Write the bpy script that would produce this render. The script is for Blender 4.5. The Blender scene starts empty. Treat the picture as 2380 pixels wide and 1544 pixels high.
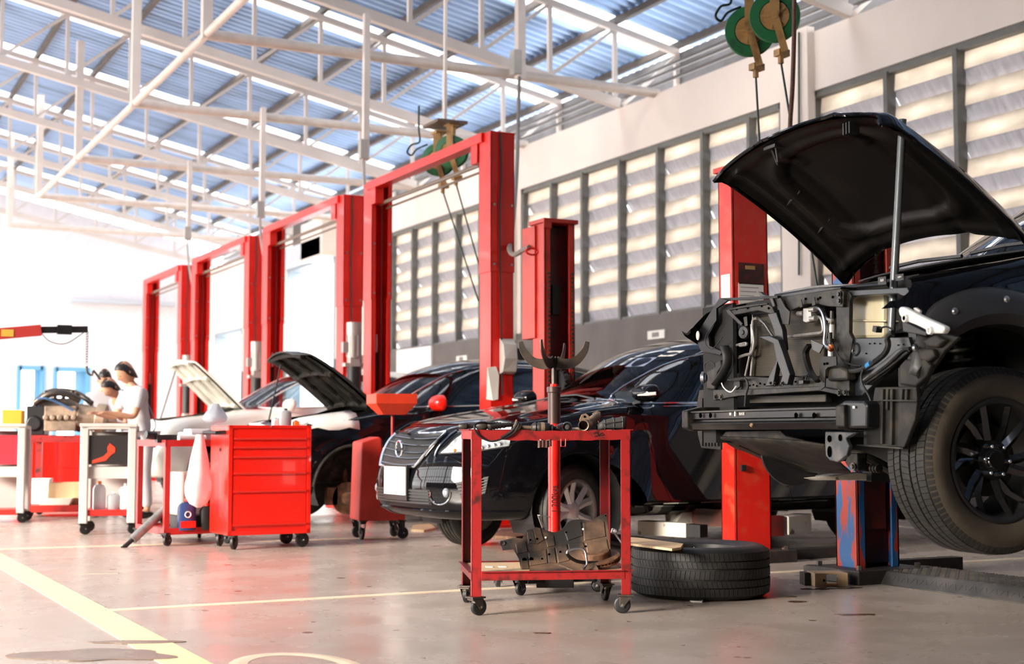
import bpy, bmesh, math, random
import numpy as np
from mathutils import Vector, Matrix, Euler
random.seed(7)
R = math.radians
C = bpy.context.scene.collection
SC = bpy.context.scene
# ------------------------------------------------------------------ camera
H = 0.85
YAW, PIT, FPX = 27.1, 4.14, 3260.0
cd = bpy.data.cameras.new('camera')
cam = bpy.data.objects.new('camera', cd); C.objects.link(cam)
cam.location = (0, 0, H)
cam.rotation_euler = (R(90 + PIT), 0, R(-YAW))
cd.sensor_width = 36; cd.lens = FPX * 36 / 2380
cd.clip_start = 0.05; cd.clip_end = 500
cd.dof.use_dof = True; cd.dof.focus_distance = 7.0; cd.dof.aperture_fstop = 2.6
SC.camera = cam
# ------------------------------------------------------------------ colour, sky, sun
SC.view_settings.view_transform = 'Standard'
SC.view_settings.look = 'None'
SC.view_settings.gamma = 1
SC.view_settings.use_curve_mapping = False
SC.view_settings.exposure = 1.5
SC.cycles.max_bounces = 10; SC.cycles.diffuse_bounces = 5; SC.cycles.glossy_bounces = 4
SC.cycles.transmission_bounces = 6; SC.cycles.transparent_max_bounces = 8
SC.cycles.sample_clamp_indirect = 8
SC.cycles.caustics_reflective = False; SC.cycles.caustics_refractive = False
w = bpy.data.worlds.new('world'); SC.world = w; w.use_nodes = True
nt = w.node_tree; bg = nt.nodes['Background']
tc = nt.nodes.new('ShaderNodeTexCoord'); sp = nt.nodes.new('ShaderNodeSeparateXYZ')
rp = nt.nodes.new('ShaderNodeValToRGB')
nt.links.new(tc.outputs['Generated'], sp.inputs[0]); nt.links.new(sp.outputs['Z'], rp.inputs[0])
rp.color_ramp.elements[0].position = 0.0; rp.color_ramp.elements[0].color = (1.0, 0.97, 0.93, 1)
rp.color_ramp.elements[1].position = 0.6; rp.color_ramp.elements[1].color = (0.90, 0.94, 1, 1)
nt.links.new(rp.outputs[0], bg.inputs[0]); bg.inputs[1].default_value = 3.0
sd = bpy.data.lights.new('sun', 'SUN'); sd.energy = 9.5; sd.angle = R(25); sd.color = (1, .88, .76)
sun = bpy.data.objects.new('sun', sd); C.objects.link(sun)
sun.rotation_euler = Vector((1, 0.25, -0.38)).to_track_quat('-Z', 'Y').to_euler()
# ------------------------------------------------------------------ pixel -> point in the place
_cm = Euler((R(90 + PIT), 0, R(-YAW))).to_matrix()
def ray(px, py):
    return (_cm @ Vector(((px - 1190) / FPX, -(py - 772) / FPX, -1))).normalized()
def U(px, py, X=None, Y=None, Z=None, D=None):
    d = ray(px, py); o = Vector((0, 0, H))
    if X is not None: t = X / d.x
    elif Y is not None: t = Y / d.y
    elif Z is not None: t = (Z - H) / d.z
    else: t = D
    return o + d * t
# ------------------------------------------------------------------ materials
MT = {}
def mat(name, col, rough=.5, metal=0, coat=0, var=0, vscale=8, col2=None, bump=0, bscale=40, thr=(.45, .6), spec=.5, detail=5, stretch=None):
    """principled surface; col2 is a second colour of the thing itself (wear, rust, dirt) spread by noise"""
    if name in MT: return MT[name]
    m = bpy.data.materials.new(name); m.use_nodes = True; n = m.node_tree.nodes; l = m.node_tree.links
    b = n['Principled BSDF']
    b.inputs['Base Color'].default_value = (*col, 1); b.inputs['Roughness'].default_value = rough
    b.inputs['Metallic'].default_value = metal; b.inputs['Coat Weight'].default_value = coat
    b.inputs['Coat Roughness'].default_value = .04; b.inputs['Specular IOR Level'].default_value = spec
    if col2 or var or bump:
        t = n.new('ShaderNodeTexCoord'); mp = n.new('ShaderNodeMapping'); l.new(t.outputs['Object'], mp.inputs[0])
        if stretch: mp.inputs['Scale'].default_value = stretch
    if col2 or var:
        no = n.new('ShaderNodeTexNoise'); no.inputs['Scale'].default_value = vscale; no.inputs['Detail'].default_value = detail
        l.new(mp.outputs[0], no.inputs[0])
        cr = n.new('ShaderNodeValToRGB'); l.new(no.outputs['Fac'], cr.inputs[0])
        if col2:
            cr.color_ramp.elements[0].position = thr[0]; cr.color_ramp.elements[1].position = thr[1]
            cr.color_ramp.elements[0].color = (*col, 1); cr.color_ramp.elements[1].color = (*col2, 1)
        else:
            cr.color_ramp.elements[0].position = .3; cr.color_ramp.elements[1].position = .7
            cr.color_ramp.elements[0].color = (*[c * (1 - var) for c in col], 1)
            cr.color_ramp.elements[1].color = (*[min(1, c * (1 + var)) for c in col], 1)
        l.new(cr.outputs[0], b.inputs['Base Color'])
    if bump:
        n2 = n.new('ShaderNodeTexNoise'); n2.inputs['Scale'].default_value = bscale; n2.inputs['Detail'].default_value = 4
        l.new(mp.outputs[0], n2.inputs[0]); bp = n.new('ShaderNodeBump'); bp.inputs['Strength'].default_value = bump
        bp.inputs['Distance'].default_value = .01
        l.new(n2.outputs['Fac'], bp.inputs['Height']); l.new(bp.outputs[0], b.inputs['Normal'])
    MT[name] = m; return m
def emat(name, col, s):
    if name in MT: return MT[name]
    m = mat(name, col, .4); b = m.node_tree.nodes['Principled BSDF']
    b.inputs['Emission Color'].default_value = (*col, 1); b.inputs['Emission Strength'].default_value = s
    return m
def glass(name, tint=(.6, .65, .66), amount=.35, rough=.02):
    """dark car glass: tinted see-through with a clear reflecting surface"""
    if name in MT: return MT[name]
    m = bpy.data.materials.new(name); m.use_nodes = True; n = m.node_tree.nodes; l = m.node_tree.links
    n.remove(n['Principled BSDF']); out = n['Material Output']
    tr = n.new('ShaderNodeBsdfTransparent'); tr.inputs[0].default_value = (*tint, 1)
    gl = n.new('ShaderNodeBsdfGlossy'); gl.inputs['Roughness'].default_value = rough
    fr = n.new('ShaderNodeFresnel'); fr.inputs[0].default_value = 1.5 + amount
    mx = n.new('ShaderNodeMixShader'); l.new(fr.outputs[0], mx.inputs[0]); l.new(tr.outputs[0], mx.inputs[1]); l.new(gl.outputs[0], mx.inputs[2])
    l.new(mx.outputs[0], out.inputs[0]); MT[name] = m; return m
def transl(name, col, tcol, f=.5, rough=.5, vs=6, clear=0, streak=None):
    """sheet that lets daylight through: diffuse front + translucency"""
    if name in MT: return MT[name]
    m = bpy.data.materials.new(name); m.use_nodes = True; n = m.node_tree.nodes; l = m.node_tree.links
    b = n['Principled BSDF']; b.inputs['Roughness'].default_value = rough; out = n['Material Output']
    t = n.new('ShaderNodeTexCoord'); mp = n.new('ShaderNodeMapping'); l.new(t.outputs['Object'], mp.inputs[0])
    if streak: mp.inputs['Scale'].default_value = streak
    no = n.new('ShaderNodeTexNoise'); no.inputs['Scale'].default_value = vs; no.inputs['Detail'].default_value = 6; l.new(mp.outputs[0], no.inputs[0])
    def ramp(c, k):
        cr = n.new('ShaderNodeValToRGB'); l.new(no.outputs['Fac'], cr.inputs[0])
        cr.color_ramp.elements[0].position = .35; cr.color_ramp.elements[1].position = .68
        cr.color_ramp.elements[0].color = (*[x * (k + .18) for x in c], 1); cr.color_ramp.elements[1].color = (*c, 1); return cr
    l.new(ramp(col, .65).outputs[0], b.inputs['Base Color'])
    tl = n.new('ShaderNodeBsdfTranslucent'); l.new(ramp(tcol, .6).outputs[0], tl.inputs[0])
    mx = n.new('ShaderNodeMixShader'); mx.inputs[0].default_value = f
    l.new(b.outputs[0], mx.inputs[1]); l.new(tl.outputs[0], mx.inputs[2])
    last = mx
    if clear:
        tr = n.new('ShaderNodeBsdfTransparent'); m2 = n.new('ShaderNodeMixShader'); m2.inputs[0].default_value = clear
        l.new(mx.outputs[0], m2.inputs[1]); l.new(tr.outputs[0], m2.inputs[2]); last = m2
    l.new(last.outputs[0], out.inputs[0]); MT[name] = m; return m

RED = mat('lift_red', (.80, .012, .004), .38, coat=.15, var=.12, vscale=3)
REDW = mat('lift_red_scuffed', (.72, .014, .006), .42, coat=.1, col2=(.66, .07, .03), vscale=9, thr=(.52, .75))
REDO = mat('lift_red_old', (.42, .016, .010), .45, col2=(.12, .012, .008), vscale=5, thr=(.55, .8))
ORG = mat('orange_red', (.72, .05, .015), .45, var=.1)
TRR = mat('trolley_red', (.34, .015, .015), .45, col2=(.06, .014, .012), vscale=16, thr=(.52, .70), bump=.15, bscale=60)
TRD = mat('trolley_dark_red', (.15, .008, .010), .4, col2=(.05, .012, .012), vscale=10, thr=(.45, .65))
CHEST = mat('chest_red', (.85, .012, .004), .28, coat=.4, var=.04, vscale=2)
BLK = mat('black_paint', (.003, .003, .004), .12, coat=.7, spec=.0)
BLKM = mat('black_metal', (.012, .012, .013), .42, var=.4, vscale=12, bump=.1)
BLKP = mat('black_plastic', (.012, .012, .012), .5, var=.3, vscale=10)
DUST = mat('dusty_black', (.007, .007, .0065), .5, col2=(.060, .050, .035), vscale=16, thr=(.46, .80), bump=.2, bscale=30, spec=.25)
DUSTP = mat('dusty_plastic', (.013, .012, .011), .55, col2=(.060, .050, .035), vscale=11, thr=(.46, .82), bump=.15, bscale=25, spec=.25)
RUB = mat('tyre_rubber', (.014, .0135, .012), .62, col2=(.045, .040, .032), vscale=14, thr=(.5, .8), bump=.1, bscale=80)
RUBB = mat('tyre_sidewall_brown', (.055, .044, .030), .7, col2=(.10, .080, .054), vscale=6, thr=(.35, .75))
RUBK = mat('black_rubber', (.010, .010, .010), .45)
CHR = mat('chrome', (.82, .84, .86), .12, 1)
STL = mat('bare_steel', (.45, .44, .43), .35, 1, var=.2, vscale=15)
STLD = mat('dark_steel', (.085, .075, .068), .42, .8, col2=(.16, .12, .09), vscale=12, thr=(.45, .7))
ALU = mat('aluminium', (.62, .63, .65), .3, 1, var=.1)
ALUD = mat('dull_aluminium', (.34, .33, .31), .45, .7, var=.25, vscale=20)
WHT = mat('white_plastic', (.80, .80, .78), .4)
WPT = mat('chipped_white_paint', (.74, .70, .62), .5, col2=(.10, .06, .03), vscale=11, thr=(.62, .70))
CRM = mat('cream_paint', (.80, .74, .66), .4, var=.06, vscale=2)
GRYP = mat('grey_box_paint', (.42, .40, .37), .45, var=.15, vscale=4)
WOOD = mat('pale_wood', (.66, .47, .27), .6, var=.2, vscale=5, stretch=(1, 8, 1))
CARD = mat('cardboard', (.62, .44, .25), .8, var=.12, vscale=5)
RUST = mat('rusty_iron', (.12, .065, .038), .65, .3, col2=(.26, .13, .07), vscale=22, thr=(.4, .65), bump=.3)
GRN = mat('hose_reel_green', (.015, .16, .05), .35, col2=(.012, .06, .03), vscale=8, thr=(.5, .7))
OCH = mat('reel_ochre', (.48, .28, .10), .5, col2=(.22, .11, .04), vscale=9, thr=(.5, .7))
SKIN = mat('skin', (.55, .28, .17), .5, var=.06)
HAIR = mat('hair', (.010, .008, .007), .5)
# ------------------------------------------------------------------ mesh helpers
class MB:
    def __init__(s): s.v = []; s.f = []; s.m = []
    def add(s, vs, fs, mi=0):
        o = len(s.v); s.v += [tuple(v) for v in vs]; s.f += [tuple(i + o for i in f) for f in fs]; s.m += [mi] * len(fs)
    def box(s, c, d, rot=None, mi=0):
        hx, hy, hz = d[0] / 2, d[1] / 2, d[2] / 2
        vs = [Vector((x, y, z)) for x in (-hx, hx) for y in (-hy, hy) for z in (-hz, hz)]
        if rot is not None:
            if not isinstance(rot, Matrix): rot = Euler(rot).to_matrix()
            vs = [rot @ v for v in vs]
        c = Vector(c); vs = [v + c for v in vs]
        s.add(vs, [(0, 1, 3, 2), (4, 6, 7, 5), (0, 4, 5, 1), (2, 3, 7, 6), (0, 2, 6, 4), (1, 5, 7, 3)], mi)
    def b2(s, a, b, mi=0):
        s.box([(a[i] + b[i]) / 2 for i in range(3)], [abs(a[i] - b[i]) for i in range(3)], mi=mi)
    def bar(s, a, b, wd, th, up=(0, 0, 1), mi=0):
        """rectangular bar a->b"""
        a = Vector(a); b = Vector(b); d = (b - a); L = d.length
        if L < 1e-6: return
        d /= L; up = Vector(up)
        if abs(d.dot(up)) > .98: up = Vector((1, 0, 0))
        x = d.cross(up).normalized(); z = x.cross(d)
        s.box((a + b) / 2, (wd, L, th), Matrix((x, d, z)).transposed(), mi)
    def ring(s, rings, closed_v=True, caps=True, mi=0):
        n = len(rings[0]); vs = [p for r in rings for p in r]; fs = []
        for i in range(len(rings) - 1):
            for j in range(n if closed_v else n - 1):
                k = (j + 1) % n; fs.append((i * n + j, i * n + k, (i + 1) * n + k, (i + 1) * n + j))
        if caps: fs.append(tuple(reversed(range(n)))); fs.append(tuple((len(rings) - 1) * n + j for j in range(n)))
        s.add(vs, fs, mi)
    def tube(s, pts, r, n=8, smooth=0, caps=True, mi=0, flat=1.0):
        pts = [Vector(p) for p in pts]
        if smooth: pts, r = catmull(pts, smooth, r)
        rr = r if isinstance(r, (list, tuple)) else [r] * len(pts)
        rings = []; prev = None
        for i, p in enumerate(pts):
            t = (pts[min(i + 1, len(pts) - 1)] - pts[max(i - 1, 0)])
            t = t.normalized() if t.length > 1e-9 else Vector((0, 0, 1))
            if prev is None:
                up = Vector((0, 0, 1)) if abs(t.z) < .9 else Vector((1, 0, 0)); x = t.cross(up).normalized()
            else:
                x = prev - t * prev.dot(t); x = x.normalized() if x.length > 1e-6 else prev
            prev = x; y = t.cross(x)
            rings.append([p + x * (rr[i] * math.cos(2 * math.pi * k / n)) + y * (flat * rr[i] * math.sin(2 * math.pi * k / n)) for k in range(n)])
        s.ring(rings, True, caps, mi)
    def lathe(s, prof, o=(0, 0, 0), ax=(0, 0, 1), n=24, mi=0, caps=False, arc=None):
        """prof: (radius, height) list"""
        o = Vector(o); ax = Vector(ax).normalized(); up = Vector((0, 0, 1)) if abs(ax.z) < .9 else Vector((1, 0, 0))
        x = ax.cross(up).normalized(); y = ax.cross(x)
        rings = [[o + ax * h + (x * math.cos(2 * math.pi * k / n) + y * math.sin(2 * math.pi * k / n)) * r for k in range(n)] for r, h in prof]
        s.ring(rings, True, caps, mi)
    def cyl(s, a, b, r, n=16, mi=0, r2=None):
        s.tube([a, b], [r, r if r2 is None else r2], n, mi=mi)
    def poly(s, pts, d, mi=0):
        """flat outline pts extruded by vector d"""
        pts = [Vector(p) for p in pts]; d = Vector(d); n = len(pts)
        s.add(pts + [p + d for p in pts], [tuple(range(n)), tuple(reversed(range(n, 2 * n)))] + [(i, (i + n), ((i + 1) % n) + n, (i + 1) % n) for i in range(n)], mi)
    def sphere(s, c, r, n=12, m=8, sc=(1, 1, 1), mi=0):
        c = Vector(c); rings = []
        for i in range(m + 1):
            a = math.pi * i / m; rr = max(1e-4, math.sin(a))
            rings.append([c + Vector((sc[0] * r * rr * math.cos(2 * math.pi * k / n), sc[1] * r * rr * math.sin(2 * math.pi * k / n), sc[2] * r * math.cos(a))) for k in range(n)])
        s.ring(rings, True, False, mi)
    def build(s, name, mats, parent=None, smooth=False, bevel=0, loc=None, bseg=2):
        me = bpy.data.meshes.new(name); me.from_pydata(s.v, [], s.f)
        if not isinstance(mats, (list, tuple)): mats = [mats]
        for m in mats: me.materials.append(m)
        me.polygons.foreach_set('material_index', s.m)
        bm = bmesh.new(); bm.from_mesh(me); bmesh.ops.recalc_face_normals(bm, faces=bm.faces); bm.to_mesh(me); bm.free()
        if smooth:
            me.polygons.foreach_set('use_smooth', [True] * len(me.polygons))
            me.set_sharp_from_angle(angle=R(40))
        o = bpy.data.objects.new(name, me); C.objects.link(o)
        if parent is not None: o.parent = parent
        if loc is not None: o.location = loc
        if bevel:
            b = o.modifiers.new('bevel', 'BEVEL'); b.width = bevel; b.segments = bseg; b.limit_method = 'ANGLE'; b.angle_limit = R(50)
        return o
def catmull(pts, k, r=None):
    out = []; ro = []; n = len(pts); rr = r if isinstance(r, (list, tuple)) else None
    for i in range(n - 1):
        p0 = pts[max(i - 1, 0)]; p1 = pts[i]; p2 = pts[i + 1]; p3 = pts[min(i + 2, n - 1)]
        for j in range(k):
            t = j / k
            out.append(.5 * ((2 * p1) + (p2 - p0) * t + (2 * p0 - 5 * p1 + 4 * p2 - p3) * t * t + (3 * p1 - p0 - 3 * p2 + p3) * t ** 3))
            ro.append(rr[i] * (1 - t) + rr[i + 1] * t if rr else r)
    out.append(pts[-1]); ro.append(rr[-1] if rr else r)
    return out, (ro if rr else r)
def tag(o, label=None, cat=None, group=None, kind=None):
    if label: o['label'] = label
    if cat: o['category'] = cat
    if group: o['group'] = group
    if kind: o['kind'] = kind
    return o
def thing(name, label, cat, loc=(0, 0, 0), rz=0, group=None, kind=None):
    o = bpy.data.objects.new(name, None); C.objects.link(o); o.location = loc; o.rotation_euler = (0, 0, rz)
    o.empty_display_size = .2
    return tag(o, label, cat, group, kind)
def copy_tree(o, parent=None):
    c = o.copy(); C.objects.link(c); c.parent = parent
    for ch in list(o.children): copy_tree(ch, c)
    return c
def to_local(o, p):
    """world point to the frame of a thing that is only moved and turned about z"""
    return Matrix.Rotation(-o.rotation_euler.z, 4, 'Z') @ (Vector(p) - o.location)
# ================================================================== SETTING
XW = 9.8                      # inner face of the long wall
ZD = U(1325, 759, X=XW).z     # top of the dark dado
ZL = U(1210, 440, X=XW).z     # window head
ZT = U(1443, 250, X=XW).z     # wall top
YF = 39.2; YN = -6.0; XL = -9.0
FR = [11.3, 15.95, 19.3, 22.9, 26.2, 29.6, 33.0, 36.4]   # roof trusses
EAX, EAZ, RS = 10.75, U(1307, 235, X=10.75).z, .21
def roofz(x): return EAZ + RS * (EAX - x) if x > .6 else EAZ + RS * (EAX - 1.2 + x)
# ---- floor
def floor_mat():
    m = bpy.data.materials.new('floor_concrete'); m.use_nodes = True; n = m.node_tree.nodes; l = m.node_tree.links
    b = n['Principled BSDF']; t = n.new('ShaderNodeTexCoord')
    def noise(s, d=6, st=None, vec=None):
        mp = n.new('ShaderNodeMapping'); l.new(t.outputs['Object'], mp.inputs[0])
        if st: mp.inputs['Scale'].default_value = st
        o = n.new('ShaderNodeTexNoise'); o.inputs['Scale'].default_value = s; o.inputs['Detail'].default_value = d; l.new(mp.outputs[0], o.inputs[0]); return o
    def ramp(src, stops):
        r = n.new('ShaderNodeValToRGB'); e = r.color_ramp.elements
        while len(e) < len(stops): e.new(.5)
        for i, (p, c) in enumerate(stops): e[i].position = p; e[i].color = (*c, 1)
        l.new(src, r.inputs[0]); return r
    def mul(a, b_, mode='MULTIPLY', f=1):
        x = n.new('ShaderNodeMix'); x.data_type = 'RGBA'; x.blend_type = mode; x.inputs[0].default_value = f
        l.new(a, x.inputs[6]); l.new(b_, x.inputs[7]); return x.outputs[2]
    base = ramp(noise(.5, 8).outputs['Fac'], [(.3, (.46, .39, .335)), (.7, (.54, .47, .41))])
    cl = ramp(noise(3.5, 8).outputs['Fac'], [(.35, (.90, .88, .86)), (.65, (1, 1, 1))])
    c = mul(base.outputs[0], cl.outputs[0])
    vo = n.new('ShaderNodeTexVoronoi'); vo.inputs['Scale'].default_value = 5.5; l.new(t.outputs['Object'], vo.inputs[0])
    no = noise(9, 3); vs = n.new('ShaderNodeMath'); vs.operation = 'MULTIPLY_ADD'; l.new(no.outputs['Fac'], vs.inputs[0]); vs.inputs[1].default_value = -.09; l.new(vo.outputs['Distance'], vs.inputs[2])
    # stain size differs from cell to cell
    sm = n.new('ShaderNodeSeparateColor'); l.new(vo.outputs['Color'], sm.inputs[0])
    pw = n.new('ShaderNodeMath'); pw.operation = 'POWER'; l.new(sm.outputs[0], pw.inputs[0]); pw.inputs[1].default_value = 5
    s2 = n.new('ShaderNodeMath'); s2.operation = 'MULTIPLY_ADD'; l.new(pw.outputs[0], s2.inputs[0]); s2.inputs[1].default_value = -.10; l.new(vs.outputs[0], s2.inputs[2])
    sp_ = ramp(s2.outputs[0], [(.0, (.30, .25, .22)), (.012, (1, 1, 1))])
    c = mul(c, sp_.outputs[0])
    l.new(c, b.inputs['Base Color'])
    r = ramp(noise(2.2, 8).outputs['Fac'], [(.3, (.20, .20, .20)), (.7, (.34, .34, .34))]); l.new(r.outputs[0], b.inputs['Roughness'])
    b.inputs['Specular IOR Level'].default_value = .65
    nb = noise(30, 5); bp = n.new('ShaderNodeBump'); bp.inputs['Strength'].default_value = .05; l.new(nb.outputs['Fac'], bp.inputs['Height']); l.new(bp.outputs[0], b.inputs['Normal'])
    return m
def struct(name, mb, m, parent=None, **k):
    o = mb.build(name, m, parent, **k)
    if parent is None: o['kind'] = 'structure'
    return o
fl = MB(); fl.b2((XL - 3, YN, -.2), (12.5, YF, 0)); floor = struct('floor', fl, floor_mat())
PNT = mat('floor_paint_cream', (.90, .76, .55), .35, col2=(.74, .60, .44), vscale=6, thr=(.5, .8))
PNY = mat('floor_paint_yellow', (.95, .84, .45), .35, col2=(.82, .70, .42), vscale=4, thr=(.5, .8))
def stripe(a, b, wd, m, z=.002):
    mb = MB(); a = Vector(a); b = Vector(b); d = (b - a).normalized(); p = Vector((-d.y, d.x, 0)) * wd / 2
    mb.poly([a - p, b - p, b + p, a + p], (0, 0, z)); return mb.build('painted_line', m, floor)
g = lambda x, y: U(x, y, Z=0)
a = g(240, 1420); b = g(2380, 1298)
ln = (b - a).normalized(); stripe(a, b + ln * 3, .075, PNT)
stripe(g(-200, 1190) if False else g(0, 1303) + (g(0, 1303) - g(440, 1547)) * 3, g(440, 1547) + (g(440, 1547) - g(0, 1303)) * .5, .17, PNY)
a2 = g(0, 1277); b2 = g(1230, 1240); stripe(a2, b2 + (b2 - a2) * .6, .08, PNT)
a3 = g(2086, 1224); b3 = g(2280, 1241); stripe(a3 + (a3 - b3) * 2.0, b3 + (b3 - a3) * 1.5, .08, PNT)
# worn numeral half inside the frame and the faint bar above it
mb = MB(); c0 = g(690, 1552); pts = [c0 + Vector((.20 * math.cos(t), .33 * math.sin(t), .001)) for t in [i * math.pi / 14 for i in range(29)]]
mb.tube(pts, .035, 4, flat=.05); mb.build('painted_numeral', PNT, floor)
stripe(g(170, 1335), g(275, 1333), .06, mat('floor_paint_faded', (.52, .42, .34), .35))
# large worn stain on the yellow line, and oil puddles
def puddle(px, py, rx, ry, m, seed, name='floor_stain', rot=0):
    rnd = random.Random(seed); c = g(px, py); mb = MB(); n = 40; ph = [rnd.uniform(0, 6.3) for _ in range(5)]; pts = []
    for i in range(n):
        t = 2 * math.pi * i / n; k = 1 + sum(.13 * math.sin((j + 2) * t + ph[j]) / (1 + .3 * j) for j in range(5))
        q = Vector((rx * k * math.cos(t), ry * k * math.sin(t), 0)); q.rotate(Euler((0, 0, R(-YAW + rot)))); pts.append(c + q + Vector((0, 0, .001)))
    mb.poly(pts, (0, 0, .0025)); return mb.build(name, m, floor)
STN = mat('stain_brown', (.20, .135, .09), .25, col2=(.27, .20, .15), vscale=4, thr=(.4, .7))
OIL = mat('oil_stain', (.085, .045, .028), .2, col2=(.14, .085, .06), vscale=6, thr=(.4, .7))
puddle(215, 1524, .27, .16, STN, 3); puddle(320, 1494, .16, .05, STN, 8)
for i, (x, y, rx, ry) in enumerate([(1990, 1430, .10, .02), (1895, 1370, .07, .035), (1850, 1400, .045, .03), (1950, 1368, .12, .03), (1835, 1388, .04, .02), (1260, 1473, .035, .012)]):
    puddle(x, y, rx, ry, OIL, 20 + i)
# ---- long wall on the right, with its three louvred windows and the doorway
WALLW = mat('wall_warm_white', (.80, .71, .64), .6, var=.05, vscale=1.2)
DADO = mat('wall_grey_dado', (.115, .10, .09), .6, var=.15, vscale=2.5)
WT = .28
cot = lambda px: 1 / math.tan(math.atan((px - 1190) / FPX) + R(YAW))
WA = (XW * cot(1822), XW * cot(1210)); WB = (2.0, XW * cot(1893)); WC = (XW * cot(1190), XW * cot(905))
DR = (XW * cot(775), XW * cot(668)); DR2 = (XW * cot(560), XW * cot(500)); ZDR = U(770, 598, X=XW).z; 
mb = MB()
holes = [(WB, ZD, ZL), (WA, ZD, ZL), (WC, ZD, ZL), (DR, 0, ZDR), (DR2, 0, 3.4)]
y = YN
for (h0, h1), z0, z1 in holes:
    mb.b2((XW, y, ZD), (XW + WT, h0, ZT)); mb.b2((XW, h0, z1), (XW + WT, h1, ZT))
    if z0 == 0: pass
    y = h1
mb.b2((XW, y, ZD), (XW + WT, YF, ZT))
mb.b2((XW, YN, 0), (XW + WT, DR[0], ZD), mi=1); mb.b2((XW, DR[1], 0), (XW + WT, DR2[0], ZD), mi=1); mb.b2((XW, DR2[1], 0), (XW + WT, YF, ZD))
mb.b2((XW - .10, XW * cot(1905), ZD - .1), (XW, XW * cot(1845), ZT + .05))     # pilaster between the windows
mb.b2((XW - .12, XW * cot(1200), ZD - .1), (XW, XW * cot(1183), ZL))
struct('wall_right', mb, [WALLW, DADO])
# white board on the dado and small wall notices
def louvre(win, name, xs):
    y0, y1 = win; root = thing(name, None, None, (XW + .1, y0, ZD), kind='structure')
    fm = MB(); FRM = mat('window_frame_grey', (.15, .15, .14), .5, var=.15)
    def L(x, y, z): return (x - XW - .1, y - y0, z - ZD)
    fm.b2(L(XW + .02, y0, ZD), L(XW + .12, y0 + .05, ZL)); fm.b2(L(XW + .02, y1 - .05, ZD), L(XW + .12, y1, ZL))
    fm.b2(L(XW + .02, y0, ZL - .07), L(XW + .12, y1, ZL)); fm.b2(L(XW + .02, y0, ZD), L(XW + .12, y1, ZD + .03))
    fm.build('window_frame', FRM, root)
    ys = sorted([y0 + .05] + [XW * cot(x) for x in xs] + [y1 - .05])
    for yy in ys[1:-1]:
        m2 = MB(); m2.b2(L(XW + .0, yy - .028, ZD), L(XW + .12, yy + .028, ZL - .05)); m2.build('mullion', FRM, root)
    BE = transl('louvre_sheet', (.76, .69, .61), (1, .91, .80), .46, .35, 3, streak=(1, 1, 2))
    GR = transl('louvre_shaded_side', (.38, .355, .35), (.68, .655, .68), .36, .30, 4, clear=.0, streak=(1, 5, 1))  # greyer copy of the louvre sheet, its shade put into the colour
    p = .352; nb = int((ZL - ZD) / p)
    p = (ZL - ZD - .08) / nb
    for a_, b_ in zip(ys[:-1], ys[1:]):
        m2 = MB(); ya, yb = a_ + .002, b_ - .002
        for k in range(nb):
            z = ZD + .03 + k * p; rnd = random.Random(int(a_ * 100) + k); e = rnd.uniform(-.02, .01)
            xi = XW + .10; xo = XW + .10 + .12 + e
            # lip, facing the room
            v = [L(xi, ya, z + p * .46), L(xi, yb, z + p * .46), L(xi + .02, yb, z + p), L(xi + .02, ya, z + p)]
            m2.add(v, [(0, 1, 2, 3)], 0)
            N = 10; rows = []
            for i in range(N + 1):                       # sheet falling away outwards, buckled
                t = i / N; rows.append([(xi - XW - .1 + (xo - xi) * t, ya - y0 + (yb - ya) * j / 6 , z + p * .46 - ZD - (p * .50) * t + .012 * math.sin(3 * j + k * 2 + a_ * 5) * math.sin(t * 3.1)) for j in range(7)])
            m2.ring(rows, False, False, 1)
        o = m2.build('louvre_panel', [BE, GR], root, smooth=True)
        o.modifiers.new('s', 'SOLIDIFY').thickness = .004
    return root
louvre(WB, 'window_1', [2235, 2070, 2430, 2700]); louvre(WA, 'window_2', [1745, 1635, 1530, 1440, 1352, 1280]); louvre(WC, 'window_3', [1112, 1058, 1003, 955])
# ---- doorway frames (bright outside)
for nm, (d0, d1), zz in (('door_1', DR, ZDR), ('door_2', DR2, 3.4)):
    mb = MB(); t_ = .06
    mb.b2((XW - .02, d0 - t_, 0), (XW + .3, d0 + .02, zz + t_)); mb.b2((XW - .02, d1 - .03, 0), (XW + .3, d1 + t_, zz + t_)); mb.b2((XW - .02, d0, zz - .03), (XW + .3, d1, zz + t_))
    r_ = struct(nm, mb, mat('door_frame_grey', (.33, .40, .46), .5))
mb = MB(); mb.b2((XW - .35, DR[0] - .1, ZDR + .02), (XW, DR[1] + .1, ZDR + .38)); struct('trim_1', mb, mat('shutter_box', (.55, .58, .64), .5, var=.1)); 
# ---- far wall, wall behind, left wall with openings
FW = mat('wall_far_white', (.80, .78, .80), .6, var=.04)
mb = MB()
def zf(x): return roofz(x) - .15
def fpan(x0, x1, z0=0):
    xs = [x0] + ([.6] if x0 < .6 < x1 else []) + [x1]
    pts = [(x0, YF, z0), (x1, YF, z0)] + [(x, YF, zf(x)) for x in reversed(xs)]
    mb.poly(pts, (0, .25, 0))
doors = [(U(45, 850, Y=YF).x, U(100, 850, Y=YF).x, U(45, 850, Y=YF).z), (U(130, 850, Y=YF).x, U(205, 850, Y=YF).x, U(45, 852, Y=YF).z)]
x = XL
for d0, d1, dz in doors:
    fpan(x, d0); 
    pts = [(d0, YF, dz), (d1, YF, dz), (d1, YF, zf(d1)), (d0, YF, zf(d0))]; mb.poly(pts, (0, .25, 0)); x = d1
fpan(x, XW + .3)
struct('wall_far', mb, FW)
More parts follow.
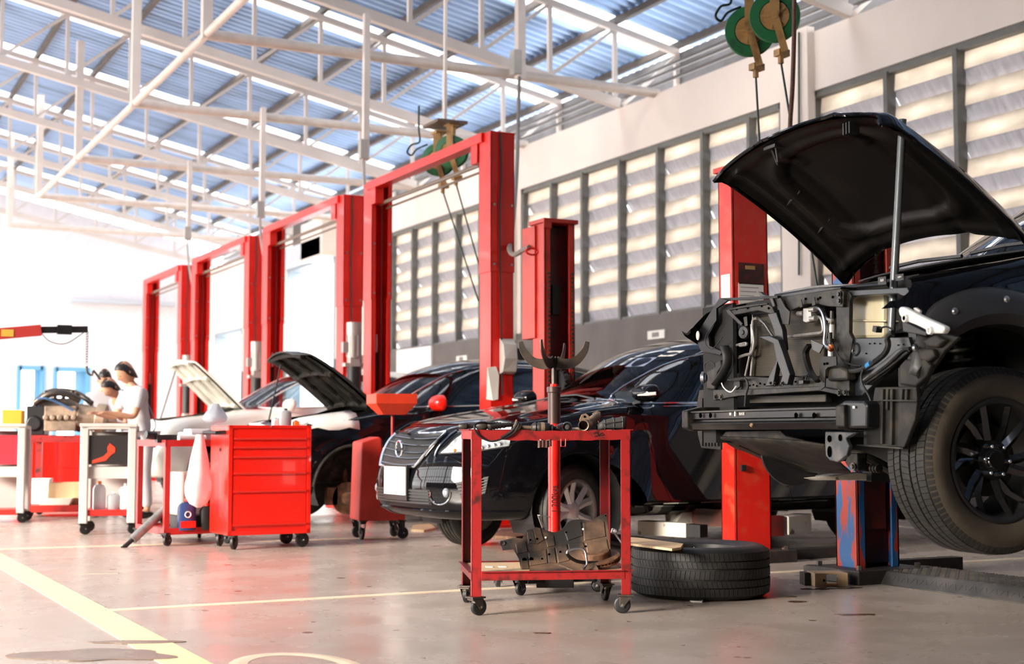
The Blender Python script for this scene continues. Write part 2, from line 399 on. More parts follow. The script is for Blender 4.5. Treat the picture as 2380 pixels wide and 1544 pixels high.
for i, (d0, d1, dz) in enumerate(doors):
    mb = MB(); t_ = .12
    for q in (d0, d1): mb.b2((q - t_ / 2, YF - .05, 0), (q + t_ / 2, YF + .3, dz))
    mb.b2((d0, YF - .05, dz - t_), (d1, YF + .3, dz)); rr = struct('door_%d' % (3 + i), mb, mat('door_blue', (.16, .42, .66), .5))
    mb = MB(); mb.b2(((d0 + d1) / 2 + .1, YF + .12, 0), (d1, YF + .16, dz - t_)); mb.build('door_leaf', mat('door_leaf_blue', (.25, .52, .72), .5), rr)
mb = MB(); mb.b2((XW - .02 - 3.2, YF - .2, 4.4), (XW - 3.0 + 2.6, YF - .02, 4.5)); struct('trim_2', mb, mat('far_ledge', (.55, .60, .66), .5))
mb = MB(); mb.poly([(XL, YN, 0), (13, YN, 0), (13, YN, roofz(10.7)), (.6, YN, roofz(.6) - .1), (XL, YN, roofz(XL))], (0, -.2, 0)); struct('wall_near', mb, mat('wall_near_grey', (.10, .09, .085), .6, var=.1))  # unseen wall added behind the camera, dark for the car sides to reflect
mb = MB(); mb.b2((XL - .2, YN, 5.3), (XL, YF, roofz(XL) - .05)); mb.b2((XL - .2, YN, 0), (XL - .01, 17, 2.3), 1); mb.b2((XL - .2, YN, 2.3), (XL - .01, 1, 5.3), 1)  # out of view; dark lower band and closed near end hold back light
for k in range(40): mb.b2((XL - .15, 1.2 + k, 2.3), (XL - .05, 1.3 + k, 5.3))  # unseen window bars, added to break up reflections and cut the light
for z_ in (3.1, 3.9, 4.7): mb.b2((XL - .14, 1, z_), (XL - .06, YF, z_ + .07))
for yy in range(int(YN), int(YF), 8): mb.b2((XL - .2, yy - .15, 0), (XL, yy + .15, 5.3))
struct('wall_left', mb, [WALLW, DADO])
# ---- corrugated roof with clear strips
RFM = mat('roof_sheet_blue_grey', (.38, .56, .86), .38, .3, col2=(.20, .30, .46), vscale=1.6, thr=(.48, .75), stretch=(.3, 2.5, 1))
CLR = transl('clear_roof_sheet', (.9, .92, .95), (.95, .97, 1), .7, .3, 3, clear=.45)
strips = [(t + .05, t + .80) for t in FR] + [(FR[0] - 5.5, FR[0] - 4.7), (FR[0] - 11, FR[0] - 10.2)]
strips.sort()
pit = .19
def prof(y): 
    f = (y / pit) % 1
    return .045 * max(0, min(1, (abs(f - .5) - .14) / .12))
def sheet(name, y0, y1, m, parent=None):
    mb = MB(); ys = [y0]; k = math.floor(y0 / pit)
    while True:
        for q in (.24, .36, .64, .76):
            yy = (k + q) * pit
            if y0 + .003 < yy < y1 - .003: ys.append(yy)
        k += 1
        if k * pit > y1: break
    ys.append(y1)
    xs = [EAX + .25, .6, XL - 1.2]
    rows = [[(x, yy, (roofz(x) if x > XL - 1 else roofz(XL - 1.2)) + .12 + prof(yy)) for yy in ys] for x in xs]
    mb.ring(rows, False, False); o = mb.build(name, m, parent); o.modifiers.new('s', 'SOLIDIFY').thickness = .006; return o
y = YN - .2; k = 0
croot = thing('ceiling', None, None, kind='structure')
strips = [q for q in strips if q[0] > 10]  # near strips, out of view, left out to keep the front bays darker
for s0, s1 in strips:
    if s0 > y: sheet('roof_sheeting', y, s0, RFM, croot)
    sheet('clear_strip', s0, s1, CLR, croot); y = s1
sheet('roof_sheeting', y, YF + .4, RFM, croot)
# purlins, dark undersides
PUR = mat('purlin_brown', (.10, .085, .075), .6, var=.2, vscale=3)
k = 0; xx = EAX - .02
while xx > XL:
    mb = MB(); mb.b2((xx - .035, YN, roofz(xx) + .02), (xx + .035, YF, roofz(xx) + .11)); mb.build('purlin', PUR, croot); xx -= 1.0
# eave beam beyond the wall and the light gap above the wall top
mb = MB(); mb.b2((EAX + .02, YN, EAZ - .55), (EAX + .14, YF, EAZ - .02)); struct('trim_3', mb, mat('eave_board_grey', (.20, .20, .21), .6, var=.35, vscale=1.5))
# ---- roof trusses
TRW = mat('truss_cream', (.70, .63, .58), .45, var=.08, vscale=2)
def zb(x): return ZT + .05 + .2 * (XW - x)
TXT = ['roof truss nearest the camera, over the twin green hose reels', 'second roof truss from the camera, ending above the long louvred window', 'third roof truss, meeting the wall above the nearest tall red arch',
       'fourth roof truss, crossing behind the tops of the nearest tall red lift arch', 'fifth roof truss from the camera, above the second tall red lift arch', 'sixth roof truss from the camera, above the third tall red lift arch', 'seventh roof truss, one before the last at the far end', 'last and farthest roof truss, close to the far white wall']
for i, ty in enumerate(FR):
    root = thing('roof_truss', 'white steel ' + TXT[i], 'truss', (0, ty, 0))
    t_ = MB(); t_.bar((EAX, 0, EAZ - .03), (.6, 0, roofz(.6) - .03), .07, .09); t_.bar((.6, 0, roofz(.6) - .03), (XL + .2, 0, roofz(XL + .2) - .03), .07, .09); t_.build('top_chord', TRW, root)
    t_ = MB(); t_.bar((XW - .02, 0, zb(XW)), (.6, 0, zb(.6)), .10, .13); t_.bar((.6, 0, zb(.6)), (XL + .1, 0, zb(.6) - .2 * (.6 - XL)), .10, .13); t_.build('bottom_chord', TRW, root)
    def zbb(x): return zb(x) if x > .6 else zb(.6) - .2 * (.6 - x)
    x = EAX - .03; t_ = MB(); t_.bar((x, 0, roofz(x)), (x, 0, ZT - .25 if False else EAZ - .6), .06, .07); k = 0
    while x > XL + 1:
        xn = x - 1.0
        lo = zbb(xn) if xn < XW else ZT
        if k == 0: t_.bar((EAX, 0, EAZ - .06), (XW + .05, 0, ZT + .05), .045, .05)
        t_.bar((xn, 0, roofz(xn)), (xn, 0, lo), .055, .055)
        if k > 0: t_.bar((x, 0, roofz(x) - .05), (xn, 0, lo + .05), .04, .045)
        x = xn; k += 1
    t_.build('web_members', TRW, root)
# ---- cable and air pipe runs hung under the trusses
PIP = mat('pipe_cream', (.66, .58, .52), .4, var=.08)
n0 = U(480, 80, Y=15.1); XP, ZP = n0.x, n0.z
PY = [15.1, 18.75, 22.95, 27.0, 31.0]
plabels = ['nearest white cross pipe, its right end on the wall above the long louvred window', 'second white cross pipe, running left from above the nearest tall red lift', 'third white cross pipe, over the second tall red lift', 'fourth white cross pipe, over the third tall red lift', 'fifth and farthest white cross pipe']
for i, py_ in enumerate(PY):
    root = thing('ceiling_pipe', plabels[i], 'pipe', (XP, py_, ZP))
    t_ = MB(); t_.cyl((0, 0, 0), (XW - XP + .05, 0, 0), .062, 14); t_.build('cross_pipe', PIP, root, smooth=True)
    t_ = MB(); t_.bar((0, 0, -.05), (0, 0, zb(XP) + .7 - ZP), .11, .11); t_.build('hanger', TRW, root)
    if i < 3:
        dx = U([850, 610, 440][i], [300, 400, 480][i], Y=py_ - .12)
        zl = U([850, 610, 440][i], [372, 508, 560][i], Y=py_ - .12).z
        t_ = MB(); t_.bar((dx.x - XP, -.12, .45 if i == 0 else .1), (dx.x - XP, -.12, zl - ZP), .07, .07); t_.build('drop_duct', TRW, root)
        t_ = MB(); t_.box((dx.x - XP - .03, -.12, zl - ZP + .12), (.09, .09, .22)); t_.tube([(dx.x - XP - .03, -.12, zl - ZP + .05), (dx.x - XP + .0, -.1, zl - ZP - .3), (dx.x - XP + .08, -.1, zl - ZP - .75)], .018, 6, smooth=4); t_.build('socket_box', GRYP, root, smooth=True)
t_ = MB(); t_.cyl((XP, PY[0] - 4.5, ZP), (XP, PY[3], ZP), .048, 12); tag(t_.build('ceiling_pipe', PIP, smooth=True), 'long white pipe running away from the camera, joining the left ends of the cross pipes', 'pipe')
# pipe with the hanging hose that drops to the short red post
px_ = U(1209, 100, Y=14.9).x
root = thing('air_drop', 'white vertical duct with a long grey hose dropping beside the nearest tall red post', 'duct', (px_, 14.9, 0))
zl = U(1209, 185, Y=14.9).z
t_ = MB(); t_.b2((-.05, -.05, zl), (.05, .05, zb(px_) + .6)); t_.build('duct', TRW, root)
t_ = MB(); t_.b2((-.12, -.07, zl + .05), (-.01, .05, zl + .35)); t_.build('socket_box', GRYP, root, bevel=.01)
hose = [U(1207, 180, Y=14.85), U(1204, 300, Y=14.2), U(1200, 420, Y=13.2), U(1190, 540, Y=12), U(1184, 580, Y=11.2), U(1196, 592, Y=10.8), U(1215, 582, Y=10.6), U(1230, 575, Y=10.45)]
t_ = MB(); t_.tube([p - root.location for p in hose], .022, 8, smooth=5); t_.build('hose', mat('grey_hose', (.20, .17, .15), .5), root, smooth=True)
# conduits on the wall top
for i, (dx, dz) in enumerate([(.10, .16), (.10, .27), (.2, .40)]):
    t_ = MB(); t_.cyl((XW + dx, YN + .1, ZT + dz), (XW + dx, YF - .2, ZT + dz), .022, 6)
    tag(t_.build('conduit', mat('conduit_grey', (.17, .16, .15), .5)), ['lowest of the three thin conduits along the wall top', 'middle one of the three thin conduits along the wall top', 'topmost of the three thin conduits along the wall top'][i], 'conduit')
# ================================================================== LIFTS
def ypix(px, x): return x / math.tan(math.atan((px - 1190) / (FPX * math.cos(R(PIT)))) + R(YAW))
def channel(mb, cx, cy, wx, dy, z0, z1, side, t=.012, lip=.05, mi=0):
    """C-section upright, open towards side (+1 / -1 in y)"""
    yb = cy - side * dy / 2; yo = cy + side * dy / 2
    mb.b2((cx - wx / 2, yb, z0), (cx + wx / 2, yb + side * t, z1), mi)
    for s_ in (-1, 1):
        mb.b2((cx + s_ * wx / 2, yb, z0), (cx + s_ * (wx / 2 - t), yo, z1), mi)
        mb.b2((cx + s_ * wx / 2, yo, z0), (cx + s_ * (wx / 2 - lip), yo - side * t, z1), mi)
def bolts(mb, pts, r=.012, ax=(0, -1, 0), h=.012):
    for p in pts: mb.cyl(p, Vector(p) + Vector(ax) * h, r, 6)
PX = 5.76
def tall_lift(i, pn, pf, label, motor=True):
    xl = PX - .12
    yn = ypix(pn, xl) + .12; yf = ypix(pf, xl) + .12
    root = thing('two_post_lift', label, 'car lift', (PX, yn, 0), group=None)
    zt = 3.62; d = yf - yn
    for nm, y0, sd, off in (('near', 0, 1, 0), ('far', d, -1, 0)):
        mb = MB(); channel(mb, 0, y0, .23, .24, .03, 2.35, sd); channel(mb, 0, y0, .245, .255, 2.33, zt, sd)
        mb.b2((-.125, y0 - .13, zt), (.125, y0 + .13, zt + .015)); mb.b2((-.2, y0 - .2, 0), (.2, y0 + .2, .03))
        p_ = mb.build('post', RED, root, bevel=.003)
        for zz in (2.4, 2.95):
            for xx in (-.09, .09): b_ = MB(); b_.cyl((xx, y0 - .128, zz), (xx, y0 - .142, zz), .011, 6); b_.build('bolt', STL, p_)
        mb = MB(); 
        if sd == 1: mb.tube([(-.03, y0 - .14, zt), (-.025, y0 - .145, 3.2), (-.04, y0 - .145, 2.8), (-.01, y0 - .145, 1.2)], .009, 6, smooth=4)
        else: mb.tube([(.02, y0 - .08, zt), (.02, y0 - .08, .3)], .005, 5)
        mb.build('cable', BLKP, p_)
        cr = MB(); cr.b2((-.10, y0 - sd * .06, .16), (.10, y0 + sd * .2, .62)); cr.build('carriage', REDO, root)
        c2 = MB(); c2.cyl((0, y0 - sd * .03, .1), (0, y0 - sd * .03, 1.75), .033, 12); c2.build('lift_cylinder', BLKM, root)
        c2 = MB(); c2.cyl((0, y0 - sd * .03, 1.75), (0, y0 - sd * .03, 1.95), .018, 10); c2.build('piston_rod', CHR, root)
        for s_ in (-1, 1):
            a = MB(); ex = s_ * .95; a.bar((s_ * .06, y0 + sd * .16, .22), (s_ * .55, y0 + sd * .32, .22), .09, .09); a.bar((s_ * .5, y0 + sd * .30, .22), (ex, y0 + sd * .42, .22), .07, .07)
            a.build('lift_arm', WPT, root); a = MB(); a.cyl((ex, y0 + sd * .42, .25), (ex, y0 + sd * .42, .31), .06, 12); a.build('rubber_pad', RUBK, root)
    mb = MB(); mb.bar((-.09, .02, zt - .02), (-.09, d - .02, zt - .02), .12, .09); mb.b2((-.13, d * .48, zt - .06), (-.03, d * .52, zt + .03))
    for y0 in (.2, d - .2): mb.b2((-.14, y0 - .07, zt - .24), (-.04, y0 + .07, zt - .02))
    mb.build('overhead_beam', RED, root, bevel=.004)
    mb = MB(); mb.tube([(-.02, .1, zt - .22), (-.02, d - .1, zt - .22)], .022, 8); mb.tube([(.06, .1, zt - .26), (.06, d - .1, zt - .26)], .012, 6); mb.build('hydraulic_line', mat('pipe_brown', (.20, .15, .11), .45), root)
    if motor:
        m_ = thing('power_unit', None, None); m_.parent = root; m_.location = (-.02, -.21, 0)
        mb = MB(); mb.cyl((0, 0, 1.99), (0, 0, 2.13), .085, 16, r2=.085); mb.cyl((0, 0, 1.72), (0, 0, 1.99), .08, 16)
        for k in range(10):
            a = k * .628; mb.box((.082 * math.cos(a), .082 * math.sin(a), 1.86), (.012, .012, .24), (0, 0, a))
        mb.b2((-.14, -.03, 1.78), (-.07, .03, 1.9)); mb.b2((-.12, -.05, 1.62), (.13, .05, 1.66)); mb.b2((-.06, -.06, 1.62), (.06, .06, 1.74)); mb.build('motor', mat('motor_grey', (.42, .41, .38), .4, .3), m_, smooth=True)
        mb = MB(); mb.cyl((0, 0, 1.18), (0, 0, 1.62), .078, 18); mb.build('oil_tank', BLKP, m_, smooth=True)
        mb = MB(); mb.b2((-.05, .08, 1.0), (.09, .10, 1.55)); mb.b2((-.06, -.04, 1.02), (.07, .08, 1.17)); mb.build('bracket', CRM, m_)
    else:
        mb = MB(); mb.poly([(.02, -.13, 1.40), (.02, -.13, 1.74), (.10, -.24, 1.70), (.10, -.24, 1.52), (.02, -.20, 1.40)], (0, 0, 0)) if False else None
        q = MB(); x0, x1 = -.035, .115; v = [(x0, -.13, 1.39), (x1, -.13, 1.39), (x1, -.13, 1.72), (x0, -.13, 1.72), (x0 + .0, -.20, 1.41), (x1 - .02, -.22, 1.41), (x1 - .02, -.23, 1.66), (x0, -.21, 1.66), (x0, -.24, 1.53), (x1 - .02, -.25, 1.53)]
        q.add(v, [(0, 1, 2, 3), (4, 5, 9, 8), (8, 9, 6, 7), (0, 4, 8, 7, 3), (1, 2, 6, 9, 5), (3, 7, 6, 2), (0, 1, 5, 4)]); q.build('switch_box', GRYP, root, bevel=.006)
        q = MB(); q.add([(-.15, -.10, 1.16), (-.155, -.13, 1.45), (-.07, -.135, 1.46), (-.04, -.135, 1.38), (-.05, -.135, 1.16), (-.10, -.13, 1.15)], [(0, 1, 2, 3, 4, 5)]); o = q.build('paper_notice', mat('paper_white', (.82, .80, .74), .7), root); o.modifiers.new('s', 'SOLIDIFY').thickness = .003
        q = MB(); q.b2((-.115, -.125, 1.02), (-.06, -.128, 1.09)); q.build('sticker', MT['paper_white'], root)
    return root, yn, yf
L1, y1n, y1f = tall_lift(0, 1140, 862, 'tall red two-post lift nearest the camera, with grey switch box and overhead beam', motor=False)
L2, y2n, y2f = tall_lift(1, 797, 620, 'second tall red lift arch, behind the open black hood')
L3, y3n, y3f = tall_lift(2, 577, 452, 'third tall red lift arch, behind the open cream car hood')
L4, y4n, y4f = tall_lift(3, 420, 338, 'farthest and smallest tall red lift arch, behind the three mechanics')

BASEM = mat('lift_base_black', (.018, .014, .013), .5, col2=(.06, .035, .025), vscale=10, thr=(.5, .75))
FLAKE = mat('flaked_blue_red_paint', (.34, .030, .014), .45, col2=(.012, .085, .24), vscale=7, thr=(.49, .52), detail=7, stretch=(2.2, 2.2, .55))
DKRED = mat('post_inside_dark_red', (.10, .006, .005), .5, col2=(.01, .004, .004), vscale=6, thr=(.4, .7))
def short_post(root, x, y, wx, dy, side, zt, m, base=.08, cap=True, inner=None):
    mb = MB(); channel(mb, x, y, wx, dy, base, zt, side, t=.014, lip=.055); p_ = mb.build('post', m, root, bevel=.003)
    if cap:
        mb = MB(); mb.b2((x - wx / 2 - .02, y - dy / 2 - .03, zt), (x + wx / 2 + .02, y + dy / 2 + .03, zt + .035)); mb.b2((x - wx / 2 - .025, y - dy / 2 - .035, zt - .05), (x - wx / 2 + .05, y - dy / 2 - .02, zt + .02))
        mb.build('top_plate', m, root, bevel=.003)
    mb = MB(); mb.b2((x - wx / 2 - .10, y - dy / 2 - .12, 0), (x + wx / 2 + .12, y + dy / 2 + .12, base)); bp_ = mb.build('base_plate', BASEM, root, bevel=.006)
    for a in (-wx / 2 - .06, wx / 2 + .06):
        for b in (-dy / 2 - .08, dy / 2 + .08): b_ = MB(); bolts(b_, [(x + a, y + b, base)], .018, (0, 0, 1), .025); b_.build('anchor_bolt', STLD, bp_)
    return p_
# ---- sedan lift
sx = PX; wxs, dys = .29, .16
cn = U(1711, 1281, Z=.08); SXL = cn.x
xs_ = cn.x + wxs / 2; ys_n = cn.y + dys / 2
ys_f = ypix(1262, cn.x) + dys / 2
zs = U(1700, 395, X=cn.x).z
LS = thing('two_post_lift', 'short red two-post lift with white arms around the black sedan', 'car lift', (xs_, ys_n, 0))
short_post(LS, 0, 0, wxs, dys, 1, zs, REDW)
dY = ys_f - ys_n
REDL = mat('lift_red_light', (.56, .035, .02), .45, col2=(.42, .02, .012), vscale=5, thr=(.4, .7))
short_post(LS, 0, dY, wxs, dys + .06, -1, zs, REDL)
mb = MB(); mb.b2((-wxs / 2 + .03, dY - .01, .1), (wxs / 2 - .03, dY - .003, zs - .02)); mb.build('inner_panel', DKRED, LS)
mb = MB()                                    # toothed strips on the lips
for k in range(34):
    for s_ in (-1, 1): mb.box((s_ * .112, dY - .125, 1.0 + k * .036), (.02, .012, .022), (0, .3, 0))
mb.build('lock_rack', STLD, LS)
mb = MB(); mb.b2((-.03, dY - .035, 1.85), (.05, dY - .02, 2.10)); mb.build('slot_plate', BLKP, LS)
mb = MB(); pr = [(.115, -.022), (.125, -.03), (.125, .03), (.115, .022)]
mb.lathe([(.05, -.028), (.115, -.028), (.125, -.03), (.125, .03), (.115, .028), (.05, .028)], (.01, dY - .03, 1.28), (1, .35, 0), 28)
for k in range(22):
    a = k * 2 * math.pi / 22; ax = Vector((1, .35, 0)).normalized(); q = Vector((0, 0, 1)); r_ = ax.cross(q); mb.box(Vector((.01, dY - .03, 1.28)) + (q * math.cos(a) + r_ * math.sin(a)) * .128, (.05, .012, .012), Matrix((ax, (q * -math.sin(a) + r_ * math.cos(a)), (q * math.cos(a) + r_ * math.sin(a)))).transposed())
mb.build('chain_sheave', BLKM, LS)
mb = MB()
for k in range(44): mb.box((.06 + .003 * (k % 2), dY - .05, .3 + k * .022), (.022 if k % 2 else .012, .02, .018))
mb.build('leaf_chain', STLD, LS)
mb = MB(); mb.b2((-.07, dY - .05, 1.15), (.10, dY - .02, 1.22)); mb.b2((-.07, dY - .06, 1.0), (-.03, dY - .02, 1.42)); mb.b2((-.10, dY - .08, .2), (.10, dY - .02, .9)); mb.build('carriage', RED, LS)
mb = MB(); mb.b2((-wxs / 2 - .02, dY + .03, 1.65), (-wxs / 2 + .08, dY + .26, zs - .01)); mb.build('control_housing', REDL, LS, bevel=.004)
mb = MB(); cc = U(1235, 585, Y=ys_f - .14) - LS.location
mb.tube([cc + Vector((.055 * math.cos(t) , -.01, .028 * math.sin(t))) for t in [i * .45 for i in range(15)]], .009, 6); mb.build('hose_loop', RED, LS)
# papers and the dark sticker on the near post
x0 = U(1676, 700, Y=ys_n - .082 + .1).x
PAP = MT['paper_white']
mb = MB(); z0, z1 = [U(1690, q, X=SXL).z for q in (705, 638)]; mb.b2((-wxs / 2 - .004, -.05, z0), (-wxs / 2, .05, z1)); mb.build('paper_notice', PAP, LS)
yy = -dys / 2 - .003
def onface(px, py): q = U(px, py, Y=ys_n - dys / 2); return q.x - LS.location.x, q.z
mb = MB(); a, b = onface(1716, 720), onface(1773, 661); mb.b2((a[0], yy - .003, a[1]), (b[0], yy, b[1])); mb.build('paper_notice', PAP, LS)
mb = MB()
for k in range(7): 
    zz = b[1] - .03 - k * .028; mb.b2((a[0] + .015, yy - .005, zz), (b[0] - .04 - .02 * (k % 3), yy - .003, zz + .004))
mb.build('notice_print', mat('print_grey', (.25, .25, .27), .6), LS)
mb = MB(); a, b = onface(1716, 660), onface(1774, 614); mb.b2((a[0], yy - .003, a[1]), (b[0], yy, b[1])); mb.build('warning_sticker', mat('sticker_dark', (.09, .008, .006), .3, col2=(.02, .006, .005), vscale=20, thr=(.4, .6)), LS)
mb = MB(); a, b = onface(1731, 626), onface(1753, 619); mb.b2((a[0], yy - .006, a[1]), (b[0], yy - .003, b[1])); mb.build('warning_label', OCH, LS)
mb = MB(); a = onface(1724, 1088); mb.b2((a[0] - .015, yy - .02, a[1] - .02), (a[0] + .02, yy, a[1] + .02)); mb.build('lock_pin', BLKP, LS)
# arms of the sedan lift (measured from the photograph on their own height)
def W2L(px, py, z): q = U(px, py, Z=z); q.z = z; return q - LS.location
mb = MB(); a = W2L(1604, 1233, .18); b = W2L(1492, 1226, .18); d = (b - a).normalized()
mb.bar(a, b, .10, .10); mb.build('lift_arm', WPT, LS, bevel=.006)
mb = MB(); mb.bar(a - d * .12, a + d * .02, .085, .085); mb.build('arm_tube', BLKM, LS)
mb = MB(); c_ = W2L(1600, 1200, .26); e_ = W2L(1700, 1205, .26); mb.bar(c_, e_, .10, .12); mb.poly([e_ + Vector((0, -.03, .0)), e_ + Vector((0, -.03, .25)), c_ + Vector((.12, -.03, .06))], (0, .02, 0)); mb.build('swing_arm', mat('arm_brown', (.15, .035, .022), .5, col2=(.06, .03, .02), vscale=8), LS)
mb = MB(); mb.bar(c_ + Vector((.05, 0, .0)), c_ + Vector((-.14, .05, -.01)), .14, .13); mb.poly([c_ + Vector((-.05, -.08, -.05)), c_ + Vector((-.2, -.08, -.08)), c_ + Vector((-.06, -.08, .08)), c_ + Vector((.06, -.08, .08)), c_ + Vector((.06, -.08, -.05))], (0, .13, 0)); mb.build('arm_end', WPT, LS, bevel=.006)
mb = MB(); c_ = W2L(1815, 1222, .2); e_ = W2L(1868, 1214, .2); mb.bar(c_, e_, .12, .13); mb.build('lift_arm', WPT, LS, bevel=.006)
mb = MB(); mb.bar(c_ + Vector((-.25, .05, .0)), c_, .1, .14); mb.build('arm_tube', DKRED, LS)
mb = MB(); a = g(1790, 1303); a.z = .035; b = a + Vector((1.0, 0.02, 0)); mb.bar(a - LS.location, b - LS.location, .10, .07); mb.build('base_outrigger', BASEM, LS)
mb = MB(); a = g(1808, 1306); a.z = .015; mb.bar(a - LS.location, a - LS.location + Vector((.12, 0, 0)), .1, .03); a.z = .03; mb.cyl(a - LS.location + Vector((.06, 0, 0)), a - LS.location + Vector((.06, 0, .06)), .02, 6); mb.build('anchor_lug', RUST, LS)
mb = MB(); mb.b2((-.2, .14, 0), (.2, dY - .15, .05)); mb.build('cable_cover', BASEM, LS, bevel=.02)
# ---- pickup lift
cn = U(1992, 1322, Z=.08); wxp, dyp = .31, .17
LP = thing('two_post_lift', 'short two-post lift with flaking blue and red paint under the stripped black pickup', 'car lift', (cn.x + wxp / 2, cn.y + dyp / 2, 0))
short_post(LP, 0, 0, wxp, dyp + .02, -1, 2.60, FLAKE)
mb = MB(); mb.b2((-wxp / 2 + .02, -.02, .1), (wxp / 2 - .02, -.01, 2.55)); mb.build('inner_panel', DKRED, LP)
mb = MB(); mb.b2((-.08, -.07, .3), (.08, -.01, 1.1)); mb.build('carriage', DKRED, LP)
mb = MB()
for k in range(50): mb.box((.05 + .003 * (k % 2), -.05, 1.1 + k * .026), (.03 if k % 2 else .018, .02, .02))
mb.build('leaf_chain', STLD, LP)
# floor bridge of chequer plate from the far post to the near one
pa = g(1997, 1352); pb = g(2380, 1404); xe = pa.x; y0b = pa.y
mb = MB(); pr = [(xe, 0), (xe + .05, .075), (xe + .46, .075), (xe + .50, 0)]
rows = []
for yy in (y0b, y0b - .02, 2.9): rows.append([(px_ - LP.location.x, yy - LP.location.y, pz) for px_, pz in pr])
rows[0] = [(q[0], q[1], q[2] * .2) for q in rows[0]]; mb.ring(rows)
CHK = mat('chequer_plate', (.05, .047, .043), .35, .5, col2=(.10, .09, .08), vscale=5)
mb.build('floor_bridge', CHK, LP, bevel=.006)
mb = MB(); k = 0; yy = y0b - .08
while yy > 2.9:
    for j in range(11):
        s_ = 1 if (j + k) % 2 else -1
        mb.box((xe + .07 + j * .037 - LP.location.x, yy - LP.location.y, .0765), (.026, .005, .004), (0, 0, s_ * .8))
    s_ = 1 if k % 2 else -1
    mb.box((xe + .026 - LP.location.x, yy - LP.location.y, .038), (.004, .005, .03), (s_ * .5, .58, 0))
    yy -= .036; k += 1
mb.build('chequer_ribs', CHK, LP)
mb = MB(); a = g(2085, 1332); a = Vector((LP.location.x + .2, a.y, .04)); e_ = U(2226, 1325, Y=a.y); mb.bar(a - LP.location, Vector((e_.x, a.y, .04)) - LP.location, .09, .08); mb.build('base_outrigger', BASEM, LP)
a = g(1900, 1345); mb = MB(); mb.bar(Vector((a.x, a.y + .1, .035)) - LP.location, Vector((-.1, .12, .035)), .09, .07); mb.build('base_outrigger', BASEM, LP)
short_post(LP, 0, -2.95, wxp, dyp, 1, 2.60, FLAKE)
# arm under the pickup, white tapering
mb = MB(); q = [U(1885, 1112, Y=5.5), U(1990, 1098, Y=5.5), U(2015, 1101, Y=5.5), U(2015, 1117, Y=5.5), U(1900, 1117, Y=5.5)]
mb.poly([p - LP.location for p in q], (0, .10, 0)); mb.build('lift_arm', WPT, LP, bevel=.004)
mb = MB(); a = U(2015, 1108, Y=5.52); b = U(2130, 1112, Y=5.45); mb.bar(a - LP.location, b - LP.location, .1, .05); mb.build('arm_tube', BLKM, LP)
# ================================================================== HOSE REELS
def reels(c, sc, label, ends, loopx=-1):
    root = thing('hose_reel', label, 'hose reel', c)
    ax = Vector((-.62, -.78, -.12)).normalized()
    for k, (ox, oy, oz) in enumerate([(-.02, .13, -.03), (.04, -.10, .03)]):
        o = Vector((ox, oy, oz)) * sc; r = .185 * sc; d_ = MB()
        d_.lathe([(.02, -.05), (r, -.055), (r * 1.02, -.045), (r * .88, -.03), (r * .88, .03), (r * 1.02, .045), (r, .055), (r * .62, .06), (r * .6, .05), (.02, .05)], o, ax, 36)
        dr = d_.build('drum', GRN, root, smooth=True)
        e_ = MB(); e_.lathe([(.02, .055), (r * .58, .062), (r * .58, .05), (.02, .045)], o, ax, 24); e_.lathe([(0.005, .10), (.03, .10), (.03, .05)], o, ax, 12)
        x = ax.cross(Vector((0, 0, 1))).normalized(); y_ = x.cross(ax)
        for q in range(5):
            a = q * 2 * math.pi / 5; v = x * math.cos(a) + y_ * math.sin(a); e_.bar(o + ax * .066, o + ax * .066 + v * r * .55, .02, .012, up=ax)
        e_.build('hub', OCH, dr)
        b_ = MB(); b_.bar(o + ax * .09 + Vector((0, 0, .28)), o + ax * .09 + Vector((.0, 0, 0)), .07, .012, up=ax); b_.bar(o + ax * .09, o + ax * .075 + Vector((.09, 0, -.26)), .055, .015, up=ax); b_.box(o + Vector((.06, 0, -.27)), (.10, .07, .05)); b_.cyl(o + Vector((.05, 0, -.29)), o + Vector((.05, 0, -.35)), .022, 8)
        b_.bar(o + ax * -.07 + Vector((0, 0, .28)), o + ax * -.07, .05, .012, up=ax); b_.box(o + Vector((0, 0, .29)), (.12, .14, .03))
        b_.build('reel_bracket', OCH, root)
        h = MB(); s0 = o + Vector((.05, 0, -.33)); e0 = Vector(ends[k]) - Vector(c); h.tube([s0, s0.lerp(e0, .5) + Vector((0, 0, 0)), e0], .0085, 6); h.build('hose', mat('hose_dark_green', (.012, .035, .025), .45), root)
    t_ = MB(); t_.box((0, 0, .33), (.34, .4, .03)); t_.build('mounting_plate', mat('hanger_brown', (.14, .09, .06), .5), root); t_ = MB(); t_.bar((0, 0, .33), (0, 0, roofz(c[0]) - c[2]), .03, .03); t_.build('hanger', TRW, root)
    l_ = MB(); l_.tube([(-.30, 0, .5), (-.30, 0, .25), (-.29, 0, .12), (-.38, 0, .08), (-.43, 0, .0), (-.38, 0, -.03), (-.32, 0, .04), (-.2, 0, .1)], .010, 6, smooth=4); l_.build('feed_hose', MT['hose_dark_green'], root)
c = U(1772, 55, Y=8.4)
reels(c, 1, 'pair of green hose reels hanging at the upper right, above the open pickup hood', [U(1786, 700, Y=8.9), U(1905, 700, Y=8.0)])
c = U(1034, 362, Y=y1n + 1.75)
reels(c, .92, 'smaller pair of green hose reels seen behind the nearest tall lift beam', [U(1112, 700, Y=y1n + 1.6), U(1120, 640, Y=y1n + 1.5)])
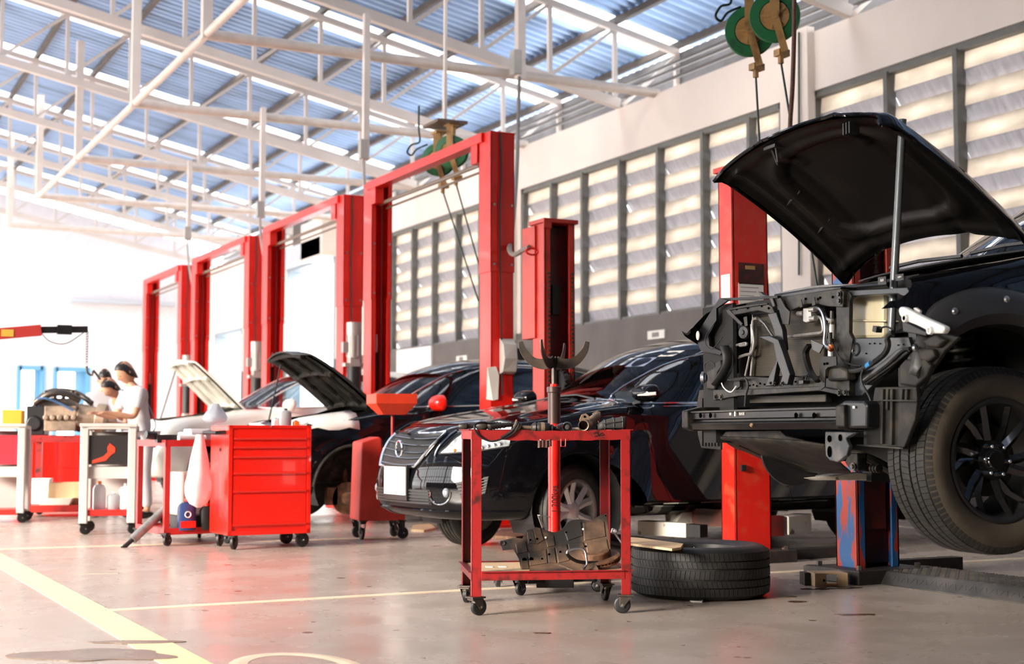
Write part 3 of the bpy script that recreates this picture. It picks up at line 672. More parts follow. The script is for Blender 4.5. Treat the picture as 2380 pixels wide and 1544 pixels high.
# thick brown air hose hanging beside the reels and the thin line on the wall
mb = MB(); q = [U(1846, -60, Y=7.6), U(1846, 60, Y=7.6), U(1842, 200, Y=7.6), U(1836, 310, Y=7.6), U(1838, 480, Y=7.6)]
mb.tube(q, .016, 8, smooth=5)
for i in range(60):
    p = q[1].lerp(q[3], i / 60) 
tag(mb.build('air_hose', mat('hose_brown', (.16, .055, .03), .5, col2=(.07, .03, .02), vscale=30, stretch=(1, 1, 6)), smooth=True), 'thick brown air hose hanging down just right of the twin green reels', 'hose')
mb = MB(); mb.cyl(U(1857, 75, X=XW - .13), U(1857, 640, X=XW - .13), .012, 6); tag(mb.build('wall_conduit', MT['hose_dark_green']), 'thin dark green conduit running straight down the pilaster between the windows', 'conduit')
# ================================================================== ON THE WALL
def onwall(px, py): return U(px, py, X=XW)
def plate(name, x0, y0, x1, y1, m, label, cat, t=.02, text=None):
    a, b = onwall(x0, y1), onwall(x1, y0); mb = MB(); mb.b2((XW - t, a.y, a.z), (XW, b.y, b.z)); o = mb.build(name, m); tag(o, label, cat)
    if text:
        q = MB(); cz = (a.z + b.z) / 2; n_ = text; w_ = abs(b.y - a.y) * .42 / n_
        for k in range(n_): q.b2((XW - t - .004, (a.y + b.y) / 2 + abs(b.y - a.y) * .21 - k * w_, cz - .03), (XW - t, (a.y + b.y) / 2 + abs(b.y - a.y) * .21 - k * w_ - w_ * .6, cz + .03))
        q.build('lettering', mat('lettering_dark', (.10, .09, .09), .6), o)
    return o
plate('wall_sign', 1508, 766, 1547, 790, PAP, 'small white sign on the dark dado just above the sedan roof', 'sign', text=4)
plate('wall_sign', 1063, 826, 1087, 842, PAP, 'small white sign on the dado left of the tall red post', 'sign', text=4)
plate('notice_board', 926, 804, 1006, 900, mat('board_white', (.86, .84, .82), .5), 'blank white board on the dado behind the black hatchback', 'board', t=.04)
plate('wall_cabinet', 1192, 810, 1222, 850, BLKP, 'small black cabinet on the dado between two red posts', 'cabinet', t=.22)
a = onwall(735, 600); mb = MB()
zt_, zb_ = onwall(755, 518).z, onwall(755, 605).z
mb.b2((XW - .35, ypix(783, XW), zb_), (XW, ypix(733, XW), zt_)); tag(mb.build('wall_box', CRM, bevel=.02), 'large cream box fixed over the doorway behind the second tall lift', 'box')
mb = MB(); mb.b2((XW - .25, ypix(730, XW), zb_ + .15), (XW, ypix(704, XW), zt_ + .1)); tag(mb.build('speaker_box', mat('speaker_dark', (.10, .085, .075), .6)), 'dark speaker box beside the large cream box over the doorway', 'speaker')
# outside, seen through the doorways
EXT = mat('yard_concrete', (.7, .7, .7), .8)
mb = MB(); mb.b2((XW + .3, -10, -.25), (40, 60, -.02)); o = mb.build('ground', EXT); o['kind'] = 'structure'
mb = MB(); mb.b2((-40, -30, -.25), (XL - .3, 60, -.02)); o = mb.build('ground', EXT); o['kind'] = 'structure'
mb = MB(); mb.b2((-40, YF + .4, -.25), (XW, 70, -.02)); o = mb.build('ground', EXT); o['kind'] = 'structure'
# ================================================================== WHEELS
def tyre_mb(r, w, rr, n=64, tread=True, blocks=False):
    mb = MB(); h = w / 2
    pr = [(rr - .012, -.40 * w), (rr + .004, -.44 * w), (rr + .02, -.475 * w), ((rr + r) / 2 - .01, -.515 * w), ((rr + r) / 2 + .015, -.515 * w), (r - .03, -.475 * w), (r - .010, -.42 * w), (r - .003, -.39 * w)]
    if not blocks:
        gr = [-.24, -.08, .08, .24] if tread else []
        for q in gr: pr += [(r, (q - .022) * w), (r - .008, (q - .018) * w), (r - .008, (q + .018) * w), (r, (q + .022) * w)]
        pr = pr[:8] + [(r, -.36 * w)] + pr[8:] + [(r, .36 * w)]
    else: pr[7] = (r - .010, -.40 * w)
    back = [(a, -b) for a, b in pr[:8]][::-1]
    mb.lathe(pr + back, (0, 0, 0), (0, 1, 0), n)
    for sg in range(1, 6):
        for k in range(sg * n, (sg + 1) * n): mb.m[k] = 1
    # note: lathe closes nothing inside; rim covers it
    if blocks:
        N = 92
        for k in range(N):
            for bi, (c, hw, sk) in enumerate([(-.345, .075, .25), (-.185, .058, .5), (0, .085, -.35), (.185, .058, .5), (.345, .075, .25)]):
                a0 = 2 * math.pi * (k + .05 + .5 * (bi % 2)) / N; a1 = 2 * math.pi * (k + .95 + .5 * (bi % 2)) / N
                vs = []
                for y_, sh in ((c - hw, -sk * .7), (c + hw, sk * .7)):
                    for a in (a0, a1):
                        aa = a + sh * 2 * math.pi / N * .5
                        ro = r - (.004 if abs(y_) > .38 else 0)
                        for rad in (r - .011, ro):
                            vs.append((rad * math.cos(aa), y_ * w, rad * math.sin(aa)))
                mb.add(vs, [(1, 3, 7, 5), (0, 1, 5, 4), (2, 6, 7, 3), (0, 2, 3, 1), (4, 5, 7, 6)])
            if True:   # shoulder lugs running onto the sidewall
                for s_ in (-1, 1):
                    a0 = 2 * math.pi * (k + .1) / N; a1 = 2 * math.pi * (k + .8) / N; vs = []
                    for rad, yy in ((r - .006, .405), (r - .012, .43), (r - .032, .478), (r - .036, .470)):
                        for a in (a0, a1): vs.append((rad * math.cos(a), s_ * (yy + .006) * w, rad * math.sin(a)))
                    mb.add(vs, [(0, 1, 3, 2), (2, 3, 5, 4), (4, 5, 7, 6)])
    return mb
def rim_parts(root, rr, w, kind, lipm, spm, face=-1):
    """face: -1 shows the outer side towards -y"""
    f = face
    mb = MB(); mb.lathe([(rr + .004, f * .46 * w), (rr - .006, f * .47 * w), (rr - .018, f * .44 * w), (rr - .026, f * .30 * w), (rr - .05, -f * .1 * w), (rr - .04, -f * .42 * w), (rr, -f * .44 * w)], (0, 0, 0), (0, 1, 0), 48)
    mb.build('rim_barrel', lipm, root, smooth=True)
    mb = MB()
    def sp(a0, a1, r0, r1, w0, w1, y0, y1, th=.022):
        v = []
        for r_, a_, ww, yy in ((r0, a0, w0, y0), ((r0 + r1) / 2, (a0 + a1) / 2, (w0 + w1) / 2, (y0 * .7 + y1 * .3) ), (r1, a1, w1, y1)):
            u = Vector((math.cos(a_), 0, math.sin(a_))); t = Vector((-math.sin(a_), 0, math.cos(a_)))
            c = u * r_; 
            v.append([c - t * ww / 2 + Vector((0, f * yy, 0)) - Vector((0, f * .010, 0)), c + Vector((0, f * (yy + .004), 0)), c + t * ww / 2 + Vector((0, f * yy - f * .010, 0)), c + t * ww * .3 + Vector((0, f * (yy - th), 0)), c - t * ww * .3 + Vector((0, f * (yy - th), 0))])
        mb.ring(v)
    hw = .40 * w
    if kind == 'five_twin':
        for k in range(5):
            a = math.pi / 2 + .3 + k * 2 * math.pi / 5
            for s_ in (-1, 1): sp(a + s_ * .17, a + s_ * .27, .055, rr - .012, .052, .056, hw - .02, hw)
        mb.lathe([(.0001, f * (hw - .012)), (.05, f * (hw - .012)), (.075, f * (hw - .03)), (.085, f * (hw - .06))], (0, 0, 0), (0, 1, 0), 30)
        nb, nr = 5, .052
    elif kind == 'six_twisted':
        for k in range(6):
            a = math.pi / 2 + .12 + k * 2 * math.pi / 6
            sp(a, a + .16, .06, rr - .012, .045, .036, hw - .035, hw)
            sp(a + .30, a + .62, .07, rr - .012, .040, .034, hw - .045, hw - .008)
        mb.lathe([(.0001, f * (hw - .010)), (.036, f * (hw - .010)), (.040, f * (hw - .014)), (.045, f * (hw - .03)), (.078, f * (hw - .028)), (.09, f * (hw - .06))], (0, 0, 0), (0, 1, 0), 36)
        nb, nr = 6, .0605
    else:
        for k in range(7): sp(k * .8976, k * .8976, .05, rr - .015, .05, .035, hw - .03, hw)
        mb.lathe([(.0001, f * (hw - .012)), (.05, f * (hw - .012)), (.085, f * (hw - .05))], (0, 0, 0), (0, 1, 0), 24); nb, nr = 5, .05
    mb.build('spokes', spm, root, smooth=True)
    nuts = MB()
    for k in range(nb):
        a = math.pi / 2 + .45 + k * 2 * math.pi / nb; c = Vector((nr * math.cos(a), f * (hw - .035), nr * math.sin(a)))
        if kind == 'six_twisted':
            q = MB(); q.cyl(c, c + Vector((0, f * .026, 0)), .0085, 8); q.sphere(c + Vector((0, f * .026, 0)), .0085, 8, 5); q.build('wheel_nut', CHR, root, smooth=True)
        else: nuts.cyl(c, c + Vector((0, f * .012, 0)), .009, 6)
    mb = MB(); mb.lathe([(.03, 0), (.145 if rr > .2 else .13, 0), (.145 if rr > .2 else .13, .02), (.03, .02)], (0, f * .10 * w, 0), (0, 1, 0), 40); mb.lathe([(.0001, f * .04), (.06, f * .04), (.065, 0)], (0, f * .10 * w, 0), (0, 1, 0), 20)
    mb.build('brake_disc', STLD, root)
def wheel(name, parent, r, w, rr, kind, lipm, spm, loc, face=-1, steer=0, blocks=False, side=RUB):
    o = bpy.data.objects.new(name, None); C.objects.link(o); o.parent = parent; o.location = loc; o.rotation_euler = (0, 0, steer)
    t = tyre_mb(r, w, rr, 96 if blocks else 48, True, blocks).build('tyre', [RUB, side], o, smooth=True)
    rim_parts(o, rr, w, kind, lipm, spm, face); return o
# ================================================================== CAR BODIES
def spl(pts):
    xs = np.array([p[0] for p in pts], float); ys = np.array([p[1] for p in pts], float)
    d = np.diff(ys) / np.diff(xs); m = np.zeros(len(xs)); m[0] = d[0]; m[-1] = d[-1]
    for i in range(1, len(xs) - 1):
        m[i] = 0 if d[i - 1] * d[i] <= 0 else 2 * d[i - 1] * d[i] / (d[i - 1] + d[i])
    def f(x):
        x = np.clip(x, xs[0], xs[-1]); i = np.clip(np.searchsorted(xs, x) - 1, 0, len(xs) - 2)
        h = xs[i + 1] - xs[i]; t = (x - xs[i]) / h
        return ys[i] * (1 + 2 * t) * (1 - t) ** 2 + m[i] * h * t * (1 - t) ** 2 + ys[i + 1] * t * t * (3 - 2 * t) + m[i + 1] * h * t * t * (t - 1)
    return f
def smax(a, b, k): 
    h = np.maximum(k - np.abs(a - b), 0) / k; return np.maximum(a, b) + h * h * k * .25
def smin(a, b, k): return -smax(-a, -b, k)
class Body:
    def __init__(s, L=4.6, W=.88, hood=None, roof=None, plan=None, belt=.95, tum=.40, wc=.80, nose=None, tail=None, nk=.38, wsk=.22, bot=.2, zs=0, crown=.06, rcrown=.05, arches=(), ar=.34, hump=.018, cut=None, lowk=.05):
        s.L, s.W = L, W; s.hood = spl(hood); s.roof = spl(roof); s.plan = spl(plan); s.belt = belt; s.tum = tum; s.wc = wc
        s.nose = spl(nose); s.tail = spl(tail); s.nk = nk; s.wsk = wsk; s.bot = bot; s.crown = crown; s.rcrown = rcrown; s.arches = arches; s.ar = ar; s.hump = hump; s.lowk = lowk
        s.vprof = spl([(.1, -.10), (.25, -.05), (.42, -.012), (.58, 0), (.75, -.010), (.9, -.030), (1.1, -.075), (1.5, -.2)])
    def F(s, x, y, z):
        a = np.abs(y)
        top = z - (s.hood(x) - s.crown * (a / s.W) ** 2.2 + s.hump * np.exp(-((a - .66 * s.W) / .07) ** 2) * np.exp(-((x - .9) / .8) ** 2))
        fl = 0
        for ax_ in s.arches: fl = fl + .022 * np.exp(-((np.sqrt((x - ax_[0]) ** 2 + (z - ax_[1]) ** 2) - s.ar) / .07) ** 2)
        crease = .010 * np.exp(-((z - .78 - .03 * (x - 2)) / .05) ** 2)
        side = a - (s.W * s.plan(x) + s.vprof(z) + fl + crease)
        xn = s.nose(z) + s.nk * (a / s.W) ** 3.2
        front = (xn - x) * .9
        xt = s.L - s.tail(z) - .25 * (a / s.W) ** 3
        back = x - xt
        bot = s.bot - z
        low = smax(smax(top, side, .09), smax(front, smax(back, bot, .08), .08), .12)
        xr = x - s.wsk * (a / .7) ** 2 * (x < 2.2) - s.wsk * (a / .7) ** 2 * 0
        fade = 1 / (1 + np.exp((x - 2.3) * 6)); xr = x - s.wsk * (a / .7) ** 2 * fade + s.wsk * .8 * (a / .7) ** 2 / (1 + np.exp((3.2 - x) * 6))
        ctop = z - (s.roof(xr) - s.rcrown * (a / .6) ** 2)
        cside = a - (s.wc * (.6 + .4 * s.plan(x)) - s.tum * (z - s.belt))
        cab = np.maximum(smax(ctop * .85, cside, .10), np.maximum(np.maximum(xn + .25 - x, x - xt + .1), bot + .1))
        return smin(low, cab, s.lowk)
    def grad(s, P):
        e = 2e-3; x, y, z = P[:, 0], P[:, 1], P[:, 2]
        g_ = np.stack([s.F(x + e, y, z) - s.F(x - e, y, z), s.F(x, y + e, z) - s.F(x, y - e, z), s.F(x, y, z + e) - s.F(x, y, z - e)], 1)
        return g_ / (np.linalg.norm(g_, axis=1, keepdims=True) + 1e-12)
    def march(s, O, D, tmax=3.0, n=50):
        lo = np.zeros(len(O)); hi = np.full(len(O), tmax)
        ts = np.linspace(0, tmax, n); found = np.zeros(len(O), bool)
        for a, b in zip(ts[:-1], ts[1:]):
            q = O + D * b; f = s.F(q[:, 0], q[:, 1], q[:, 2]); new = (~found) & (f > 0); lo[new] = a; hi[new] = b; found |= new
        for _ in range(26):
            mid = (lo + hi) / 2; q = O + D * mid[:, None]; f = s.F(q[:, 0], q[:, 1], q[:, 2]); hi = np.where(f > 0, mid, hi); lo = np.where(f > 0, lo, mid)
        return O + D * hi[:, None]
    def side_pt(s, x, z, sgn=-1, off=0):
        """point on the flank at (x, z)"""
        p = s.march(np.array([[x, sgn * 1.6, z]]), np.array([[0, -sgn * 1.0, 0]]) * -1 * -1, 1.6) if False else None
        ys = np.linspace(0, 1.3, 200); f = s.F(np.full(200, x), ys, np.full(200, z)); i = np.argmax(f > 0)
        lo, hi = ys[max(i - 1, 0)], ys[i]
        for _ in range(20):
            m_ = (lo + hi) / 2
            if s.F(np.array([x]), np.array([m_]), np.array([z]))[0] > 0: hi = m_
            else: lo = m_
        return Vector((x, sgn * (hi + off), z))
    def front_pt(s, y, z, off=0, x0=1.0):
        xs = np.linspace(x0, -.4, 260); f = s.F(xs, np.full(260, y), np.full(260, z)); i = np.argmax(f > 0)
        lo, hi = xs[max(i - 1, 0)], xs[i]
        for _ in range(20):
            m_ = (lo + hi) / 2
            if s.F(np.array([m_]), np.array([y]), np.array([z]))[0] > 0: hi = m_
            else: lo = m_
        return Vector((hi - off, y, z))
    def top_pt(s, x, y, off=0):
        zs_ = np.linspace(.4, 2.2, 300); f = s.F(np.full(300, x), np.full(300, y), zs_); i = np.argmax(f > 0)
        lo, hi = zs_[max(i - 1, 0)], zs_[i]
        for _ in range(20):
            m_ = (lo + hi) / 2
            if s.F(np.array([x]), np.array([y]), np.array([m_]))[0] > 0: hi = m_
            else: lo = m_
        return Vector((x, y, hi + off))
    def grid(s, nu=150, nv=160, xa=.85, xb=None, zc=.62):
        xb = xb or s.L - .75
        us = []
        nf = nu // 4; nm = nu - 2 * nf
        for i in range(nf): us.append((xa, (1 - i / nf) * 89.5))
        for i in range(nm): us.append((xa + (xb - xa) * i / (nm - 1), 0))
        for i in range(1, nf + 1): us.append((xb, -89.5 * i / nf))
        O = []; D = []
        for x, al in us:
            al = R(al)
            for j in range(nv):
                b = 2 * math.pi * j / nv
                O.append((x, 0, zc)); D.append((-math.sin(al), math.cos(al) * math.sin(b), math.cos(al) * math.cos(b)))
        P = s.march(np.array(O), np.array(D)); return P, len(us), nv
def chaikin(poly, k=2, closed=True):
    p = [np.array(q, float) for q in poly]
    for _ in range(k):
        o = []; n = len(p)
        for i in range(n if closed else n - 1):
            a, b = p[i], p[(i + 1) % n]; o += [a * .75 + b * .25, a * .25 + b * .75]
        if not closed: o = [p[0]] + o + [p[-1]]
        p = o
    return p
def sdpoly(P2, poly):
    A = np.array(poly); B = np.roll(A, -1, 0); d = np.full(len(P2), 1e9); ins = np.zeros(len(P2), bool)
    for a, b in zip(A, B):
        e = b - a; t = np.clip(((P2 - a) @ e) / max(e @ e, 1e-12), 0, 1); q = a + t[:, None] * e
        d = np.minimum(d, np.hypot(*(P2 - q).T))
        c = ((a[1] > P2[:, 1]) != (b[1] > P2[:, 1])); xx = (b[0] - a[0]) * (P2[:, 1] - a[1]) / ((b[1] - a[1]) if abs(b[1] - a[1]) > 1e-12 else 1e-12) + a[0]
        ins ^= c & (P2[:, 0] < xx)
    return np.where(ins, -d, d)
def cut_body(B, P, nu, nv, outlines):
    """outlines: list of (name, fn(P)->signed value, mask(P)). Moves nearby points onto each outline, then names the faces."""
    idx = np.arange(nu * nv).reshape(nu, nv)
    e1 = np.stack([idx[:-1].ravel(), idx[1:].ravel()], 1); e2 = np.stack([idx.ravel(), np.roll(idx, -1, 1).ravel()], 1)
    d1 = np.stack([idx[:-1].ravel(), np.roll(idx, -1, 1)[1:].ravel()], 1)
    E = np.concatenate([e1, e2, d1]); locked = np.zeros(len(P), bool)
    for name, fn, mask in outlines:
        m_ = mask(P); v = np.where(m_, fn(P), 1.0)
        a, b = E[:, 0], E[:, 1]; cr = (v[a] * v[b] < 0) & m_[a] & m_[b]
        a, b = a[cr], b[cr]; t = v[a] / (v[a] - v[b])
        q = P[a] + (P[b] - P[a]) * t[:, None]
        best = {}
        for i in range(len(a)):
            k, dd = (a[i], t[i]) if t[i] < .5 else (b[i], 1 - t[i])
            if locked[k]: continue
            if k not in best or dd < best[k][0]: best[k] = (dd, q[i])
        for k, (dd, p) in best.items(): P[k] = p; locked[k] = True
    F_ = np.stack([idx[:-1].ravel(), idx[1:].ravel(), np.roll(idx, -1, 1)[1:].ravel(), np.roll(idx, -1, 1)[:-1].ravel()], 1)
    # split in triangles so that snapped diagonals stay clean
    T = np.concatenate([F_[:, [0, 1, 2]], F_[:, [0, 2, 3]]]); c = P[T].mean(1)
    lab = np.zeros(len(T), int)
    for i, (name, fn, mask) in enumerate(outlines):
        sel = mask(c) & (fn(c) < 0) & (lab == 0); lab[sel] = i + 1
    return T, lab
def skin(name, B, P, T, m, parent, thick=0):
    used, inv = np.unique(T, return_inverse=True); V = P[used]; N = B.grad(V); me = bpy.data.meshes.new(name)
    me.from_pydata(V.tolist(), [], inv.reshape(-1, 3).tolist()); me.materials.append(m)
    me.polygons.foreach_set('use_smooth', [True] * len(me.polygons)); me.update()
    f0 = me.polygons[0]; 
    fn_ = np.zeros(len(me.polygons) * 3); me.polygons.foreach_get('normal', fn_); fn_ = fn_.reshape(-1, 3)
    if (fn_ * N[inv.reshape(-1, 3)[:, 0]]).sum() < 0: me.flip_normals()
    me.normals_split_custom_set_from_vertices(N.tolist())
    o = bpy.data.objects.new(name, me); C.objects.link(o); o.parent = parent; return o
DARKIN = mat('cabin_dark', (.012, .012, .013), .7)
GL = glass('car_glass', (.78, .80, .78), .15); GLD = glass('car_glass_dark', (.10, .11, .12), .15)
def seats(parent, x, z, ys=(-.36, .36)):
    for y_ in ys:
        mb = MB(); mb.box((x, y_, z), (.5, .46, .14), (0, -.1, 0)); mb.box((x + .30, y_, z + .32), (.14, .44, .62), (0, .25, 0)); mb.box((x + .40, y_, z + .68), (.10, .24, .18), (0, .2, 0)); mb.build('car_seat', DARKIN, parent, bevel=.04)
def lamp_parts(): pass
# ---- the black sedan in the middle
def make_sedan(root, B, res, paint, side_dlo, ws, arch, headl=None, hoodcut=None, gls=GLD, glf=GL, trim=CHR, bodyz=0, names=('body',)):
    nu, nv = res; P, nu, nv = B.grid(nu, nv)
    ol = []
    if hoodcut: 
        hc = chaikin(hoodcut, 1); ol.append(('hood', lambda p: sdpoly(np.stack([p[:, 0], np.abs(p[:, 1])], 1), hc), lambda p: (p[:, 2] > .6) & (p[:, 0] < 1.7)))
    for (ax_, az, ar) in arch: ol.append(('arch', lambda p, ax_=ax_, az=az, ar=ar: np.hypot(p[:, 0] - ax_, p[:, 2] - az) - ar, lambda p: (np.abs(p[:, 1]) > .5) & (p[:, 2] > 0)))
    wsp = chaikin(ws, 2); ol.append(('windscreen', lambda p: sdpoly(np.stack([np.abs(p[:, 1]), p[:, 2]], 1), wsp), lambda p: (p[:, 0] < 2.35) & (p[:, 0] > .9) & (p[:, 2] > .8)))
    n_ws = len(ol)
    sd = chaikin(side_dlo, 1)
    ol.append(('side', lambda p: sdpoly(np.stack([p[:, 0], p[:, 2]], 1), sd), lambda p: np.abs(p[:, 1]) > .45)); n_sd = len(ol)
    n_hl = 0
    if headl: ol.append(('lamp', lambda p: sdpoly(np.stack([p[:, 0] * .6 + np.abs(p[:, 1]) * -.8, p[:, 2]], 1), chaikin(headl, 1)), lambda p: (p[:, 0] < 1.0) & (np.abs(p[:, 1]) > .2))); n_hl = len(ol)
    T, lab = cut_body(B, P, nu, nv, ol)
    narch = (1 if hoodcut else 0)
    body = np.ones(len(T), bool)
    for i, (n_, _, _) in enumerate(ol): body &= lab != i + 1
    bo = skin('body', B, P, T[body], paint, root)
    if (lab == n_ws).any(): skin('windscreen', B, P, T[lab == n_ws], glf, root)
    if (lab == n_sd).any():
        c = P[T].mean(1)
        skin('side_window', B, P, T[(lab == n_sd) & (c[:, 1] < 0)], gls, root); skin('side_window', B, P, T[(lab == n_sd) & (c[:, 1] > 0)], gls, root)
    if n_hl and (lab == n_hl).any():
        c = P[T].mean(1)
        for s_ in (-1, 1): skin('headlight', B, P, T[(lab == n_hl) & (c[:, 1] * s_ > 0)], mat('headlight_lens', (.62, .66, .70), .08, .6, coat=1, var=.5, vscale=22), root)
    # dark wheel housings
    for (ax_, az, ar) in arch:
        for s_ in (-1, 1):
            mb = MB(); n = 20
            a0 = [(ax_ + ar * math.cos(t), s_ * .84, az + ar * math.sin(t)) for t in np.linspace(-.5, math.pi + .5, n)]
            a1 = [(x, s_ * .52, z) for x, _, z in a0]
            mb.ring([a0, a1], False, False); mb.add(a1 + [(ax_, s_ * .52, az)], [tuple(range(n + 1))]); mb.build('wheel_housing', BLKP, root)
    return body
def curve_on(B, pts, mode, r, m, parent, name, off=.002, sgn=-1, closed=False, n=6, flat=1.0, sm=4):
    """trim strip that follows the body surface"""
    q = [Vector((a, 0, b)) for a, b in pts]
    if sm: q, _ = catmull(q, sm)
    if closed: q.append(q[0])
    out = []
    for v in q:
        if mode == 'side': out.append(B.side_pt(v.x, v.z, sgn, off))
        elif mode == 'front': out.append(B.front_pt(v.x, v.z, off))
        else: out.append(B.top_pt(v.x, v.z, off))
    mb = MB(); mb.tube(out, r, n, flat=flat); return mb.build(name, m, parent, smooth=True)
SB = Body(L=4.6, W=.88, hood=[(0, .70), (.12, .80), (.4, .885), (.9, .965), (1.35, 1.02), (2, 1.0), (3.6, 1.06), (4.2, 1.10), (4.6, 1.04)],
          roof=[(.6, .55), (1.0, .86), (1.45, 1.12), (1.95, 1.40), (2.35, 1.50), (2.75, 1.53), (3.2, 1.49), (3.7, 1.32), (4.1, 1.12), (4.5, .8)],
          plan=[(0, .93), (.4, .965), (.9, .985), (2, 1), (3.6, .99), (4.6, .93)],
          nk=.43, nose=[(.15, .08), (.24, .0), (.33, -.045), (.42, -.05), (.52, -.035), (.64, .0), (.76, .06), (.9, .2)], tail=[(.2, .1), (.5, 0), (.9, .05), (1.1, .12)],
          belt=.96, tum=.46, wc=.845, arches=[(.89, .30), (3.59, .30)], ar=.37, crown=.07)
wc_ = U(1333, 1192, Y=8.22)
SED = thing('black_sedan', 'glossy black sedan with chrome grille and blank white plate, behind the red parts trolley', 'car', (wc_.x - .89, 8.22 + .80, 0), R(3.0))
UP = .075     # the lift carries the body a little, the wheels hang
bodyr = bpy.data.objects.new('bodyshell', None); C.objects.link(bodyr); bodyr.parent = SED; bodyr.location = (0, 0, UP)
DLO = [(1.34, .985), (1.60, 1.14), (1.95, 1.31), (2.4, 1.405), (2.9, 1.42), (3.4, 1.36), (3.85, 1.19), (3.80, 1.10), (3.2, 1.035), (2.2, 1.0), (1.55, .985)]
WS = [(0, 1.40), (.40, 1.395), (.56, 1.36), (.70, 1.10), (.74, 1.00), (.6, .93), (0, .93)]
HL = [(-.42, .60), (-.34, .70), (-.22, .80), (.02, .80), (.0, .74), (-.2, .665)]
make_sedan(bodyr, SB, (190, 200), BLK, DLO, WS, [(.89, .28, .365), (3.59, .28, .365)])
curve_on(SB, DLO + DLO[:1], 'side', .009, CHR, bodyr, 'window_trim', .004)
curve_on(SB, [(1.62, .965), (2.2, .985), (3.0, 1.01), (3.75, 1.07)], 'side', .004, CHR, bodyr, 'window_trim', .003)
# headlamp, grille and badge traced from the photograph onto the body surface itself
_sl = Matrix.Rotation(-SED.rotation_euler.z, 3, 'Z'); _so = _sl @ (Vector((0, 0, H)) - SED.location - Vector((0, 0, UP)))
def PM(px, py, off=0):
    d = _sl @ ray(px, py); ts = np.linspace(7.5, 12.5, 1400); q = np.array(_so)[None] + np.array(d)[None] * ts[:, None]; f = SB.F(q[:, 0], q[:, 1], q[:, 2]); k = int(np.argmax(f < 0))
    lo, hi = ts[k - 1], ts[k]
    for _ in range(18):
        m_ = (lo + hi) / 2; p = _so + d * m_
        if SB.F(np.array([p.x]), np.array([p.y]), np.array([p.z]))[0] < 0: hi = m_
        else: lo = m_
    p = _so + d * hi; n_ = SB.grad(np.array([p]))[0]; return p + Vector(n_) * off
def patch(name, up_, lo_, m, off, parent, mirror_=False, nv_=8, ns=5):
    A, _ = catmull([Vector((a, b, 0)) for a, b in up_], ns); B2, _ = catmull([Vector((a, b, 0)) for a, b in lo_], ns); rows = []
    for t in np.linspace(0, 1, nv_): rows.append([PM(a.x + (b.x - a.x) * t, a.y + (b.y - a.y) * t, off) for a, b in zip(A, B2)])
    if mirror_: rows = [[Vector((p.x, -p.y, p.z)) for p in r] for r in rows]
    mb = MB(); mb.ring(rows, False, False); return mb.build(name, m, parent, smooth=True)
LENS = mat('headlight_lens', (.66, .70, .74), .12, .35, coat=1, var=.45, vscale=26)
hu = [(1022, 1054), (1040, 1038), (1062, 1017), (1090, 1000), (1125, 986), (1160, 979), (1190, 984)]; hl_ = [(1023, 1056), (1045, 1055), (1072, 1053), (1105, 1050), (1135, 1046), (1162, 1042), (1184, 1038)]
for mir in (False, True):
    sg = -1 if mir else 1; hp_o = patch('headlight', hu, hl_, LENS, .004, bodyr, mir)
    rim = [PM(x, y, .006) for x, y in hu + hl_[::-1]]; rim = [Vector((p.x, p.y * sg, p.z)) for p in rim]; mb = MB(); mb.tube(rim + rim[:1], .006, 6); mb.build('headlight_rim', BLKP, hp_o)
    sw = [PM(x, y, .005) for x, y in ((1012, 1062), (1018, 1046), (1030, 1030), (1048, 1012), (1062, 1003))]; mb = MB(); mb.tube([Vector((p.x, p.y * sg, p.z)) for p in sw], .007, 6, smooth=3); mb.build('chrome_sweep', CHR, hp_o, smooth=True)
    for x, y in ((1108, 1043), (1122, 1041), (1136, 1038), (1150, 1035), (1163, 1033)): p = PM(x, y, .004); mb = MB(); mb.sphere((p.x, p.y * sg, p.z), .014, 10, 7); mb.build('lamp_segment', CHR, hp_o, smooth=True)
    p = PM(1058, 1048, .003); mb = MB(); mb.sphere((p.x, p.y * sg, p.z), .012, 8, 6); mb.build('indicator', mat('amber', (.8, .25, .05), .3), hp_o)
gl_ = [(924, 1009), (906, 1029), (893, 1057), (888, 1081)]; gr_ = [(1037, 1010), (1006, 1040), (984, 1066), (968, 1085)]
gb = patch('grille_back', gl_, gr_, BLKP, .003, bodyr, nv_=12)
DCH = mat('dark_chrome', (.34, .35, .36), .2, 1)
Lc = catmull([Vector((a, b, 0)) for a, b in gl_], 10)[0]; Rc = catmull([Vector((a, b, 0)) for a, b in gr_], 10)[0]
for k in range(5):
    u = int((k + .75) / 5.4 * (len(Lc) - 1)); a, b = Lc[u], Rc[u]; mb = MB(); mb.tube([PM(a.x + (b.x - a.x) * t, a.y + (b.y - a.y) * t + 5 * math.sin(math.pi * t), .010) for t in np.linspace(.02, .98, 11)], .0075, 6, flat=.6); mb.build('grille_slat', DCH, bodyr, smooth=True)
mb = MB(); mb.tube([PM(p.x, p.y, .010) for p in Lc] + [PM(x, y, .010) for x, y in ((905, 1085), (925, 1087), (948, 1088))] + [PM(p.x, p.y, .010) for p in Rc[::-1]], .015, 8, flat=.7); mb.build('grille_frame', CHR, bodyr, smooth=True)
mb = MB(); mb.tube([PM(x, y, .008) for x, y in ((922, 1005), (950, 1009), (985, 1010), (1015, 1009), (1040, 1006))], .012, 6, smooth=3); mb.build('grille_bar', CHR, bodyr, smooth=True)
ec = PM(934, 1048, .022); mb = MB(); mb.tube([ec + Vector((0, .050 * math.cos(t), .056 * math.sin(t))) for t in np.linspace(0, 2 * math.pi, 25)], .009, 8); mb.build('badge', CHR, bodyr, smooth=True)
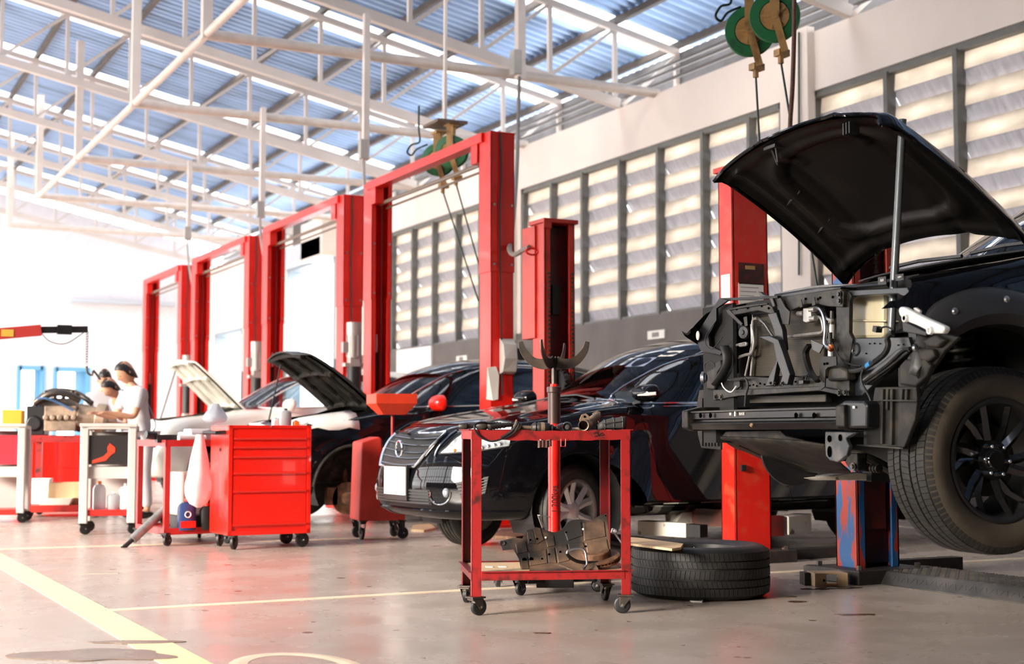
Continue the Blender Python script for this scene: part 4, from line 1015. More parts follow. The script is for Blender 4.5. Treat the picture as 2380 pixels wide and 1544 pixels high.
# number plate, lower grille, fog lamps, air slots, chin
pc = SB.front_pt(0.0, .44, .02)
mb = MB(); mb.box(pc + Vector((.01, 0, 0)), (.02, .36, .24)); pl = mb.build('number_plate', BLKP, bodyr); mb = MB(); mb.box(pc + Vector((-.003, 0, .012)), (.006, .335, .19)); mb.build('plate_face', mat('plate_white', (.86, .86, .84), .4), pl)
mb = MB(); rows = [[SB.front_pt(y_, z, .004) for y_ in np.linspace(-.42, .42, 15)] for z in (.30, .34, .40)]; mb.ring(rows, False, False)
lg = mb.build('lower_grille', BLKP, bodyr)
for z in (.31, .33, .35, .37, .39): 
    mb = MB(); mb.tube([SB.front_pt(y_, z, .008) for y_ in np.linspace(-.41, .41, 13)], .004, 5); mb.build('mesh_bar', mat('grille_grey', (.04, .04, .04), .5), lg)
for sg in (1, -1):
    fz = lambda p: Vector((p.x, p.y * sg, p.z))
    mb = MB(); mb.tube([fz(PM(x, y, .004)) for x, y in ((1001, 1144), (1002, 1158), (1010, 1169), (1024, 1173), (1038, 1168), (1046, 1156), (1047, 1144))], .0055, 6, smooth=4); fo = mb.build('fog_lamp_surround', CHR, bodyr, smooth=True)
    c = fz(PM(1035, 1146, -.01)); mb = MB(); mb.sphere(c, .034, 14, 10, (.7, 1, 1)); mb.build('fog_lamp', mat('lamp_glass', (.30, .34, .38), .05, .4, coat=1), fo, smooth=True)
    pts = [fz(PM(x, y, .006)) for x, y in ((1060, 1122), (1136, 1108), (1128, 1148), (1075, 1166))]
    mb = MB(); mb.add(pts, [(0, 1, 2, 3)]); vo = mb.build('air_slot', BLKP, bodyr)
    for k in range(6):
        t = (k + .5) / 6; mb = MB(); a, b = pts[0].lerp(pts[3], t), pts[1].lerp(pts[2], t); mb.bar(a + Vector((-.004, -sg * .004, 0)), b + Vector((-.004, -sg * .004, 0)), .008, .008); mb.build('slot_fin', MT['grille_grey'], vo)
mb = MB(); mb.tube([SB.march(np.array([[.5, y_ * .6, .26]]), np.array([[-.5 * math.cos(y_), math.sin(y_) * .9, 0.0]]), 1.5)[0] for y_ in np.linspace(-1.2, 1.2, 25)], .016, 6); mb.build('front_lip', BLK, bodyr, smooth=True)
mb = MB(); mb.poly([(.35, -.6, .24), (1.3, -.6, .16), (1.3, .6, .16), (.35, .6, .24)], (0, 0, .01)); mb.build('under_tray', mat('tray_grey', (.12, .10, .085), .6), bodyr)
# panel gaps: hood edge, door, fender
GAP = mat('gap_black', (.001, .001, .001), .9, spec=0)
for nm, pts, md in (('panel_gap', [(.16, -.62), (.5, -.70), (.9, -.745), (1.2, -.76), (1.32, -.76)], 'top'), ('panel_gap', [(1.40, .97), (1.42, .8), (1.40, .6), (1.43, .35), (1.48, .26)], 'side'), ('panel_gap', [(2.5, .99), (2.52, .7), (2.5, .3)], 'side')):
    curve_on(SB, pts, md, .0022, GAP, bodyr, nm, -.0008)
curve_on(SB, [(1.34, .28), (2.2, .27), (3.1, .28)], 'side', .012, mat('sill_gloss', (.01, .012, .016), .15, coat=1), bodyr, 'sill_trim', .0)
# mirror with indicator, door handle
def mirror(B, root, x, z, paint, sgn=-1, ind=True, sc=1):
    b = B.side_pt(x, z - .02, sgn); mb = MB(); c = b + Vector((.02, sgn * .17, .055))
    n = 12; rows = []
    for i in range(n + 1):
        t = i / n; yy = -.13 + .26 * t; k = math.sqrt(max(.02, 1 - (2 * t - 1) ** 4)); rows.append([c + Vector((.075 * k * math.cos(a) * (1.2 if math.cos(a) < 0 else .45), sgn * yy, .078 * k * math.sin(a) * sc + .01)) for a in np.linspace(0, 2 * math.pi, 14, endpoint=False)])
    mb.ring(rows); m_ = mb.build('door_mirror', paint, root, smooth=True)
    mb = MB(); mb.bar(b + Vector((0, sgn * -.02, -.01)), c + Vector((-.01, sgn * -.06, -.045)), .035, .022); mb.build('mirror_foot', BLKP, m_)
    if ind: mb = MB(); mb.tube([c + Vector((-.088, sgn * .0, -.005)), c + Vector((-.075, sgn * .09, 0)), c + Vector((-.03, sgn * .135, .005))], [.004, .012, .012], 6); mb.build('mirror_indicator', mat('lamp_clear', (.75, .7, .66), .2), m_)
mirror(SB, bodyr, 1.46, 1.01, BLK, sc=.8); mirror(SB, bodyr, 1.46, 1.01, BLK, 1, sc=.8)
# sticker, wipers, dash, steering wheel, seats
for (y0, z0, wd, hh, m_, nm) in ((-.46, 1.345, .11, .045, PAP, 'windscreen_sticker'), (-.36, 1.27, .16, .07, mat('sticker_blue_grey', (.25, .3, .42), .5), 'windscreen_sticker')):
    q = []
    for a, b in ((0, 0), (wd, 0), (wd, hh), (0, hh)): q.append(SB.front_pt(y0 + a, z0 + b, .004, x0=2.6))
    mb = MB(); mb.add(q, [(0, 1, 2, 3)]); mb.build(nm, m_, bodyr)
for y0 in (-.5, .05):
    mb = MB(); mb.tube([SB.top_pt(1.30 - .1 * abs(y0), y0, .02), SB.top_pt(1.32, y0 + .35, .015), SB.top_pt(1.30 , y0 + .6, .012)], .008, 5); mb.build('wiper', BLKM, bodyr)
mb = MB(); mb.b2((1.35, -.68, .55), (1.75, .68, .93)); mb.build('dashboard', DARKIN, bodyr, bevel=.05)
mb = MB(); mb.tube([Vector((1.88 + .05 * math.sin(t), .36 + .18 * math.cos(t), .93 + .17 * math.sin(t))) for t in np.linspace(0, 6.283, 21)], .014, 6); mb.build('steering_wheel', DARKIN, bodyr)
seats(bodyr, 2.35, .52); seats(bodyr, 3.2, .52, (-.36, 0, .36))
for lx, ly, st, f in ((.89, -.80, R(20), -1), (3.59, -.80, 0, -1), (.89, .80, R(20), 1), (3.59, .80, 0, 1)):
    wheel('wheel', SED, .325, .205, .215, 'five_twin', ALUD, mat('alloy_bright', (.80, .80, .80), .38, .5), (lx, ly + .11 * (1 if ly < 0 else -1), .325), f, st)
mb = MB(); mb.box((.30, -.0, .0), (.1, .1, .1)) if False else None
# ================================================================== CARS BEHIND
def rear_car(name, label, X0, Yc, paint, up, BB, hood_up=None, rz=0, mpaint=None, nowheel=False, glf=GL, gls=GLD, trim=CHR, res=(110, 120), dlo=DLO, ws=WS):
    root = thing(name, label, 'car', (X0, Yc, 0), rz); b = bpy.data.objects.new('bodyshell', None); C.objects.link(b); b.parent = root; b.location = (0, 0, up)
    make_sedan(b, BB, res, paint, dlo, ws, [(.89, .28, .37), (3.5, .28, .37)], gls=gls, glf=glf, hoodcut=[(.28, -.1), (.28, .55), (.5, .66), (1.25, .68), (1.22, -.1)] if hood_up else None)
    curve_on(BB, dlo + dlo[:1], 'side', .008, trim, b, 'window_trim', .003)
    if nowheel:
        h = MB(); h.lathe([(.03, 0), (.15, 0), (.15, .025), (.03, .025)], (.89, -.72, .16), (0, 1, 0), 30); h.lathe([(.0001, -.05), (.06, -.045), (.065, 0)], (.89, -.72, .16), (0, 1, 0), 20); h.box((.74, -.68, .18), (.1, .08, .16)); h.cyl((.89, -.6, .2), (.93, -.55, .6), .03, 10)
        h.build('brake_disc', RUST, b)
        for lx, ly in ((3.5, -.8), (3.5, .8), (.89, .8)): wheel('wheel', root, .32, .2, .205, 'plain', ALUD, ALUD, (lx, ly * .87, .33), -1 if ly < 0 else 1)
        curve_on(BB, [(.89 + .37 * math.cos(t), .28 + .37 * math.sin(t)) for t in np.linspace(.0, math.pi, 20)], 'side', .016, DUSTP, b, 'arch_trim', .0, sm=0)
    else:
        for lx in (.89, 3.5):
            for sg in (-1, 1): wheel('wheel', root, .32, .2, .205, 'plain', ALUD, ALUD, (lx, sg * .69, .33), sg)
    mirror(BB, b, 1.68, 1.0, mpaint or paint, ind=False); mirror(BB, b, 1.68, 1.0, mpaint or paint, 1, ind=False)
    mb = MB(); mb.b2((1.35, -.68, .5), (1.7, .68, .9)); mb.build('dashboard', DARKIN, b, bevel=.05); seats(b, 2.35, .5)
    if hood_up:
        ang, L, arc, hm, hin = hood_up; rows = []
        nU, nV = 14, 16
        for side_ in (0, 1):
            pass
        hinge = Vector((1.28, 0, 1.0)); 
        def hp(u, v, off=0):
            s = u * L; wd = .70 - .10 * u ** 3 - (.0 if u < .9 else (u - .9) * 2.2)
            x = -s * math.cos(ang) + arc * math.sin(math.pi * min(1, u)) * math.sin(ang) * -1; z = s * math.sin(ang) + arc * math.sin(math.pi * u) * math.cos(ang) - .06 * v * v * math.cos(ang) - (.05 * max(0, u - .85) / .15) 
            return hinge + Vector((x - off * math.sin(ang), v * wd, z - off * math.cos(ang)))
        mb = MB(); mb.ring([[hp(i / nU, v) for v in np.linspace(-1, 1, nV)] for i in range(nU + 1)], False, False); ho = mb.build('hood', hm, b, smooth=True); ho.modifiers.new('s', 'SOLIDIFY').thickness = .012
        mb = MB(); mb.ring([[hp(.06 + .86 * i / nU, v * .86, .035) for v in np.linspace(-1, 1, nV)] for i in range(nU + 1)], False, False)
        for q in (-.55, 0, .55): mb.tube([hp(t, q, .045) for t in np.linspace(.1, .88, 8)], .025, 6)
        for t in (.1, .5, .88): mb.tube([hp(t, q, .045) for q in np.linspace(-.8, .8, 8)], .025, 6)
        mb.build('hood_inner_panel', hin, ho, smooth=True)
        mb = MB(); mb.cyl((.5, .55, .8), hp(.75, .6, .05), .008, 6); mb.build('hood_prop', BLKM, b)
        mb = MB(); mb.b2((.25, -.6, .3), (1.25, .6, .62)); mb.b2((.45, -.3, .62), (.95, .2, .80)); mb.b2((.4, .3, .6), (.75, .5, .82)); mb.cyl((.5, -.45, .6), (.5, -.45, .8), .07, 12); mb.tube([(.4, -.2, .8), (.6, -.4, .86), (.9, -.35, .85), (1.0, .1, .8)], .03, 8, smooth=4)
        mb.build('engine_bay', DUST, b, bevel=.02)
    return root, b
HB = Body(L=4.35, W=.87, hood=[(0, .72), (.12, .82), (.4, .90), (.9, .97), (1.35, 1.03), (2, 1.0), (3.6, 1.06), (4.35, 1.04)],
          roof=[(.6, .55), (1.0, .88), (1.45, 1.15), (1.9, 1.40), (2.3, 1.50), (2.75, 1.53), (3.4, 1.50), (3.9, 1.40), (4.2, 1.1), (4.35, .8)],
          plan=[(0, .93), (.4, .965), (.9, .985), (2, 1), (3.6, .99), (4.35, .93)], nose=[(.15, .12), (.24, .04), (.33, .005), (.42, 0), (.52, .015), (.64, .045), (.76, .10), (.9, .2)], tail=[(.2, .1), (.5, 0), (.9, .03), (1.3, .12)],
          belt=.98, tum=.42, wc=.83, arches=[(.89, .30), (3.5, .30)], ar=.38)
DLO2 = [(1.42, 1.02), (1.75, 1.22), (2.05, 1.36), (2.5, 1.43), (3.1, 1.42), (3.7, 1.32), (3.95, 1.17), (3.8, 1.10), (3.2, 1.06), (2.2, 1.03), (1.6, 1.01)]
WS2 = [(0, 1.43), (.42, 1.42), (.56, 1.38), (.70, 1.12), (.74, 1.02), (.6, .96), (0, .95)]
yc2 = (y1n + y1f) / 2
hub2 = U(820, 1160, Y=yc2 - .85)
C2, C2b = rear_car('black_hatchback', 'black car with open hood, bare wheel hub and red mirror, beside the tool chest', hub2.x - .89, yc2, BLK, .09, HB, (R(36), 1.02, .10, BLKM, DUST), mpaint=CHEST, nowheel=True, dlo=DLO2, ws=WS2)
yc3 = (y2n + y2f) / 2
CW = mat('car_cream_white', (.80, .78, .70), .25, coat=.8)
x3 = U(568, 960, Y=yc3 - .5)
C3, C3b = rear_car('white_hatchback', 'cream white car with its hood propped open, behind the open black hood', x3.x - 1.28, yc3, CW, .14, HB, (R(43), .95, .12, CW, mat('hood_inner_cream', (.62, .60, .52), .5, var=.3, vscale=5)), trim=CW, glf=glass('car_glass_clear', (.6, .66, .68), .2), gls=glass('car_glass_clear', (.6, .66, .68), .2), dlo=DLO2, ws=WS2, res=(90, 100))
# the white fender cover on the black hatchback
mb = MB(); rows = []
for i in range(9):
    x = .15 + i * .10; rows.append([HB.top_pt(x, -.60, .012) + Vector((0, 0, 0)), HB.top_pt(x, -.68, .015), HB.top_pt(x, -.76, .015), HB.side_pt(x, .86, -1, .01), HB.side_pt(x, .80 + .015 * math.sin(i * 2), -1, .015)])
mb.ring(rows, False, False); o = mb.build('fender_cover', mat('cover_white', (.82, .80, .74), .7, var=.06), smooth=True); o.parent = None
o.location = C2.location + Vector((0, 0, .09)); o.modifiers.new('s', 'SOLIDIFY').thickness = .004
tag(o, 'white protective sheet draped over the fender of the black hatchback', 'fender cover')
# ================================================================== STRIPPED BLACK PICKUP
X0, YC0, Z0 = 3.35, 4.95, .385
SYAW = R(-6)
_wp = Vector((4.22, 4.02, Z0)); _rm = Matrix.Rotation(SYAW, 3, 'Z')
O0 = _wp - _rm @ Vector((.87, -.93, 0))
SUV = thing('black_pickup', 'large black off-roader with open hood and bare front frame, on the nearest lift', 'car', O0, SYAW)
_ri = _rm.transposed()
def UL(px, py, x=None, y=None):
    '''pixel -> point in the frame of the car, on its own plane x or y'''
    o = _ri @ (Vector((0, 0, H)) - O0); d = _ri @ ray(px, py)
    t = (x - o.x) / d.x if x is not None else (y - o.y) / d.y
    return o + d * t
def V(cx, cy, X): return UL(1580 + cx * .32389, 660 + cy * .32389, x=X - 3.35)
def V3(cx, cy, X=None, Y=None): return UL(1980 + cx * .492, 560 + cy * .492, x=X - 3.35) if X is not None else UL(1980 + cx * .492, 560 + cy * .492, y=Y - 4.95)
PB = Body(L=5.0, W=.925, hood=[(0, .98), (.3, 1.06), (.6, 1.125), (1.0, 1.20), (1.45, 1.27), (2.2, 1.2), (5, 1.2)],
          roof=[(.9, .6), (1.25, 1.0), (1.5, 1.26), (1.95, 1.55), (2.4, 1.76), (2.9, 1.84), (3.6, 1.84), (4.4, 1.7), (5, 1.3)],
          plan=[(0, .93), (.4, .97), (.9, .99), (2, 1), (5, 1)], nose=[(.15, .1), (.4, 0), (.8, .02), (1.0, .12)], tail=[(.2, .1), (.5, 0), (1, .0)],
          belt=1.2, tum=.30, wc=.87, arches=[(.87, .44)], ar=.52, bot=.26, wsk=.2, crown=.05, hump=.03)
PB.vprof = spl([(.1, -.10), (.3, -.04), (.5, 0), (.8, 0), (1.0, -.02), (1.15, -.05), (1.4, -.12), (1.8, -.2)])
P, nu, nv = PB.grid(170, 180, xa=.95, zc=.8)
edge = [V3(*c, Y=4.03) for c in [(340, 118), (368, 150), (330, 215), (290, 265), (225, 298), (345, 355), (445, 420), (510, 452)]]
ep = [(-1, 3), (.55, 3)] + [(e.x, e.z) for e in edge] + [(.62, .3), (.62, -1), (-1, -1)]
dlo = chaikin([(1.75, 1.24), (2.1, 1.52), (2.5, 1.68), (3.4, 1.70), (3.9, 1.6), (3.9, 1.24)], 1)
wsp = chaikin([(0, 1.76), (.5, 1.74), (.64, 1.66), (.78, 1.34), (.76, 1.26), (0, 1.25)], 1)
ARZ, ARR = .44, .475
ol = [('front', lambda p: sdpoly(np.stack([p[:, 0], p[:, 2]], 1), ep), lambda p: p[:, 0] < 1.4),
      ('hoodhole', lambda p: sdpoly(np.stack([p[:, 0], np.abs(p[:, 1])], 1), [(-1, -1), (-1, .76), (1.42, .76), (1.36, .4), (1.30, -1)]), lambda p: p[:, 2] > .9),
      ('bottom', lambda p: p[:, 2] - .32, lambda p: p[:, 0] < 1.9),
      ('arch', lambda p: np.hypot(p[:, 0] - .87, p[:, 2] - ARZ) - ARR, lambda p: np.abs(p[:, 1]) > .5),
      ('ws', lambda p: sdpoly(np.stack([np.abs(p[:, 1]), p[:, 2]], 1), wsp), lambda p: (p[:, 0] < 2.9) & (p[:, 0] > 1.2) & (p[:, 2] > 1.1)),
      ('side', lambda p: sdpoly(np.stack([p[:, 0], p[:, 2]], 1), dlo), lambda p: np.abs(p[:, 1]) > .45)]
T, lab = cut_body(PB, P, nu, nv, ol)
skin('body', PB, P, T[lab == 0], BLK, SUV); skin('windscreen', PB, P, T[lab == 5], GL, SUV)
cc_ = P[T].mean(1)
for s_ in (-1, 1): skin('side_window', PB, P, T[(lab == 6) & (cc_[:, 1] * s_ > 0)], GLD, SUV)
# fender flare band with its screws, both sides
FLR = mat('flare_plastic', (.032, .031, .030), .42, var=.15, vscale=6)
for s_ in (-1,):
    mb = MB(); rows = []
    for t in np.linspace(.02, 2.62, 40):
        row = []
        wd = .13 * min(1, (2.75 - t) * 1.6)
        for k, (dr, off) in enumerate([(-.03, -.05), (-.02, .02), (.02, .038), (.5, .034), (.9, .02), (1.0, .004)]):
            r_ = ARR + (dr if abs(dr) < .04 else dr * wd)
            p = PB.side_pt(.87 - r_ * math.cos(t * -1 + math.pi) * -1 if False else .87 + r_ * math.cos(t), ARZ + r_ * math.sin(t), s_, off); row.append(p)
        rows.append(row)
    mb.ring(rows, False, False); fo = mb.build('fender_flare', FLR, SUV, smooth=True); fo.modifiers.new('s', 'SOLIDIFY').thickness = .006
    for t in (1.05, 1.55, 2.02, 2.45):
        r_ = ARR + .075; p = PB.side_pt(.87 + r_ * math.cos(t), ARZ + r_ * math.sin(t), s_, .036); mb = MB(); mb.lathe([(.0001, .007), (.009, .006), (.014, .0), (.016, 0)], p, (0, s_, 0), 12); mb.build('flare_screw', ALU, fo, smooth=True)
    n = 24; mb = MB(); a0 = [(.87 + (ARR + .01) * math.cos(t), s_ * .90, ARZ + (ARR + .01) * math.sin(t)) for t in np.linspace(-.4, math.pi * .64, n)]
    mb.ring([a0, [(x, s_ * .48, z) for x, y, z in a0]], False, False); mb.add([(x, s_ * .48, z) for x, y, z in a0] + [(.87, s_ * .48, ARZ - .3)], [tuple(range(n + 1))]); mb.build('wheel_housing', mat('housing_black', (.006, .006, .006), .8), SUV)
    mb = MB(); mb.cyl((.93, s_ * .60, .50), (.95, s_ * .56, .85), .035, 12)
    for k in range(6): mb.tube([Vector((.95 + .065 * math.cos(a), s_ * .57 + .065 * math.sin(a), .60 + k * .045 + .045 * a / 6.283)) for a in np.linspace(0, 6.283, 14)], .009, 6)
    mb.build('coil_spring', DUST, SUV, smooth=True)
wheel('wheel', SUV, .372, .262, .243, 'six_twisted', BLKP, mat('wheel_gloss_black', (.006, .006, .006), .10, coat=1), (.87, -.79, .372 - .012), -1, R(1), True, RUBB)
mb = MB(); dc = UL(1836, 1042, y=.66); mb.lathe([(.0001, .0), (.17, .0), (.185, -.02), (.185, -.035), (.0001, -.03)], dc, (0, 1, 0), 40); mb.lathe([(.0001, .10), (.07, .10), (.08, .0)], dc, (0, 1, 0), 24); mb.build('brake_disc', BLKM, SUV, smooth=True)
for s_ in (-1, 1): wheel('wheel', SUV, .372, .262, .243, 'six_twisted', BLKP, MT['wheel_gloss_black'], (3.9, s_ * .79, .36), s_)
# ---- open hood
RF = UL(1977, 642, y=.70); RN = Vector((RF.x, -RF.y, RF.z))
FF = UL(1684, 388, y=.68); FN = Vector((FF.x, -FF.y + .02, FF.z))
hd = (FF + FN) / 2 - (RF + RN) / 2; HL_ = hd.length; hd.normalize(); hnrm = Vector((-hd.z, 0, hd.x)) * -1
if hnrm.z < 0: hnrm = -hnrm
def hoodp(u, v, off=0):
    """u 0 hinge..1 front, v -1 near .. 1 far"""
    rear = .13 * (1 - abs(v) ** 2.2); front = 1 + .05 * (1 - abs(v) ** 2.5) / HL_
    s = (rear * (1 - u) + u * front * HL_)
    hw = (RF.y) * (1 - .02 * u)
    cr = .085 * (1 - v * v) * (.55 + .45 * u) + .030 * math.sin(math.pi * u) - .05 * max(0, (abs(v) - .9) / .1) ** 2 - .035 * max(0, (u - .93) / .07) ** 2
    cr += .012 * (math.exp(-((abs(v) - .45) / .06) ** 2))
    return (RF + RN) / 2 + hd * s + Vector((0, v * hw, 0)) + hnrm * (cr - off)
nU, nV = 26, 40
us_ = [i / nU for i in range(nU + 1)]; vs_ = [-1 + 2 * j / nV for j in range(nV + 1)]
mb = MB(); mb.ring([[hoodp(u, v) for v in vs_] for u in us_], False, False); hood = mb.build('hood', BLK, SUV, smooth=True)
# inner panel: one formed sheet with raised stiffening ribs
def innr(u, v):
    d = .028
    for rc in (.07, .93): d += .018 * math.exp(-((u - rc) / .035) ** 2)
    d += .016 * math.exp(-((abs(v) - .88) / .05) ** 2) * (1 if .05 < u < .95 else 0)
    e = ((u - .50) / .36) ** 4 + (abs(v) / .72) ** 4
    d += .020 * math.exp(-((e - 1) / .35) ** 2)
    d -= .012 * (e < .6)
    d += .014 * math.exp(-((abs(v) - .35 * u - .12) / .05) ** 2) * (u > .72)
    return d
mb = MB(); nU2, nV2 = 60, 90
mb.ring([[hoodp(.015 + .97 * i / nU2, (-1 + 2 * j / nV2) * .975, innr(.015 + .97 * i / nU2, (-1 + 2 * j / nV2))) for j in range(nV2 + 1)] for i in range(nU2 + 1)], False, False)
mb.build('hood_inner_panel', mat('hood_underside', (.0045, .004, .0035), .42, col2=(.013, .010, .008), vscale=5, thr=(.5, .8), spec=.15), hood, smooth=True)
mb = MB(); mb.tube([hoodp(1.0, v, .008) for v in vs_], .009, 6); mb.tube([hoodp(u, 1, .006) for u in us_], .008, 6); mb.tube([hoodp(u, -1, .006) for u in us_], .008, 6); mb.tube([hoodp(0, v, .006) for v in vs_], .008, 6); mb.build('hood_hem', BLK, hood, smooth=True)
mb = MB(); p = hoodp(.93, .38, .045); mb.box(p, (.05, .10, .015)); mb.tube([p + Vector((0, -.02, 0)), p + Vector((.01, -.02, -.07)), p + Vector((.03, .02, -.07)), p + Vector((.0, .02, 0))], .006, 6, smooth=3); mb.build('hood_latch', BLKM, hood)
mb = MB(); p = hoodp(.92, -.55, .05); 
for k in range(3): mb.box(p + Vector((0, k * .022, -.012)), (.05, .008, .05))
mb.build('prop_bracket', BLKP, hood)
for v, u0 in ((.62, .35), (.62, .6)):
    mb = MB(); mb.bar(hoodp(u0, v, .03), hoodp(u0 - .02, v + .26, .03), .008, .02); mb.build('hood_stiffener', BLKM, hood)
# support pole
a = UL(2098, 278, y=-.53); b = UL(2071, 782, y=-.53)
mb = MB(); mb.cyl(b, a, .0165, 14); mb.build('support_pole', mat('pole_grey', (.13, .145, .15), .35, .3, coat=.3), SUV, smooth=True)
# ---- bumper beam
SUPD = mat('support_steel_dark', (.012, .013, .015), .35, .3, col2=(.04, .036, .032), vscale=7, thr=(.5, .85))
ya = V(1070, 950, 3.70).y; yb_ = V(28, 950, 3.70).y
zt, zb2 = V(500, 895, 3.70).z, V(500, 1048, 3.70).z
BX = 3.70 - X0; hz = zt - zb2
pr = [(.10, zt), (.0, zt - .004), (.0, zt - hz * .12), (.012, zt - hz * .16), (.012, zt - hz * .44), (.035, zt - hz * .50), (.035, zt - hz * .58), (.0, zt - hz * .64), (-.005, zt - hz * .70), (.012, zt - hz * .97), (.10, zb2), (.10, zb2 + hz * .3), (.06, zb2 + hz * .4), (.10, zb2 + hz * .6)]
mb = MB(); rows = []
for t in np.linspace(0, 1, 15):
    y_ = ya + (yb_ - ya) * t; bow = .035 * (2 * t - 1) ** 2; rows.append([(BX + x + bow, y_, z) for x, z in pr])
mb.ring(rows); beam = mb.build('bumper_beam', mat('beam_black', (.008, .008, .009), .36, .2, col2=(.06, .052, .042), vscale=9, thr=(.5, .85), spec=.35, stretch=(1, .3, 1)), SUV, smooth=True)
for cx in (118, 205, 818, 930):
    mb = MB(); mb.lathe([(.0001, 0), (.011, 0)], V(cx, 945, 3.70) + Vector((.026 if cx in (118, 930) else .014, 0, 0)), (-1, 0, 0), 14); mb.lathe([(.010, 0), (.013, .004)], V(cx, 945, 3.70) + Vector((.026 if cx in (118, 930) else .014, 0, 0)), (-1, 0, 0), 14); o = mb.build('beam_hole', GAP, beam); o.scale = (1, 1, 1)
for cx, wd, m_, hh in ((355, .012, PAP, .012), (388, .010, PAP, .020)):
    c = V(cx, 934, 3.70); mb = MB(); mb.box(c + Vector((.006, 0, 0)), (.004, wd, hh)); mb.build('beam_label', m_, beam)
def text(s, loc, size, m, parent, rot, name='lettering', ext=.0008):
    cu = bpy.data.curves.new(name, 'FONT'); cu.body = s; cu.size = size; cu.extrude = ext; cu.align_x = 'CENTER'; cu.align_y = 'CENTER'
    o = bpy.data.objects.new(name, cu); C.objects.link(o); dg = bpy.context.evaluated_depsgraph_get(); me = bpy.data.meshes.new_from_object(o.evaluated_get(dg)); bpy.data.objects.remove(o)
    o = bpy.data.objects.new(name, me); C.objects.link(o); me.materials.clear(); me.materials.append(m); o.parent = parent; o.location = loc; o.rotation_euler = rot; return o
text('SUX2E', V(432, 934, 3.70) + Vector((.009, 0, 0)), .017, PAP, beam, (R(90), 0, R(-90)))
mb = MB(); c = V(515, 1012, 3.69); 
for k in range(7): mb.sphere(c + Vector((-.003, random.uniform(-.015, .015), random.uniform(-.008, .008))), random.uniform(.003, .007), 6, 4)
mb.build('mud_clump', mat('dry_mud', (.25, .16, .09), .9), beam)
# crash boxes
for y_, nm in ((ya - .015, 'near'), (yb_ + .06, 'far')):
    mb = MB(); s1 = -1 if nm == 'near' else 1
    q = [(BX + .02, zt + .0), (BX + .10, zt + .018), (BX + .42, zt + .018), (BX + .42, zb2 + .0), (BX + .06, zb2 - .004), (BX + .02, zb2 + .01)]
    mb.poly([(x, y_ if s1 < 0 else y_ - .06, z) for x, z in q], (0, -.06 if s1 < 0 else .06, 0)); mb.build('crash_box', DUST, SUV, bevel=.006)
mb = MB(); q = [V(*c, 3.74) for c in [(1130, 870), (1180, 838), (1320, 840), (1345, 870), (1340, 1035), (1140, 1040)]]; mb.poly(q, (.25, .0, 0)); mb.build('crash_box', SUPD, SUV, bevel=.01)
mb = MB(); mb.box(V(1250, 886, 3.735), (.004, .014, .010)); mb.build('label', PAP, SUV)
# ---- traced plates; each is real pressed metal with its own depth
def tp(name, pts, X, d, m, par=None, bev=.003, dy=0):
    mb = MB(); mb.poly([V(cx, cy, X) for cx, cy in pts], (d, dy, 0)); return mb.build(name, m, par or SUV, bevel=bev)
def tt(name, pts, X, r, m, par=None, sm=5, n=8, flat=1.0):
    mb = MB(); mb.tube([V(p[0], p[1], p[2] if len(p) > 2 else X) for p in pts], r, n, smooth=sm, flat=flat); return mb.build(name, m, par or SUV, smooth=True)
SUP = mat('support_steel', (.016, .016, .016), .42, .3, col2=(.072, .061, .044), vscale=14, thr=(.46, .82), bump=.12, bscale=25, spec=.25)
INF = mat('inner_fender_steel', (.022, .027, .033), .35, .4, col2=(.055, .053, .049), vscale=5, thr=(.45, .85))
def holes(par, pts, X, r=.006):
    for cx, cy in pts:
        mb = MB(); mb.lathe([(.0001, 0), (r, 0), (r * 1.25, .002)], V(cx, cy, X) + Vector((-.0015, 0, 0)), (-1, 0, 0), 10); mb.build('hole', GAP, par)
def bolt_on(par, pts, X, r=.009, m=SUP):
    for cx, cy in pts:
        mb = MB(); c = V(cx, cy, X); mb.cyl(c, c + Vector((-.010, 0, 0)), r, 6); mb.cyl(c, c + Vector((-.003, 0, 0)), r * 1.6, 12); mb.build('bolt', m, par)
low = tp('lower_crossmember', [(240, 690), (470, 665), (640, 672), (900, 662), (1010, 690), (1175, 640), (1215, 650), (1217, 805), (1150, 800), (1000, 762), (700, 770), (420, 800), (240, 832)], 3.90, .05, SUP)
tp('crossmember_lip', [(240, 760), (640, 752), (1000, 735), (1180, 770), (1150, 800), (1000, 768), (420, 806), (240, 836)], 3.885, .03, SUP, low)
holes(low, [(505, 730), (530, 725), (578, 715), (555, 733), (610, 722), (805, 722), (832, 703)], 3.90, .004); bolt_on(low, [(1145, 782), (1188, 778), (258, 812), (298, 812)], 3.885)
up1 = tp('upper_crossmember', [(350, 172), (500, 150), (622, 135), (662, 165), (692, 236), (645, 214), (560, 192), (350, 232)], 3.90, .05, SUP); holes(up1, [(410, 183), (490, 175), (590, 160), (640, 175)], 3.90, .005)
tp('crossmember_flange', [(348, 176), (505, 150), (622, 135), (630, 148), (505, 166), (350, 190)], 3.89, .012, SUP, up1)
up2 = tp('upper_crossmember', [(692, 105), (850, 75), (1150, 34), (1176, 60), (1168, 168), (1060, 162), (980, 140), (900, 146), (800, 190), (700, 190)], 3.90, .05, SUP); holes(up2, [(905, 108), (960, 105), (995, 110), (1100, 95), (1010, 100)], 3.90, .005); bolt_on(up2, [(1145, 75), (1147, 122)], 3.895, .010, SUPD)
tp('crossmember_top', [(690, 108), (1150, 36), (1160, 22), (1000, 28), (760, 70), (690, 92)], 3.91, .10, SUPD, up2)
tp('latch_bracket', [(700, 105), (712, 190), (735, 290), (780, 292), (790, 200), (755, 165), (722, 100)], 3.88, .006, SUP, up2, .001)
tp('latch_handle', [(560, 55), (575, 92), (640, 105), (668, 168), (684, 160), (664, 100), (600, 76), (580, 58)], 3.87, .015, BLKM, up2)
